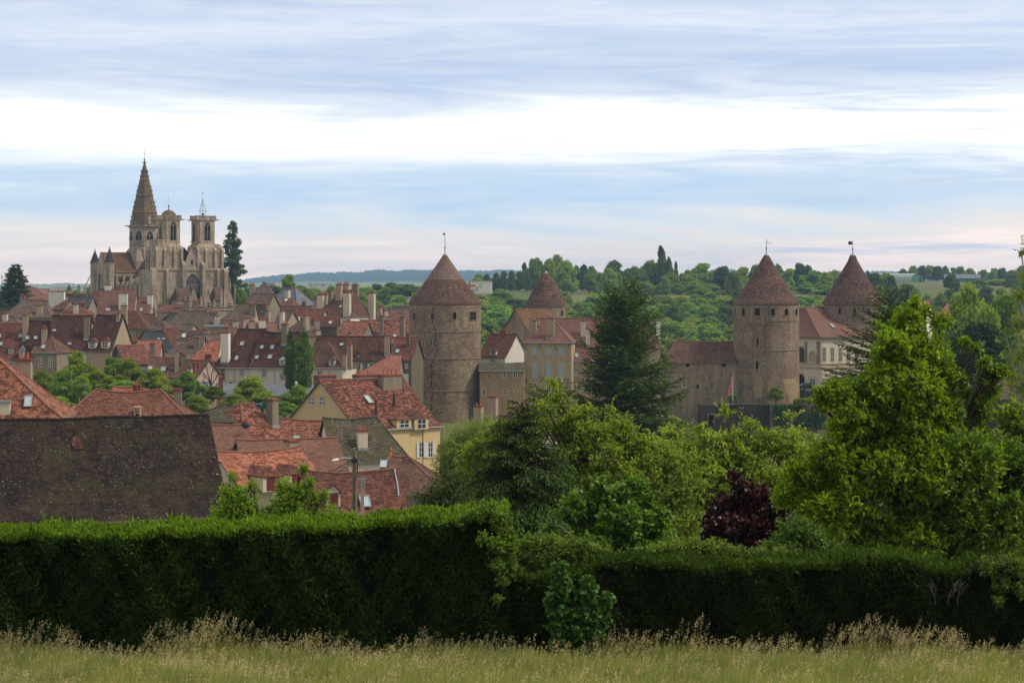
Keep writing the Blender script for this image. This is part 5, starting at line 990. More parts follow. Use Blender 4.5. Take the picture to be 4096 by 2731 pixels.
def crown_mesh(name,lobes,size,dens,mat,rng,asp=.75,sub=7,rough=.45,flat=.0):
    """lobes: (x,y,z,r). Each carries smaller clumps; leaves sit on the clumps' outer shells, so gaps and dark hollows stay"""
    Cs=[];As=[];Ns=[]; lb=np.array(lobes)
    for x,y,z,r in lobes:
        d=rdir(sub,rng); d[:,2]=np.abs(d[:,2])*.9-.25; d=unit(d)
        subs=[(np.array([x,y,z]),r*.72)]+[(np.array([x,y,z])+dd*r*rng.uniform(.45,.75),r*rng.uniform(.32,.52)) for dd in d]
        for c,rr in subs:
            n=int(dens*rr*rr*4); n=max(n,6); u=rdir(n,rng); rad=rr*rng.uniform(.72,1.06,n)[:,None]
            p=c+u*rad*np.array([1,1,.85]); keep=(u[:,2]>-.55)|(rng.random(n)<.4); p=p[keep]; u=u[keep]
            Cs.append(p); Ns.append(u+rdir(len(p),rng)*rough+np.array([0,0,.35])); a=rdir(len(p),rng)+u*.35+np.array([0,0,-.15]); As.append(a)
    C=np.concatenate(Cs);A=np.concatenate(As);N=np.concatenate(Ns); n=len(C); sz=size*rng.uniform(.65,1.35,n)
    V=leaf_arrays(C,A,N,sz,sz*asp); return np_mesh(name,V,quads(n),4,[mat])
def trunk_mb(h,r,limbs,rr,bend=.05):
    b=MB(); pts=[(0,0,-.6)]; rad=[r*1.35]
    for k in range(1,6): t=k/5; pts.append((rr.uniform(-bend,bend)*h*.4*t,rr.uniform(-bend,bend)*h*.4*t,h*t)); rad.append(r*(1-.62*t))
    b.tube(pts,rad,8)
    for (x,y,z,q) in limbs:
        t=min(.95,max(.25,(z-q*.8)/h*.55)); s=Vector(pts[0]).lerp(Vector(pts[-1]),t); e=Vector((x,y,z)); m=s.lerp(e,.5)+Vector((0,0,-q*.15)); b.tube([s,m,e,e+Vector((rr.uniform(-.5,.5)*q,rr.uniform(-.5,.5)*q,q*.5))],[r*.5,r*.33,r*.2,r*.06],5)
    return b
def broad_proto(seed,kind,size=.42,mat='l_far',dens=26,shape='round'):
    """unit tree: height about 10, crown about 8 across"""
    rng=np.random.default_rng(seed); rr=random.Random(seed); lobes=[]
    n={'round':9,'tall':9,'wide':11}[shape]
    for i in range(n):
        t=(i+.5)/n; a=i*2.4+rr.random(); zz=lerp(1.7,8.4,t); rad=(3.0 if shape!='tall' else 2.1)*math.sin(math.pi*min(.98,(.34+.6*t)))*(1.15 if shape=='wide' else 1)*rr.uniform(.6,1.0)
        lobes.append((rad*math.cos(a),rad*math.sin(a),zz*(1.0 if shape!='wide' else .92),rr.uniform(1.5,2.3)))
    lobes.append((rr.uniform(-.4,.4),rr.uniform(-.4,.4),8.3,1.7)); lobes.append((0,0,5.0,2.8)); lobes.append((0,0,2.6,2.4))
    return crown_mesh('crown',lobes,size,dens,M[mat],rng),trunk_mb(6.5,.26,lobes[::2],rr).mesh('trunk',[M['bark']])
def conif_proto(seed,mat='l_conif',size=.5,n=2600,R_=2.2):
    rng=np.random.default_rng(seed); t=rng.random(n)**.75; z=1.0+9.0*(1-t); ph=rng.random(n)*2*math.pi
    lev=np.sin(z*3.9+3*np.sin(ph*2))*.18; r=R_*t*(.82+lev)*rng.uniform(.55,1.08,n)+.06
    C=np.stack([r*np.cos(ph),r*np.sin(ph),z-.25*r],1); out=np.stack([np.cos(ph),np.sin(ph),-.25+0*ph],1)
    V=leaf_arrays(C,out+rdir(n,rng)*.45,np.array([0,0,1.])+rdir(n,rng)*.4,size*rng.uniform(.7,1.3,n),size*.5)
    b=MB(); b.tube([(0,0,-.5),(0,0,5),(0,0,9.9)],[.2,.12,.02],6); return np_mesh('crown',V,quads(n),4,[M[mat]]),b.mesh('trunk',[M['bark']])
def poplar_proto(seed,mat='l_poplar',size=.34,n=4200,lean=0.):
    rng=np.random.default_rng(seed); z=rng.random(n)*9.2+.8; ph=rng.random(n)*2*math.pi; t=(z-.8)/9.2
    r=1.25*np.minimum(1,np.sin(np.pi*np.clip(t*.82+.14,0,1))*1.15)*(.72+.3*np.sin(z*2.3+2*np.sin(ph))*.6)*rng.uniform(.55,1.1,n)
    C=np.stack([r*np.cos(ph)+lean*t*t*2,r*np.sin(ph),z],1); out=np.stack([np.cos(ph)*.6,np.sin(ph)*.6,.6+0*ph],1)
    V=leaf_arrays(C,out+rdir(n,rng)*.6,np.stack([np.cos(ph),np.sin(ph),.4+0*ph],1)+rdir(n,rng)*.5,size*rng.uniform(.7,1.3,n),size*.7)
    b=MB(); b.tube([(0,0,-.5),(lean*.5,0,5),(lean*2,0,9.9)],[.22,.12,.02],6); return np_mesh('crown',V,quads(n),4,[M[mat]]),b.mesh('trunk',[M['bark']])
PRO={}
for i in range(5): PRO['f%d'%i]=broad_proto(20+i,'b',.5,'l_far',40,('round','wide','tall','round','wide')[i])
for i in range(2): PRO['k%d'%i]=broad_proto(40+i,'b',.5,'l_fard',40,('round','tall')[i])
for i in range(4): PRO['t%d'%i]=broad_proto(60+i,'b',.36,'l_town',70,('round','wide','round','tall')[i])
PRO['r0']=broad_proto(71,'b',.36,'l_dark',80,'round')
PRO['c0']=conif_proto(5); PRO['c1']=conif_proto(6,R_=2.9); PRO['p0']=poplar_proto(7); PRO['p1']=poplar_proto(8,lean=-.35)
def plant(kind,name,label,cat,x,y,zbase,H,Wd,group=None,rz=None):
    """a tree from a prototype's crown and trunk meshes, scaled to its height and width"""
    cr,tr=PRO[kind]; o=empty(name,(x,y,zbase),RR.uniform(0,6.28) if rz is None else rz); tag(o,label,cat,group)
    w={'c':4.4,'p':2.4}.get(kind[0],8.2)
    if kind=='c1': w=5.8
    s=H/10.2; sx=Wd/w; o.scale=(sx,sx,s); obj('crown',cr,o); obj('trunk',tr,o); return o
def at(kind,name,label,cat,reg,X,ytop,W,Y,ybot=None,group=None,rz=None):
    p=PR(reg,X,ytop,Y); zb=T(p.x,Y)-.3 if ybot is None else (HY-FY(reg,ybot))/F*Y; H=max(2.5,p.z-zb); Wm=W/REG[reg][2]/F*Y*(1.2 if kind[0]=='t' else 1.06)
    return plant(kind,name,label,cat,p.x,Y,zb,H,Wm,group,rz)
Z5='z'; REG['z']=(1900,980,2.352)
# crest of the slope behind the castle
cr=[(40,262,120,'f1',1400),(110,270,90,'k0',1350),(200,258,95,'k0',1180),(270,235,95,'k1',1170),(345,240,95,'k0',1175),(420,238,100,'k1',1160),(490,250,95,'k0',1150),(465,150,70,'k1',1210),(560,108,210,'f0',1200),(690,125,190,'f3',1190),(775,88,170,'f2',1200),(855,125,240,'f1',1120),(960,180,110,'f0',1210),(1025,180,120,'k0',1200),(1110,195,110,'f2',1210),(1080,240,150,'f3',1130),(1310,140,210,'k0',1190),(1265,212,190,'f3',1100),(1180,260,120,'f2',1140),(1350,250,120,'f0',1130),(1440,210,150,'f0',1190),(1500,185,170,'f1',1190),(1640,132,250,'f0',1150),(1715,160,170,'k0',1140),(1850,248,180,'f1',1120),(1960,262,150,'f3',1130),(1790,290,110,'f2',1090),(2120,168,230,'f2',1150),(2060,260,130,'f0',1120),(2250,235,140,'f3',1150),(2330,275,120,'k0',1150),(1430,330,160,'f1',1060),(1500,380,140,'f3',1050),(1640,400,120,'k0',1040),(30,440,0,'f0',0)]
for X,yt,w,kd,Y in cr:
    if w: at(kd,'broadleaf_tree','dark leaved tree on the crest of the wooded slope' if kd[0]=='k' else 'green tree on the crest of the wooded slope','tree','z',X,yt,w,Y,group='trees on the crest behind the castle')
at('p1','poplar_tree','tallest of the three leaning poplars on the skyline','tree','z',1775,8,95,1130,rz=0); at('p1','poplar_tree','middle poplar of the skyline trio, half as tall','tree','z',1842,112,62,1130,rz=0); at('p0','poplar_tree','thin rightmost poplar of the skyline trio','tree','z',1890,153,42,1130,rz=0)
for X,yt,w,kd,Y in [(720,300,150,'k0',1100),(800,330,130,'f0',1050),(860,308,140,'f2',1150),(960,282,130,'f0',1160),(1030,330,130,'f3',1100),(1125,278,130,'f1',1180),(1200,320,130,'f2',1120),(1290,276,120,'k0',1190),(1350,285,90,'k1',1190),(1400,328,170,'f0',1130),(1490,345,120,'f3',1100),(1540,332,120,'f1',1150),(1640,345,130,'f0',1150),(1790,330,100,'c1',1150),(1830,352,170,'k0',1080),(1920,345,160,'f1',1100),(1965,362,90,'k1',1060),(1880,440,150,'f3',950),(1960,460,120,'k0',900)]:
    at(kd,'broadleaf_tree' if kd[0]!='c' else 'conifer_tree','dark leaved tree on the crest of the wooded slope' if kd[0] in'kc' else 'green tree on the crest of the wooded slope','tree','d',X,yt,w,Y,group='trees on the crest behind the castle')
for X,yt,w,kd,Y in [(860,255,90,'f0',1560),(950,228,120,'f1',1560),(1020,232,90,'k0',1560),(1085,226,120,'f0',1570),(1150,232,130,'k1',1550),(1215,235,80,'k0',1580),(1290,250,90,'f2',1570),(1335,240,120,'f3',1560),(1420,252,110,'f0',1570)]:
    at(kd,'broadleaf_tree','tree in the copse behind the green hangar','tree','f',X,yt,w,Y,group='copse behind the hangar')
for X,yt,w,kd,Y in [(1265,298,130,'k0',1150),(1310,360,90,'k1',1120),(900,385,190,'k0',1020),(960,420,120,'f3',1000),(770,400,130,'k0',960),(820,425,60,'c0',900),(710,415,150,'f0',950),(1060,455,160,'f1',900),(1180,450,190,'f0',880),(1530,268,110,'f3',1650),(1620,250,100,'f0',1600),(1690,252,110,'k0',1600),(1780,265,160,'f1',1550),(1860,228,110,'f0',1400),(1500,350,160,'f3',1200),(1640,345,220,'f1',1250),(1760,350,160,'k0',1200),(1850,330,150,'f0',1100),(1560,400,170,'k1',1000),(1700,420,170,'f2',950),(1830,420,170,'f1',950),(1250,430,110,'k0',1000)]:
    at(kd,'broadleaf_tree' if kd[0]!='c' else 'conifer_tree','tree in the hedgerows around the fields at right','tree','f',X,yt,w,Y,group='hedgerow trees at right')
rr=random.Random(31)
for Y,hh in ((1215,9),(1140,8),(1100,7)):
    px=1905+rr.uniform(0,40)
    while px<3560:
        yy=Y+rr.uniform(-15,15); x=(px-CX)/F*yy; w=rr.uniform(8,13)
        if Y>1200 or px>2560: plant(rr.choice(['f0','f1','f3','f4','k0']),'broadleaf_tree','green tree on the crest of the wooded slope','tree',x,yy,T(x,yy)-.3,hh*rr.uniform(.75,1.3),w,'trees on the crest behind the castle')
        px+=w*.95/yy*F
# wooded slope, row behind row
rr=random.Random(12); nfill=0
for Y,h0,h1 in ((995,6,8.5),(950,8,11),(905,9,13),(860,9,14),(815,10,14),(770,10,14),(725,10,14),(680,10,14),(640,10,14)):
    px=1890+rr.uniform(0,60)
    while px<3560:
        yy=Y+rr.uniform(-18,18); x=(px-CX)/F*yy; w=rr.uniform(10,17)
        skip=(Y>900 and 2040<px<2480 and Y>960) or (px>3330 and Y>860 and rr.random()<.5)
        if not skip:
            h=rr.uniform(h0,h1); k=rr.choice(['f0','f1','f2','f3','f4','f0','f1','f3','k0']); plant(k,'broadleaf_tree','leafy tree in the wooded valley side behind the castle','tree',x,yy,T(x,yy)-.3,h,w,'trees of the wooded valley side'); nfill+=1
        px+=w*.62/yy*F
for Y,h in ((1080,7),(1010,8),(930,9),(860,8)):
    px=1010+rr.uniform(0,60)
    while px<1900:
        yy=Y+rr.uniform(-20,20); x=(px-CX)/F*yy; w=rr.uniform(8,12); plant(rr.choice(['f0','f1','f2','f3','f4','k0']),'broadleaf_tree','leafy tree in the green belt beyond the town roofs','tree',x,yy,T(x,yy)-.3,h*rr.uniform(.75,1.1),w,'trees of the green belt beyond the town'); px+=w*.8/yy*F
for X,yt,w,kd,Y in [(810,225,60,'f0',1100),(860,190,80,'f1',1050),(860,240,90,'f3',980),(720,250,120,'f0',1000),(620,250,110,'f1',980),(420,265,80,'f0',900),(650,205,60,'c1',1500),(742,200,40,'c1',1400)]:
    at(kd,'conifer_tree' if kd[0]=='c' else 'broadleaf_tree','small tree on the plateau left of the church','tree','a',X,yt,w,Y,group='trees left of the church')
# named trees around the church and town
def named(kd,nm,label,*a,**k): return at(kd,nm,label,'tree',*a,**k)
named('t1','broadleaf_tree','broad light green tree rising behind the slate blue roof','b',605,105,270,720)
named('f3','broadleaf_tree','smaller tree tucked right of the broad one by the slate roof','b',770,235,150,730)
named('f0','broadleaf_tree','pale green tree at the foot of the giant sequoia','a',2260,225,120,760)
named('f1','broadleaf_tree','second tree at the sequoia foot, near the church','a',2300,260,110,740)
# giant sequoia beside the church: upright limbs carrying round tufts
rng=np.random.default_rng(77); sx0=PR('o',930,1175,795); lob=[]; H=(1175-882)/F*795; rr=random.Random(4)
for i in range(150):
    t=rr.random()**.9; z=2+(H-2.6)*t; w=4.3*(1-t**1.7)**.85+.5; a=rr.uniform(0,6.28); r=w*rr.uniform(.25,.95); lob.append((r*math.cos(a),r*math.sin(a),z,rr.uniform(.7,1.35)*(1.15-.5*t)))
o=empty('sequoia_tree',(sx0.x,795,T(sx0.x,795)-1)); dz=sx0.z-(T(sx0.x,795)-1); tag(o,'tall dark giant sequoia standing right of the church','tree'); obj('crown',crown_mesh('crown',[(x,y,z+dz,r) for x,y,z,r in lob],.42,34,M['l_conif'],rng,sub=4),o); b=trunk_mb(H+dz-1,.55,[(x,y,z+dz,r) for x,y,z,r in lob[::3]],rr,.02); b.build('trunk',M['bark'],o)
# ======== conifers with whorled branches
def whorled(name,label,Y,px,ptop,pbase,wpx,mat,needle=(.30,.08),levels=30,per=7,droop=.35,tw=.5,seed=1,power=.75,cones=0,up=.2,tops=1,step=.16,zbase=None,cat='tree',holes=0.,lean=0,hang=0.,jz=.5):
    rng=np.random.default_rng(seed); rr=random.Random(seed); top=P(px,ptop,Y); zb=T(top.x,Y)-.2 if zbase is None else zbase; H=top.z-zb; Hv=(pbase-ptop)/F*Y; R0=wpx/F*Y/2
    o=empty(name,(top.x,Y,zb)); tag(o,label,cat); C=[];A=[];N=[];wood=MB(); wood.tube([(0,0,-.5),(lean*.5,0,H*.5),(lean,0,H)],[H*.018+.05,H*.011+.02,.012],8); cn=[]
    for l in range(levels):
        t=(l+.3)/levels; z=H-Hv*t; Lb=R0*(t**power)*1.0+.12*R0
        for k in range(per if t>.08 else 4):
            if rr.random()<holes: continue
            a=rr.uniform(0,6.28); L=Lb*rr.uniform(.55,1.15); zz=z+rr.uniform(-jz,jz)*Hv/levels; n=max(3,int(L/step)); d=np.array([math.cos(a),math.sin(a),0.]); upk=up*(1-t)*1.6; pts=[]
            for i in range(n+1):
                s=i/n; pts.append(np.array([lean*(zz/H),0,zz])+d*L*s+np.array([0,0,L*(upk*s-droop*s*s+.12*s**4)]))
            wood.tube([tuple(p) for p in pts[::max(1,n//3)]],[.02+.006*L]+[.008]*(len(pts[::max(1,n//3)])-1),4)
            for i in range(1,n+1):
                s=i/n; dirn=pts[i]-pts[i-1]; dirn/=np.linalg.norm(dirn)+1e-9; side=np.cross(dirn,[0,0,1.]); Lt=tw*(.35+.65*math.sin(math.pi*min(1,.15+.85*s)))*L*.42+needle[0]*.5
                for sg in (-1,1):
                    td=dirn*.75+side*sg*.8+np.array([0,0,-.28*rr.random()-hang*rr.random()]); td/=np.linalg.norm(td); m=max(1,int(Lt/(needle[0]*.55)))
                    for j in range(m): C.append(pts[i]+td*Lt*j/m); A.append(td+rng.normal(size=3)*.22+np.array([0,0,-.12])); N.append(np.array([0,0,1.])+rng.normal(size=3)*.5)
                C.append(pts[i]); A.append(dirn+rng.normal(size=3)*.15); N.append(np.array([0,0,1.])+rng.normal(size=3)*.3)
            if cones and rr.random()<cones: cn.append(pts[-2]+np.array([0,0,-.03]))
    C=np.array(C);A=np.array(A);N=np.array(N); n=len(C); V=leaf_arrays(C,A,N,needle[0]*rng.uniform(.7,1.3,n),needle[1]*rng.uniform(.8,1.3,n),fold=.35)
    foliage('needles',V,[M[mat]],o); wood.build('trunk',M['bark'],o)
    for i,c in enumerate(cn[:60]):
        b=MB(); b.lathe([(0,0),(.018,-.012),(.026,-.05),(.018,-.10),(0,-.125)],7); b.build('cone',M['cone'],o,tuple(c))
    return o
whorled('conifer_tree','dark conifer on the skyline at the far left edge',640,62,1062,1215,125,'l_conif',needle=(.95,.45),levels=24,per=10,droop=.25,tw=.8,seed=3,step=.6)
whorled('conifer_tree','largest dark conifer, rising in front of the mansion and the stone range',232,2510,1150,1790,415,'l_conif',needle=(.42,.17),levels=30,per=11,droop=.12,up=.6,tw=.95,seed=5,step=.34,power=.6,zbase=-19)
whorled('cedar_tree','dark spreading cedar below the mansion windows',258,2215,1545,1760,330,'l_conif',needle=(.42,.16),levels=9,per=11,droop=.06,tw=.7,seed=9,step=.4,power=.45,zbase=-20,holes=.1)
whorled('fir_tree','dark fir reaching out from behind the oak top with level branches',118,3560,1172,1740,560,'l_spruce2',needle=(.20,.075),levels=24,per=9,droop=.22,up=.5,tw=.55,seed=6,step=.2,power=.8,zbase=-14)
whorled('spruce_tree','dark spruce hung with brown cones above the hedge end',60,2085,1615,2280,690,'l_spruce',needle=(.10,.042),levels=44,per=9,droop=.7,up=.62,tw=.75,seed=8,step=.085,power=.95,cones=.22,holes=.12,hang=.7,jz=1.3)
whorled('spruce_tree','small second spruce at the left foot of the coned spruce',58,1800,1900,2180,420,'l_spruce',needle=(.10,.036),levels=16,per=8,droop=.35,up=.5,tw=.6,seed=10,step=.09,power=.7,hang=1.4,jz=1.4)
# ======== park trees among the roofs, poplars
REG['A']=REG['a']; REG['B']=REG['b']
for kd,label,reg,X,yt,w,Y,yb in [
 ('t0','bushy green tree in front of the small grey house','a',395,985,200,385,1290),('t1','tallest park tree, its crown before the tan gable','a',735,822,330,378,1330),
 ('t2','tree filling the left of the park below the two white windows','a',600,985,290,372,1400),('t3','yellower slender tree in the middle of the park','a',765,1045,200,360,1300),
 ('t0','broad park tree right of the tallest one','a',1075,865,300,380,1260),('t1','park tree before the plain red cottage','a',1225,895,270,376,1240),
 ('t2','lower park tree under the two bright skylights','a',1450,980,280,372,1260),('t0','park tree deep in the shade behind the hip roof','a',930,1000,320,368,1300),('t3','shaded tree low between park crowns','a',1180,1090,300,366,1300),
 ('t1','round park tree beside the whitish pointed gable','a',1755,1015,290,378,1330),('t2','low round bush tree right of the isolated chimney','a',1850,1245,300,340,1480),('t0','rounded tree before the cream walled house','b',245,1048,300,385,1340),
 ('t3','full green tree left of the poplars foot','b',350,1205,300,372,1400),('t1','light green tree between the poplars and the yellow gable','b',680,1150,330,360,1440),('t2','green mound of foliage behind the blue tarpaulin','b',90,1225,260,350,1420),('t0','light shrub pushing up left of the yellow gable','b',560,1300,220,345,1450),('k0','dark clipped tree near the grey shed','a',2010,1165,230,385,1300),('t2','small tree under the mottled roof at far left of park','a',560,1250,260,330,1450),('t0','low leafy tree behind the brown hip roof ridge','a',480,1290,200,320,1450)]:
    named(kd,'park_tree',label,reg,X,yt,w,Y,ybot=yb)
named('p0','poplar_tree','left poplar of the pair by the cream house','b',617,640,122,392,ybot=1240); named('p0','poplar_tree','right poplar of the pair, wider at its foot','b',742,645,175,390,ybot=1230,rz=2.2)
named('r0','broadleaf_tree','dense dark round tree with a bare trunk by the boundary wall','f',1465,715,560,300,ybot=1300)
named('t1','broadleaf_tree','large green tree behind the dense dark round one','f',1420,370,520,400); named('t2','broadleaf_tree','bright topped tree near the right edge of the fields','f',1700,420,430,395); named('t3','broadleaf_tree','tree squeezed between the two tall right hand crowns','f',1560,480,330,390)
named('t2','shrub','round bush hiding the palace corner','d',1545,1118,190,470,ybot=1235); named('t0','shrub','bush growing against the foot of the front round tower','d',1112,1185,115,458,ybot=1310); named('t1','shrub','little bush at the flagpole foot','d',800,1272,70,459,ybot=1320)
named('t2','shrub','dark bush before the boundary wall at right','f',1635,1265,90,325,ybot=1390); named('t3','shrub','greyish bush low by the terrace wall at right','f',1590,1390,150,318,ybot=1560)
for kd,label,X,yt,w,Y,yb in [('t1','leafy tree at the great tower foot beside the lamp mast',1790,1755,150,400,1900),('t2','bush between the yellow house and the great tower',1745,1800,110,385,1900),('k0','dark bush at the corner of the great tower base',1900,1700,110,440,1800),('t1','tree below the stone range between conifer and rampart',2690,1660,180,430,1830),('t2','bushy tree under the blackened rampart',2830,1720,200,400,1850),('t0','tree in the dip right of the ivy rampart',3180,1700,220,400,1850)]:
    named(kd,'broadleaf_tree',label,'o',X,yt,w,Y,ybot=yb)
# bare tree by the whitish gable
b=MB(); rr=random.Random(2); p=PR('a',1985,1290,392); o=empty('bare_tree',tuple(p)); tag(o,'leafless tree before the cream walled house','tree'); k=392/F/2.352
def bt(s,e,r): b.tube([s,s.lerp(e,.5)+Vector((rr.uniform(-.2,.2),0,.1)),e],[r,r*.7,r*.35],5)
bt(Vector((0,0,-.8)),Vector((0,0,150*k)),.22)
for dx,dz,z0 in ((-45,330,150),(35,330,140),(-90,180,90),(90,190,80),(-110,130,60),(110,120,60),(-60,250,120),(70,260,130)):
    e=Vector((dx*k,rr.uniform(-.5,.5),dz*k)); bt(Vector((0,0,z0*k)),e,.12)
    for _ in range(4): bt(e*.8,e+Vector((rr.uniform(-.8,.8),rr.uniform(-.5,.5),rr.uniform(-.2,.9))),.04)
b.build('trunk',M['bark'],o)
# ivy curtains on the ramparts
def ivy(label,Y,quad,n,mat='l_ivy',sz=.3,dep=.35,name='ivy'):
    rng=np.random.default_rng(n); C=[]
    while len(C)<n:
        x,y=rng.random(2); X=lerp(lerp(quad[0][0],quad[1][0],x),lerp(quad[3][0],quad[2][0],x),y); Yp=lerp(lerp(quad[0][1],quad[1][1],x),lerp(quad[3][1],quad[2][1],x),y)
        if math.sin(X*.045)+math.sin(Yp*.03+X*.02)*.7+rng.normal()*.5+.75-y*.8>0: p=PR('d',X,Yp,Y-rng.random()*dep); C.append(tuple(p))
    C=np.array(C); c0=C.mean(0); V=leaf_arrays(C-c0,rdir(n,rng)+np.array([0,-.3,-.5]),rdir(n,rng)*.5+np.array([0,-1,.3]),sz*rng.uniform(.6,1.3,n),sz*.8)
    o=foliage(name,V,[M[mat]],None,None,tuple(c0)); tag(o,label,'ivy')
ivy('curtain of ivy hanging over the right rampart wall',458.8,[(1085,1330),(1480,1315),(1500,1500),(1095,1510)],9000,dep=.8)
ivy('thick ivy along the dark terrace wall under the car',477.6,[(1195,1210),(1330,1212),(1300,1300),(1190,1320)],3500,dep=.6)
ivy('bright creeper spilling over the top of the right rampart',457.5,[(1250,1285),(1440,1262),(1390,1320),(1230,1330)],2500,mat='l_town',dep=1.5)
# ======== near trees: lobes of twigs ending in leaf tufts
def lobe_tree(name,label,Y,lobes,leafL,leafW,mats,tufts=60,per=7,droop=0.,spread=1.,base=None,seed=1,bark='bark',trunk=True,stems=1,cat='tree',tuftr=.09,up=.35,inner=.4,mixf=None,twigl=.3,endp=.7,split=0):
    """lobes: (px, py, radius px, depth offset m, tuft factor)"""
    rng=np.random.default_rng(seed); rr=random.Random(seed); L3=[]
    for lb in lobes:
        px,py,rp,dy=lb[:4]; L3.append((P(px,py,Y+dy),rp/F*Y,lb[4] if len(lb)>4 else 1.))
    if split:
        N3=[]
        for c,r,fa in L3:
            if r<.25: N3.append((c,r,fa)); continue
            for k in range(split):
                u=rng.normal(size=3); u/=np.linalg.norm(u); u[1]=-abs(u[1])*.9 if k%3 else u[1]; N3.append((c+Vector(u*r*rng.uniform(.45,.95)),r*rng.uniform(.34,.58),fa))
            N3.append((c,r*.6,fa*.7))
        L3=N3
    bx=P(base[0],base[1],Y) if base else P(lobes[0][0],0,Y); zb=T(bx.x,Y)-.15; O=Vector((bx.x,Y,zb)); o=empty(name,tuple(O)); tag(o,label,cat)
    wood=MB(); top=max(l[0].z for l in L3)-zb
    C=[];A=[];N=[];MI=[]
    tk=[Vector((0,0,-.3)),Vector((rr.uniform(-.1,.1),rr.uniform(-.1,.1),top*.35)),Vector((0,0,top*.7))]
    if trunk: wood.tube(tk,[.035*top**.5*1.6+.03,.03*top**.5+.02,.015*top**.5],8)
    for (c,r,fa) in L3:
        c=c-O
        if not trunk: tk=[c+Vector((0,0,-.3)),c+Vector((0,0,-.2)),c+Vector((0,0,-.1))]
        s=tk[0].lerp(tk[2],min(.95,max(.1,(c.z*.55)/max(.1,top*.7)))); m=s.lerp(c,.55)+Vector((0,0,-r*.2)); wood.tube([s,m,c],[.05*min(1.2,r+.3),.032,.018] if trunk else [.012,.009,.006],6 if trunk else 4)
        cn=np.array(c); n=int(tufts*fa*max(.02,r*r)); 
        for i in range(n):
            u=rng.normal(size=3); u/=np.linalg.norm(u); 
            rad=r*(rng.uniform(.80,1.08) if rng.random()<.72 else rng.uniform(inner,.85)); lump=1+.16*math.sin(u[0]*7+seed+cn[0]*3)+.12*math.sin(u[2]*9+u[1]*5+seed)
            tip=cn+u*rad*lump*np.array([1,1,.9]); 
            if u[2]<-.75 and rng.random()<.5: continue
            tw=u*.8+np.array([0,0,up])+rng.normal(size=3)*.3; tw/=np.linalg.norm(tw); tl=twigl*rng.uniform(.5,1.2); st=tip-tw*tl
            if rng.random()<.5: wood.tube([tuple(cn+(st-cn)*.55),tuple(st),tuple(tip)],[.012,.007,.003],3)
            k=per+rng.integers(-2,3)
            for j in range(k):
                s_=rng.random()**endp; p=st+tw*tl*s_+rng.normal(size=3)*tuftr*.25; a=rng.normal(size=3)*spread+tw*1.0+np.array([0,0,-droop*1.6]); C.append(p); A.append(a)
                N.append(np.array([0,0,1.])*(1-droop*.5)+rng.normal(size=3)*.45+u*.35); MI.append(1 if (mixf and mixf(tip+np.array(O),rng)) else 0)
    C=np.array(C);A=np.array(A);N=np.array(N); n=len(C); V=leaf_arrays(C,A,N,leafL*rng.uniform(.65,1.25,n),leafW*rng.uniform(.7,1.2,n),fold=.22)
    foliage('foliage',V,[M[m] for m in mats],o,MI if len(mats)>1 else None); wood.build('trunk',M[bark],o); return o
oak=[(3655,1215,26,.1,1.5),(3640,1330,85,0,1.3),(3700,1240,30,.2,1.4),(3590,1290,30,.1,1.4),(3630,1265,42,.1,1.3),(3720,1420,120,.2),(3560,1460,130,-.2),(3480,1560,110,-.5),(3770,1580,120,0),(3650,1600,170,-.4),(3420,1690,110,-.8,1.1),(3560,1760,170,-.5),(3760,1780,190,-.6),(3880,1690,95,.3),(3960,1500,55,.2,1.1),(3905,1395,22,-.2,1.6),(3935,1440,26,-.2,1.5),(3860,1370,20,-.2,1.5),(3330,1540,26,-.9,1.6),(3395,1590,40,-.9,1.4),(3270,1600,22,-1,1.6),(4010,1480,22,.1,1.6),(3975,1560,40,.2,1.3),(3185,1880,40,-1.1,1.5),(3150,1990,45,-1.1,1.4),(3300,1860,150,-.7,1.1),(3450,1930,180,-.9),(3640,1960,200,-1),(3850,1960,210,-.8),(4040,1900,180,-.4),(3250,2010,130,-1,1.1),(3390,2110,150,-1.1),(3560,2130,160,-1.2),(3780,2140,180,-1.2),(3990,2130,180,-1),(4120,2000,200,-.3),(3200,1940,85,-1.1,1.2),(4100,1780,150,.2),(3310,1600,55,-.9,1.3),(3350,1720,70,-.9,1.2),(3580,1350,70,.2,1.1),(3760,1290,45,.3,1.1)]
lobe_tree('oak_tree','huge leafy oak filling the right foreground above the hedge',50,oak,.125,.062,['l_oak','l_oakd'],split=6,tufts=560,per=8,spread=.95,base=(3700,2300),seed=21,tuftr=.1,endp=.22,up=.3,mixf=lambda p,r: r.random()<(.62 if (p[0]-9.2+(-p[2]-4)*.25)>0 else .18),twigl=.26)  # backlit left and top put into leaf colour; darker leaves gather right and low
lobe_tree('cherry_tree','light green drooping leaved tree in front of the tallest conifer',72,[(2170,1640,60,0),(2240,1700,90,0),(2330,1640,50,0),(2230,1590,35,0,1.3),(2210,1525,28,0,1.4),(2340,1760,120,-.3),(2440,1720,110,0),(2540,1760,110,0),(2480,1840,130,-.4),(2620,1800,110,.3),(2380,1880,130,-.5),(2600,1920,140,-.4),(2070,1720,90,-.3,.8),(1950,1760,80,-.2,.8),(1880,1850,80,-.2,.7),(2000,1860,90,0,.7),(2700,1870,120,.2),(2270,1900,110,-.2),(2660,2010,150,-.3),(2440,1630,30,.1,1.2)],.135,.058,['l_cherry'],split=5,tufts=200,per=14,droop=.6,spread=.5,base=(2450,2100),seed=22,up=.25,twigl=.75,tuftr=.05,endp=1.)
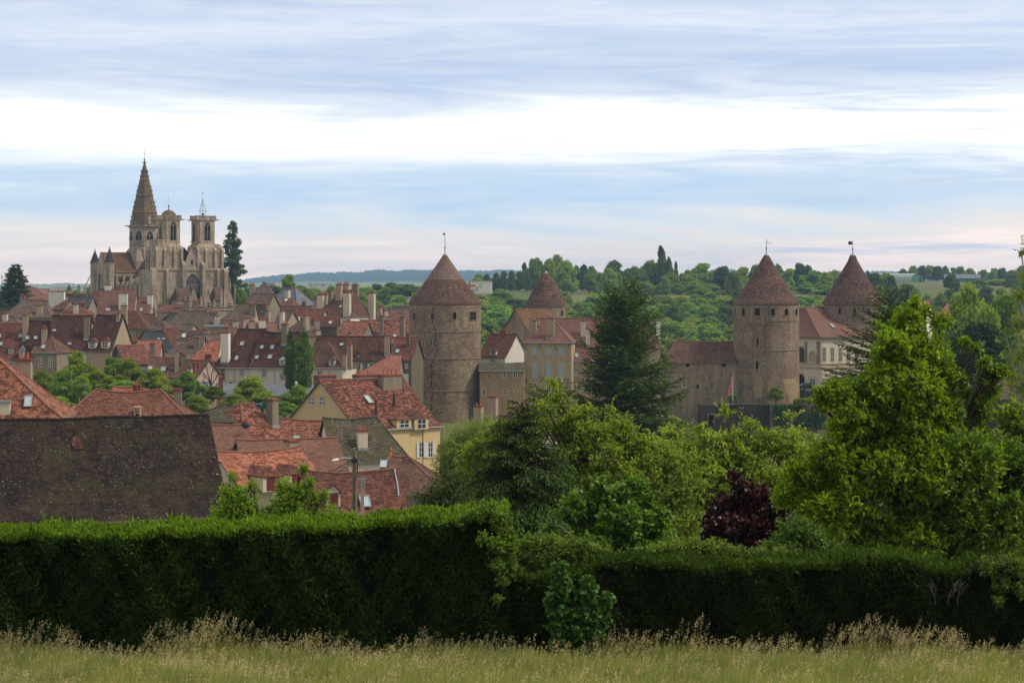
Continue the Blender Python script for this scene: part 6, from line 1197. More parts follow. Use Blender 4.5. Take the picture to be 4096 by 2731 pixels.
lobe_tree('hornbeam_tree','pale green tree before the blackened rampart wall',74,[(2720,1805,90,0),(2840,1745,70,0),(2800,1835,120,0),(2930,1775,90,.2),(2900,1635,28,0,1.3),(2930,1735,50,0),(3000,1675,30,0,1.3),(3040,1805,100,0),(2950,1850,150,-.2),(3130,1800,110,0),(3210,1805,80,0),(3260,1830,90,0),(3100,1920,140,-.3),(2800,1930,150,-.3),(2760,2060,160,-.4),(2950,2030,160,-.4),(2620,2100,120,-.4),(3330,1835,60,0),(2690,1725,45,.3),(3160,1655,26,0,1.3),(2800,2180,130,-.5)],.13,.06,['l_cherry'],split=5,tufts=200,per=14,droop=.55,spread=.5,base=(2980,2250),seed=23,up=.3,twigl=.75,tuftr=.05,endp=1.)
lobe_tree('lime_tree','rounded tree with large glossy leaves right of the spruce',55,[(2400,1970,80,0),(2500,1960,80,0),(2350,2060,100,0),(2480,2060,130,-.3),(2600,2060,90,0),(2420,2170,130,-.4),(2580,2170,120,-.3),(2640,2120,60,0),(2330,2180,80,0),(2300,1990,40,0),(2550,1930,40,0,1.2)],.13,.115,['l_lime'],split=5,tufts=560,per=6,droop=.3,spread=.75,base=(2470,2300),seed=24,up=.15)
lobe_tree('maple_tree','dark purple leaved maple between the hornbeam and the oak',53.5,[(2960,1950,60,0,1.2),(2935,1895,28,0,1.4),(2900,2010,75,0),(3010,2000,80,0),(3080,2020,60,0),(2960,2080,110,-.3),(3070,2090,95,-.1),(2870,2090,70,0),(2920,2150,90,-.2),(3050,2160,90,-.2),(2850,2150,45,0),(3110,2140,50,0)],.11,.085,['l_maple'],split=5,tufts=620,per=7,droop=.25,spread=.85,base=(2980,2290),seed=25,up=.3)
lobe_tree('willow_tree','yellow green fine leaved tree by the great tower foot',120,[(1850,1780,95,0),(1920,1750,100,0),(1990,1780,70,.5),(1880,1850,110,0),(1980,1860,100,0),(1800,1840,70,0),(1830,1930,90,0),(1960,1960,110,0)],.15,.045,['l_willow'],tufts=420,per=9,droop=.7,spread=.5,base=(1930,2100),seed=26,up=.2,bark='bark_pale',twigl=.7)
lobe_tree('birch_tree','airy birch leaning in along the right edge',62,[(4080,1180,45,0),(4130,1300,70,0),(4060,1290,30,0),(4070,1420,50,0),(4090,1540,60,0),(4020,1330,18,0,1.2),(4060,1650,60,0),(4110,1760,80,0),(4040,1720,40,0),(4120,1100,50,0),(4085,1010,16,0,1.2),(4150,980,60,0),(4160,1500,110,.5),(4050,1500,34,0,1.2),(4035,1860,60,0),(4100,1880,90,0)],.075,.045,['l_willow'],tufts=620,per=7,droop=.55,spread=.7,base=(4190,2200),seed=27,up=.0,bark='bark_pale',twigl=.35)
lobe_tree('apple_tree','sprawling light green shrub left of the utility pole beyond the hedge',56,[(920,1960,50,0),(960,2010,75,0),(900,2050,70,0),(1000,2060,80,0),(1130,1940,40,0,1.1),(1150,2000,75,0),(1210,1960,55,0),(1260,1990,35,0,1.1),(1200,2050,80,0),(1110,2060,70,0),(1010,1940,28,0),(880,2090,50,0),(1215,1870,20,0,1.3),(1240,1920,22,0,1.2),(1300,1975,26,0,1.2),(1320,2060,55,0),(1400,2080,45,0),(930,1900,18,0,1.2)],.075,.038,['l_oak'],tufts=1300,per=6,droop=.1,spread=.9,base=(1080,2250),seed=28,up=.4,cat='shrub')
lobe_tree('bramble_bush','pale bramble mound hanging over the right hedge',41.5,[(2620,2215,45,0),(2700,2205,55,0),(2780,2200,60,0),(2860,2210,60,0),(2940,2225,50,0),(3030,2235,50,0),(3120,2225,45,0),(3200,2235,40,0),(2980,2260,40,0),(3280,2245,30,0)],.055,.036,['l_bramble'],tufts=4200,per=6,spread=1.,base=(2900,2400),seed=29,cat='bush',up=.3,twigl=.14,trunk=False)
lobe_tree('bramble_bush','tangled bramble thicket in the gap between the two hedges',41,[(2080,2225,60,0),(2120,2175,45,0),(2190,2190,65,0),(2270,2200,60,0),(2340,2195,60,0),(2420,2225,55,0),(2200,2300,90,0),(2320,2300,90,0),(2090,2310,80,0),(2050,2380,70,0),(2170,2400,90,0),(2300,2400,90,0)],.06,.034,['l_climb','l_bramble'],tufts=2300,per=6,spread=1.,base=(2250,2500),seed=30,cat='bush',up=.25,twigl=.16,trunk=False,mixf=lambda p,r:r.random()<.7)
lobe_tree('climbing_plant','bright green climber draped over the end of the left hedge',39.6,[(1960,2040,45,.3),(1900,2060,40,.2),(2000,2075,50,.2),(2025,2140,45,.1),(2030,2200,40,.1),(1990,2180,40,-.2),(1850,2085,25,.2),(2040,2260,35,0),(1990,2260,30,-.3),(1930,2150,30,-.2,.6),(2010,2320,26,-.1,.5),(1990,2390,24,-.15,.3)],.06,.036,['l_climb'],tufts=3600,per=5,spread=.9,base=(2020,2560),seed=31,cat='climber',droop=.35,up=.1,twigl=.16,trunk=False)
lobe_tree('climbing_plant','leafy climber spilling down the right end of the long hedge',39.8,[(3960,2270,45,0),(4040,2255,50,0),(4090,2280,50,0),(4010,2330,40,0),(3990,2400,28,-.1,.7),(4070,2350,40,0)],.055,.036,['l_bramble'],tufts=2600,per=5,spread=.9,base=(4040,2560),seed=32,cat='climber',droop=.3,up=.1,twigl=.15,trunk=False)
lobe_tree('maple_sapling','young maple with broad leaves standing before the hedge gap',38.6,[(2235,2262,22,0),(2240,2310,30,0),(2226,2370,34,0),(2262,2340,20,0),(2350,2320,18,0),(2345,2365,32,0),(2385,2420,26,.05),(2425,2400,22,0),(2225,2430,34,0),(2290,2455,30,0),(2350,2450,34,0),(2410,2470,28,0),(2240,2500,38,0),(2310,2520,42,0),(2370,2520,34,0),(2250,2560,36,0),(2330,2580,36,0)],.105,.095,['l_sap'],tufts=3600,per=3,spread=.7,base=(2300,2580),seed=33,trunk=False,cat='sapling',droop=.45,up=.05,twigl=.12)
lobe_tree('shrub','shadowy shrub filling the space between the purple maple and the oak',52,[(3150,2180,90,0),(3200,2130,80,0),(3240,2150,90,.3),(3170,2110,60,.2),(3100,2230,70,0),(3330,2210,90,0),(3450,2230,90,0)],.08,.05,['l_oakd'],tufts=1000,per=7,base=(3250,2400),seed=41,cat='shrub',trunk=False,twigl=.2)
lobe_tree('shrub','shadowy undergrowth below the spruce and the lime tree',54,[(2150,2180,90,0),(2260,2200,90,0),(2380,2240,90,0),(2560,2240,90,0),(2680,2220,90,0),(2780,2240,80,0)],.08,.05,['l_oakd'],tufts=420,per=7,base=(2400,2400),seed=42,cat='shrub',trunk=False,twigl=.2)
# clipped hedges
def hedge(label,Yf,px0,px1,tops,depth,mat,seed,dens=2600,gap=None,core=(.006,.010,.004),newm='l_hedge_lit_new'):
    rng=np.random.default_rng(seed); x0=(px0-CX)/F*Yf; x1=(px1-CX)/F*Yf; L=x1-x0; o=empty('hedge',(x0,Yf,T(x0+L/2,Yf)-.25)); z0=o.location.z
    tag(o,label,'hedge')
    def ztop(x): return (HY-interp(tops,CX+x/Yf*F))/F*Yf-z0
    def bulge(x,z): return .09*np.sin(x*2.1+z*1.3)+.07*np.sin(x*4.7-z*3.1)+.05*np.sin(x*9+z*5)+.03*np.sin(x*17-z*13)
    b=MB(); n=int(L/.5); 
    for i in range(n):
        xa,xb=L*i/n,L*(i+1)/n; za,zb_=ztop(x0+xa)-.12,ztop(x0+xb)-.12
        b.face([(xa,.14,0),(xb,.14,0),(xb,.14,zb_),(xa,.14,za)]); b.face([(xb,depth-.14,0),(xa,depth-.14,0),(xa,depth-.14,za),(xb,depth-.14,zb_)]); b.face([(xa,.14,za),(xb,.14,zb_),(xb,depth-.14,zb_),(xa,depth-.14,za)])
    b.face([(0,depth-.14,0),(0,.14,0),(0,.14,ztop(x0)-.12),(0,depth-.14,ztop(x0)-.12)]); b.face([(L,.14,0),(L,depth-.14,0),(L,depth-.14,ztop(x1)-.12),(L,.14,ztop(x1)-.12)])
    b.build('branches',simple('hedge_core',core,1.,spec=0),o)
    Hm=ztop(x0+L/2); nf=int(L*Hm*dens); nt=int(L*depth*dens*1.1); ne=int(depth*Hm*dens*.8)
    x=rng.random(nf)*L; zt=np.array([ztop(x0+q) for q in np.linspace(0,L,200)]); zf=np.interp(x,np.linspace(0,L,200),zt); z=rng.random(nf)*zf; y=rng.uniform(-.02,.13,nf)+bulge(x,z)
    rnd=np.clip((z-zf+.18)/.18,0,1); y=y+rnd**2*.12
    C1=np.stack([x,y,z],1); A1=np.array([0,-.45,.55])+rng.normal(size=(nf,3))*.5; N1=np.array([0,-.75,.55])+rng.normal(size=(nf,3))*.45
    x=rng.random(nt)*L; y=rng.random(nt)*depth; zf=np.interp(x,np.linspace(0,L,200),zt); z=zf+rng.uniform(-.10,.03,nt)+.04*np.sin(x*3+y*4)+.03*np.sin(x*8.3)
    spk=rng.random(nt)<.035; C2=np.stack([x,y,z],1); A2=np.array([0,-.15,.8])+rng.normal(size=(nt,3))*.5; N2=np.array([0,-.5,.7])+rng.normal(size=(nt,3))*.5
    y=rng.random(ne)*depth; C3=[]; 
    for e in (0,L):
        z=rng.random(ne)*ztop(x0+e); C3.append(np.stack([e+rng.uniform(-.1,.06,ne)*(1 if e else -1),rng.random(ne)*depth,z],1))
    C3=np.concatenate(C3); A3=np.array([.2,-.2,.6])+rng.normal(size=(2*ne,3))*.5; N3=np.array([.3,-.3,.4])+rng.normal(size=(2*ne,3))*.6
    C=np.concatenate([C1,C2,C3]);A=np.concatenate([A1,A2,A3]);N=np.concatenate([N1,N2,N3]); n=len(C); sz=rng.uniform(.6,1.35,n); sz[nf:nf+nt]*=np.where(spk,2.0,1.)
    mi=np.zeros(n,int); mi[nf:nf+nt]=(rng.random(nt)<.85); zz=C1[:,2]; mi[:nf]=(zz>np.interp(C1[:,0],np.linspace(0,L,200),zt)-.05-.07*rng.random(nf))&(rng.random(nf)<.75)  # lighter shoots on top, dark leaves in front: part of the lighting is colour
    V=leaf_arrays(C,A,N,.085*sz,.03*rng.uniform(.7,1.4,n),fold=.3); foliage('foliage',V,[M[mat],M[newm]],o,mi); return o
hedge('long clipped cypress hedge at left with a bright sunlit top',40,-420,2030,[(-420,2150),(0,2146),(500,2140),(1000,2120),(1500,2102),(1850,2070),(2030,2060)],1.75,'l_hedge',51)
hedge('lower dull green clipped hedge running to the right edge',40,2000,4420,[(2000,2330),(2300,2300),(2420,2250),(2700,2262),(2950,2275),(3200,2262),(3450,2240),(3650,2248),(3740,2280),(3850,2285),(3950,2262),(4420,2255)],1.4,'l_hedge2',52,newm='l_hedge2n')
# dead twigs caught in the right hedge
b=MB(); rr=random.Random(8)
def twig(s,d,l,r,dep):
    e=s+d*l; b.tube([s,s.lerp(e,.5)+Vector((rr.uniform(-.02,.02),0,0)),e],[r,r*.8,r*.5],4)
    if dep:
        for _ in range(3): twig(s.lerp(e,rr.uniform(.4,1)),(d+Vector((rr.uniform(-.7,.7),rr.uniform(-.25,.1),rr.uniform(-.3,.5)))).normalized(),l*.6,r*.6,dep-1)
for px in (3740,3790,3830): twig(P(px,2420,39.75),Vector((rr.uniform(-.3,.3),-.1,1)).normalized(),.28,.004,3)
o=b.build('dead_branch',M['bark_pale']); tag(o,'tangle of dead grey twigs caught in the right hedge','branch')
# ======== meadow: blades and seed heads, one mass
rng=np.random.default_rng(99)
def gz(x,y): 
    ys_=np.array([29,32,36,40,43]); return np.interp(y,[20,29,40,46],[T(0,20),T(0,29),T(0,40),T(0,46)])
def blades(n,hmin,hmax,w,x=None,y=None,lean=.25,clump=True):
    x=rng.uniform(-12.5,12.5,n) if x is None else x; y=rng.uniform(26.5,41.5,n) if y is None else y
    h=rng.uniform(hmin,hmax,n)*(1+.25*np.sin(x*1.7+y*.9)+.18*np.sin(x*4.1-y*2.2)); z=gz(x,y)-.03; ph=rng.random(n)*6.28; lx=lean*h*np.cos(ph)*rng.random(n)+.07*h; ly=lean*h*np.sin(ph)*rng.random(n); a=rng.random(n)*3.14; wx=np.cos(a)*w/2; wy=np.sin(a)*w/2
    V=np.stack([np.stack([x-wx,y-wy,z],1),np.stack([x+wx,y+wy,z],1),np.stack([x+wx*.7+lx*.35,y+wy*.7+ly*.35,z+h*.6],1),np.stack([x-wx*.7+lx*.35,y-wy*.7+ly*.35,z+h*.6],1)],1).reshape(-1,3)
    V2=np.stack([np.stack([x-wx*.7+lx*.35,y-wy*.7+ly*.35,z+h*.6],1),np.stack([x+wx*.7+lx*.35,y+wy*.7+ly*.35,z+h*.6],1),np.stack([x+wx*.1+lx,y+wy*.1+ly,z+h],1),np.stack([x-wx*.1+lx,y-wy*.1+ly,z+h],1)],1).reshape(-1,3)
    return np.concatenate([V,V2]),np.stack([x+lx,y+ly,z+h],1)
VV=[];MI=[]
v,_=blades(300000,.24,.46,.010); VV.append(v); MI.append(np.zeros(len(v)//4,int))
def heads(n,hmin,hmax,x,y,hl=.13,k=10,sp=.018):
    v,tp=blades(n,hmin,hmax,.004,x,y,.3); VV.append(v); MI.append(np.zeros(len(v)//4,int))
    C=np.repeat(tp,k,0); t=rng.random(len(C)); C[:,2]-=t*hl-.02; C[:,0]+=(.3*hl*(1-t))+rng.normal(size=len(C))*sp*(.3+t); C[:,1]+=rng.normal(size=len(C))*sp*(.3+t)
    A=rng.normal(size=(len(C),3))*.45+np.array([.15,0,1.]); V=leaf_arrays(C,A,rng.normal(size=(len(C),3)),.032*rng.uniform(.7,1.3,len(C)),.011,fold=.2); VV.append(V); MI.append(np.ones(len(C),int))
n=6000; heads(n,.40,.54,rng.uniform(-12.5,12.5,n),rng.uniform(27,41,n),.09,7,.012)
def px2x(px,y): return (px-CX)/F*y
def stand(px0,px1,n,h0,h1,y0=38.3,y1=39.4): 
    y=rng.uniform(y0,y1,n); x=np.array([(rng.uniform(px0,px1)-CX)/F*q for q in y]); heads(n,h0,h1,x,y,.15,12,.02)
for a in [(0,160,90,.5,.75),(200,290,60,.55,.8),(260,480,70,.5,.75),(550,960,280,.55,.9),(640,700,40,.7,.95),(700,860,100,.6,.95),(1000,1250,120,.5,.8),(1180,1440,190,.55,.85),(1440,2100,130,.4,.62),(2050,2300,70,.45,.7),(2280,2620,150,.5,.75),(2700,3050,150,.45,.75),(2775,2800,12,.8,.98),(3000,3250,110,.5,.75),(3300,3850,420,.55,.82),(3560,3680,90,.6,.85),(3800,4100,140,.5,.7),(-300,0,90,.5,.75),(4100,4400,90,.5,.75),(0,4096,350,.42,.62)]: stand(a[0],a[1],int(a[2]*.55),a[3]*.92,a[4]*.92)
for a in [(650,1150,220,.45,.62,31,33.5),(0,300,60,.4,.55,31,34),(1400,1800,90,.4,.55,31,34),(3500,3900,120,.4,.55,32,35)]: stand(*a)
g=obj('meadow_grass',np_mesh('meadow_grass',np.concatenate(VV),quads(sum(len(v) for v in VV)//4),4,[M['g_blade'],M['g_seed']],np.concatenate(MI))); tag(g,kind='stuff')
# ======== things in the place
def tube_obj(name,pts,r,mat,label,cat,n=6,group=None):
    p0=Vector(pts[0]); b=MB(); b.tube([Vector(p)-p0 for p in pts],r,n); o=b.build(name,M[mat],None,tuple(p0)); tag(o,label,cat,group); return o
# utility poles and cables
Yp=112; top=PR('e',1382,792,Yp); zb=T(top.x,Yp)-.5; o=empty('utility_pole',(top.x,Yp,zb)); tag(o,'thick wooden utility pole carrying cables and a street lamp','utility pole'); H=top.z-zb
b=MB(); b.tube([(0,0,0),(0,0,H*.5),(.02,0,H)],[.16,.135,.11],10); b.build('pole',M['wood'],o)
b=MB(); b.tube([(.0,-.12,H-.25),(.16,-.14,H-.45),(.17,-.14,H-.9)],.035,5); b.tube([(.17,-.14,H-.9),(.05,-.12,H-1.5),(.02,-.14,H-4)],.02,5); b.box(-.14,.14,-.17,-.10,H-.55,H-.35); b.build('cable_bracket',M['iron'],o)
b=MB(); b.tube([(0,-.05,H-.38),(-.5,-.3,H-.30),(-.75,-.45,H-.36)],.028,6); b.build('lamp_arm',M['zinc'],o); b=MB()
pr=[(0,-.30),(.09,-.26),(.13,-.1),(.13,.1),(.09,.26),(0,.3)]; b.lathe([(r*.9,z) for r,z in pr],10); q_=b.build('lamp_head',M['white'],o,(-.88,-.5,H-.40)); q_.rotation_euler=(0,R(82),R(30)); q_.scale=(.6,.6,.7)
Y2=118; t2=PR('e',1455,1030,Y2); z2=T(t2.x,Y2)-.5; o2=empty('utility_pole',(t2.x,Y2,z2)); tag(o2,'thinner pale concrete pole just right of the wooden one','utility pole'); b=MB(); H2=t2.z-z2; b.box(-.13,.13,-.10,.10,0,H2*.5,bot=False); b.frustum(0,0,H2*.5,H2,.24,.2,.16,.14); b.build('pole',M['concrete'],o2); b=MB(); b.box(-.6,.25,-.06,-.0,H2-.1,H2-.03); b.tube([(.1,-.1,H2-.1),(.1,-.1,H2-.5)],.03,5); b.build('crossarm',M['zinc'],o2)
def cable(a,b_,sag,label,r=.016): 
    a,b_=Vector(a),Vector(b_); tube_obj('overhead_cable',[a.lerp(b_,t/10)+Vector((0,0,-sag*4*(t/10)*(1-t/10))) for t in range(11)],r,'iron',label,'cable',5)
tp=top+Vector((0,-.1,-.3))
cable(tp,PR('e',965,1003,175),.35,'thick cable from the wooden pole down to the long brown roof',.028)
cable(tp+Vector((0,0,-.12)),PR('e',800,690,200),.5,'thin cable from the wooden pole to the orange cottage chimney',.014)
cable(tp+Vector((0,0,-.2)),PR('e',645,1145,170),.6,'cable sagging from the wooden pole behind the shrub to the red shutter',.018)
cable(tp+Vector((.05,0,-.3)),PR('e',1800,960,210),.5,'thin cable running right from the wooden pole',.012)
cable(PR('e',1130,1010,150),PR('e',770,700,205),.4,'thin cable crossing over the brown shed roof',.012)
# pigeon on the pole
b=MB(); pr=[(0,-.17),(.03,-.13),(.055,-.04),(.06,.03),(.045,.09),(.02,.12),(0,.13)]; b.lathe(pr,8); q_=b.build('pigeon',M['p_grey'],None,tuple(top+Vector((-.01,0,.10)))); q_.rotation_euler=(0,R(70),0); tag(q_,'grey pigeon perched on top of the wooden pole','bird')
b=MB(); b.lathe([(0,-.03),(.028,-.015),(.03,.01),(0,.035)],8); b.tube([(.02,0,0),(.055,0,-.008)],[.008,.001],4); h_=b.build('head',M['p_dark'],q_,(-.03,0,.13)); h_.rotation_euler=(0,R(-70),0)
b=MB(); b.face([(-.03,0,-.12),(.03,0,-.12),(.045,0,-.24),(-.045,0,-.24)]); b.build('tail',M['p_dark'],q_)
# flag of the province on a pole
Yf=458; fp=PR('d',795,1290,Yf); ft=PR('d',795,1108,Yf); o=empty('flag_pole',tuple(fp)); tag(o,'white flagpole with a red, blue and gold heraldic flag','flag'); H=(ft-fp).z; b=MB(); b.tube([(0,0,-1),(0,0,H)],[.07,.045],8); b.lathe([(0,H),(.09,H+.08),(0,H+.16)],8); b.build('pole',M['white'],o)
b=MB(); k=Yf/F/1.8445; n,m=26,44
def fpnt(u,v):      # hanging cloth: hoist at the pole, gathered folds
    z=H-.45-v*120*k-u*(8+10*v)*k; x=-(u*34*k)*(.55+.45*v)-.05; y=.22*math.sin(u*9+v*3)*u; return (x,y,z)
for i in range(n):
    for j in range(m):
        u,v=(i+.5)/n,(j+.5)/m; L_=u<.5; T_=v<.5; uu,vv=(u*2)%1,(v*2)%1
        if (T_ and L_) or (not T_ and not L_):
            mi=0 if (uu<.13 or uu>.87 or vv<.08 or vv>.92) else (1 if int((uu*1.2+vv*2.2)*2.5)%2 else 2)
        else:
            w=((uu*3)%1-.5)**2+((vv*3)%1-.5)**2; brd=(uu<.12 or uu>.88 or vv<.07 or vv>.93); mi=(0 if int((uu+vv)*14)%2 else 3) if brd else (1 if w<.06 else 2)
        b.face([fpnt(i/n,j/m),fpnt(i/n,(j+1)/m),fpnt((i+1)/n,(j+1)/m),fpnt((i+1)/n,j/m)],mi)
b.build('flag_cloth',[M['red'],M['yellow'],M['blue'],M['white']],o)
# dark parked hatchback on the terrace
Yc=484; cp=PR('d',1345,1214,Yc); o=empty('parked_car',tuple(cp),R(4)); tag(o,'black hatchback parked on the terrace by the palace wall','car')
prof=[(-2.0,.28),(-2.02,.62),(-1.9,.82),(-1.45,.93),(-1.05,1.32),(-.5,1.46),(.3,1.44),(.95,1.15),(1.35,.95),(1.95,.78),(2.08,.55),(2.05,.28)]
b=MB()
for s_ in (-1,1):
    yy=s_*.85; p=[(x,yy*(.82 if z>1 else 1),z) for x,z in prof]; 
    b.face(p if s_<0 else p[::-1])
for (x0,z0),(x1,z1) in zip(prof,prof[1:]+prof[:1]):
    w0,w1=(.82 if z0>1 else 1)*.85,(.82 if z1>1 else 1)*.85; b.face([(x0,-w0,z0),(x1,-w1,z1),(x1,w1,z1),(x0,w0,z0)][::-1])
b.build('body',M['car'],o)
b=MB()
for s_ in (-1,1):
    for q in ([(-1.25,.98),(-.95,1.28),(-.5,1.38),(-.15,1.38),(-.15,.98)],[(-.08,.98),(-.08,1.38),(.3,1.36),(.85,1.1),(1.0,.98)]): p=[(x,s_*(.86 if z<1 else .72),z) for x,z in q]; b.face(p[::-1] if s_<0 else p)
b.face([(1.32,-.68,.98),(1.32,.68,.98),(.97,.6,1.16),(.97,-.6,1.16)]); b.build('window',M['glass'],o)
for x_ in (-1.3,1.3):
    for s_ in (-1,1):
        b=MB(); b.lathe([(0,-.1),(.2,-.1),(.31,-.08),(.31,.08),(.2,.1),(0,.1)],16); w_=b.build('wheel',M['iron'],o,(x_,s_*.82,.31)); w_.rotation_euler=(R(90),0,0); b=MB(); b.lathe([(0,-.112),(.19,-.105),(.19,.105),(0,.112)],12); b.build('rim',M['zinc'],w_)
for s_ in (-1,1):
    b=MB(); b.box(1.93,2.06,s_*.6-.14,s_*.6+.14,.6,.74); b.build('headlight',M['white'],o); b=MB(); b.box(-2.04,-1.9,s_*.65-.1,s_*.65+.1,.62,.85); b.build('tail_light',M['red'],o)
# hangar and barn on the plateau
Yh=1420; c=PR('f',978,372,Yh); o=empty('hangar',(c.x,Yh,c.z-1),R(38)); tag(o,'green round roofed hangar in the field on the skyline','hangar'); r=85/2.0904/F*Yh; Hh=70/2.0904/F*Yh+1; L=36
b=MB(); n=20; arc=[(-r*math.cos(math.pi*i/n),Hh*math.sin(math.pi*i/n)**.8) for i in range(n+1)]
b.face([(x,0,z) for x,z in arc]); b.face([(x,L,z) for x,z in arc][::-1]); b.build('end_wall',M['green_metal'],o)
b=MB()
for (x0,z0),(x1,z1) in zip(arc,arc[1:]):
    for k in range(12): b.face([(x0*1.03,-.6+(L+1)*k/12,z0*1.03),(x1*1.03,-.6+(L+1)*k/12,z1*1.03),(x1*1.03,-.6+(L+1)*(k+.92)/12,z1*1.03),(x0*1.03,-.6+(L+1)*(k+.92)/12,z0*1.03)][::-1])
hr=simple('hangar_roof',(.26,.34,.27),.4,var=.2); b.build('roof',hr,o); b=MB(); b.box(2,4,-.1,-.02,0,4); b.build('door',M['iron'],o)
HB('long grey roofed green barn right of the hangar','f',1440,1210,1508,306,340,-2,14,roof='slate_blue',wall='g_wall' if 'g_wall' in M else 'green_metal',name='barn',cat='barn',base=None,ridge=False)
# commercial buildings far beyond
def block(name,label,reg,Y,x0,x1,y0,y1,dp,mat,cat='building',parts=()):
    A=PR(reg,x0,y0,Y); B=PR(reg,x1,y1,Y); zb=min(T(A.x,Y),T(B.x,Y),B.z)-1; o=empty(name,(A.x,Y,zb)); tag(o,label,cat); L=B.x-A.x; Hh=A.z-zb; b=MB(); b.box(0,L,0,dp,0,Hh,bot=False); b.build('wall',M[mat],o); k=Y/F/REG[reg][2]
    b=MB(); b.box(-.15,L+.15,-.15,dp+.15,Hh,Hh+.35); b.build('roof_edge',M['zinc'],o)
    for nm,px0,px1,py0,py1,mt in parts: b=MB(); b.box((px0-x0)*k,(px1-x0)*k,-.25,-.02,Hh-(py1-y0)*k,Hh-(py0-y0)*k); b.build(nm,M[mt],o)
    return o
M['pgreen']=simple('panel_green',(.30,.55,.33),.6,var=.1)
block('warehouse','pale grey flat warehouse by the dark conifers left of the slope','c',1120,520,676,416,490,25,'p_white',parts=[('sign_panel',588,606,428,458,'pgreen'),('door',560,572,455,485,'zinc'),('lean_roof',500,556,440,452,'red')])
o=block('supermarket','long white shop building with red lettering on the far plain','b',2100,778,968,201,238,40,'p_white',parts=[('green_panel',970,1015,203,238,'pgreen')]); k=2100/F/2.352
b=MB(); Hh=9.
def ring_(cx_,cz_,r,mi=0):
    for i in range(16):
        a,c_=i*math.pi/8,(i+1)*math.pi/8; b.face([(cx_+q*math.cos(t),-.3,cz_+q*math.sin(t)) for q,t in ((r,a),(r,c_),(r*.7,c_),(r*.7,a))][::-1])
zt=[c_ for c_ in o.children if c_.name.startswith('wall')][0].dimensions.z if False else max(v.co.z for v in [c_ for c_ in o.children if c_.name.startswith('wall')][0].data.vertices)
ring_(28*k,zt-17*k,13*k)
for x_,w in ((50,10),(63,12),(78,9),(90,12)): b.box(x_*k,(x_+w)*k,-.3,-.02,zt-14*k,zt-9*k)
for x_,w in ((132,6),(140,9),(151,6),(159,4)): b.box(x_*k,(x_+w)*k,-.3,-.02,zt-12*k,zt-5*k)
for x_ in range(130,180,5): b.box(x_*k,(x_+3)*k,-.3,-.02,zt-20*k,zt-17*k)
b.build('sign',M['brick'],o)
block('warehouse','brownish shed left of the broad tree near the horizon','b',1900,378,470,195,220,30,'p_pink')
block('low_building','long white roofed sheds on the horizon left of the church','a',1500,475,892,234,246,30,'white'); block('low_building','far reddish roofed shed on the plain at left','a',1480,335,470,250,262,20,'p_pink')
block('low_building','dark low building on the plain just left of the great tower','b',2300,1630,1680,205,215,30,'p_dark'); block('low_building','brown low building right of the supermarket','b',2250,1380,1440,207,217,30,'p_tan')
for i,(x_,w) in enumerate(((1278,8),(1290,7),(1300,7))):
    A=PR('b',x_,208,1600); o=empty('banner_flag',(A.x,1600,T(A.x,1600)-.5)); tag(o,('left','middle','right')[i]+' one of the three bright yellow banners on the plain','banner'); Hh=A.z-o.location.z; b=MB(); b.tube([(0,0,0),(0,0,Hh)],.08,5); b.build('pole',M['zinc'],o); kk=1600/F/2.352; b=MB(); nn=6
    for j in range(nn): b.face([(.05+.1*math.sin(j),.0,Hh-j*1.2),(.05+.1*math.sin(j+1),.0,Hh-(j+1)*1.2),(w*kk+.15*math.sin(j+1),.25,Hh-(j+1)*1.2),(w*kk+.15*math.sin(j),.25,Hh-j*1.2)])
    b.build('cloth',M['lime'],o)
# lattice mast at far left
A=PR('a',38,120,900); zb=T(A.x,900); o=empty('radio_mast',(A.x,900,zb)); tag(o,'pale lattice radio mast at the extreme left horizon','mast'); Hm=A.z-zb; b=MB()
for sx_,sy_ in ((-1,-1),(1,-1),(0,1)): b.tube([(sx_*.9,sy_*.6,0),(sx_*.55,sy_*.4,Hm)],.08,4)
for i in range(14):
    z0,z1=Hm*i/14,Hm*(i+1)/14; b.tube([(-.9+.35*i/14,-.5,z0),(.88-.35*i/14,-.5,z1)],.05,4); b.tube([(.88-.35*i/14,-.5,z0),(-.9+.35*i/14,-.5,z1)],.05,4)
b.build('lattice',M['white'],o); b=MB()
for z_ in (.75,.9): 
    for s_ in(-1,1): b.box(s_*.9-.2,s_*.9+.2,-.3,.1,Hm*z_,Hm*z_+1.6)
b.build('antenna_panel',M['white'],o)
# blue tarpaulin, street lamp mast, aerials, dish
p=PR('e',527,382,258); b=MB(); k=258/F/2.24; g_=[(-26,-14),(24,-10),(27,6),(8,16),(-12,4)]
b.face([(x*k,-.1+.1*math.sin(x),-z*k) for x,z in g_][::-1]); b.face([(x*k,.5,-z*k) for x,z in g_]); 
for (x0,z0),(x1,z1) in zip(g_,g_[1:]+g_[:1]): b.face([(x0*k,-.1+.1*math.sin(x0),-z0*k),(x1*k,-.1+.1*math.sin(x1),-z1*k),(x1*k,.5,-z1*k),(x0*k,.5,-z0*k)])
o=b.build('tarpaulin',M['blue_tarp'],None,tuple(p)); tag(o,'bright blue tarpaulin lying over the far end of the mottled roof','tarpaulin')
A=PR('c',311,1378,400); tube_obj('lamp_mast',[(A.x,400,T(A.x,400)-.5),(A.x,400,A.z)],.07,'wood','slim lamp mast standing before the great tower','lamp post'); b=MB(); b.box(-.45,.12,-.1,.1,-.05,.05); b.build('lamp_head',M['iron'],S.objects['lamp_mast'],(0,0,A.z-T(A.x,400)+.5))
tube_obj('pole',[tuple(PR('e',1186,565,254)),tuple(PR('e',1184,380,254))],.035,'zinc','tall thin aerial pole beside the white gable','aerial')
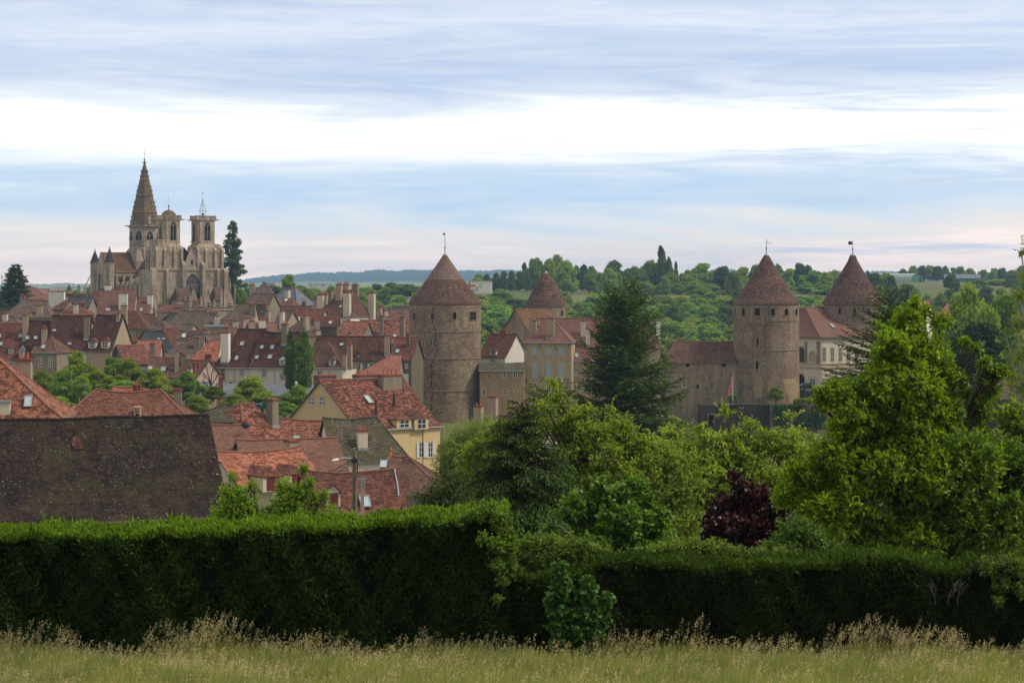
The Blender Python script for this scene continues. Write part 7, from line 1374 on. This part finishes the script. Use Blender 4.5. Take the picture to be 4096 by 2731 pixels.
def aerial(reg,x,ytop,ybase,w,Y,label):
    a=PR(reg,x,ybase,Y); t=PR(reg,x,ytop,Y); k=Y/F/REG[reg][2]; b=MB(); H=t.z-a.z; b.tube([(0,0,-.5),(0,0,H)],.025,4); b.tube([(-w*k*.5,0,H-.05),(w*k*.5,.1,H-.05)],.02,4)
    for i in range(7): x_=(-.5+i/6)*w*k; b.tube([(x_,-.25,H-.05),(x_,.25,H-.05)],.012,3)
    o=b.build('roof_aerial',M['zinc'],None,tuple(a)); tag(o,label,'aerial')
aerial('a',795,1150,1200,150,246,'television aerial on the hidden ridge left, over the park'); aerial('a',1290,1118,1170,180,246,'slanting television aerial right of the ridge chimney'); aerial('h',1400,430,560,75,556,'television aerial on the very broad grey roof'); aerial('i',1318,745,830,60,478,'television aerial over the long dark speckled roof'); aerial('g',555,455,600,130,556,'television aerial against the wide grey hip roof'); aerial('g',375,232,300,130,600,'television aerial below the left conifer')
p=PR('e',410,555,243); b=MB(); b.lathe([(0,.12),(.22,.08),(.36,0),(.42,-.06)],16); b.tube([(0,0,.1),(0,.1,-.5),(0,.1,-1.4)],.03,5); o=b.build('satellite_dish',M['iron'],None,tuple(p)); o.rotation_euler=(R(80),0,R(20)); tag(o,'dark satellite dish on the smooth brown roof corner','satellite dish')
# zinc flashing strip and finial on the near roofs are parts of their houses
for ob in list(S.objects):
    if ob.get('label')=='brown hip roofed house with a terracotta finial':
        rf=[c_ for c_ in ob.children if c_.name.startswith('roof')][0]; vs=[v.co for v in rf.data.vertices]; zt=max(v.z for v in vs); xx=min(v.x for v in vs if v.z>zt-.4); b=MB(); b.lathe([(.22,-.1),(.16,.15),(.08,.3),(.16,.45),(.12,.62),(0,.85)],10); b.build('finial',M['pot'],ob,(xx,6,zt-.1))
    if ob.get('label')=='long brown roofed house with a red shuttered dormer and zinc flashing':
        h_=ob
tube_obj('chimney_pipe',[tuple(PR('e',2142,820,222)),tuple(PR('e',2142,732,222))],.13,'brick','slim red chimney pipe right of the yellow house','chimney')
print('objects',len(S.objects))
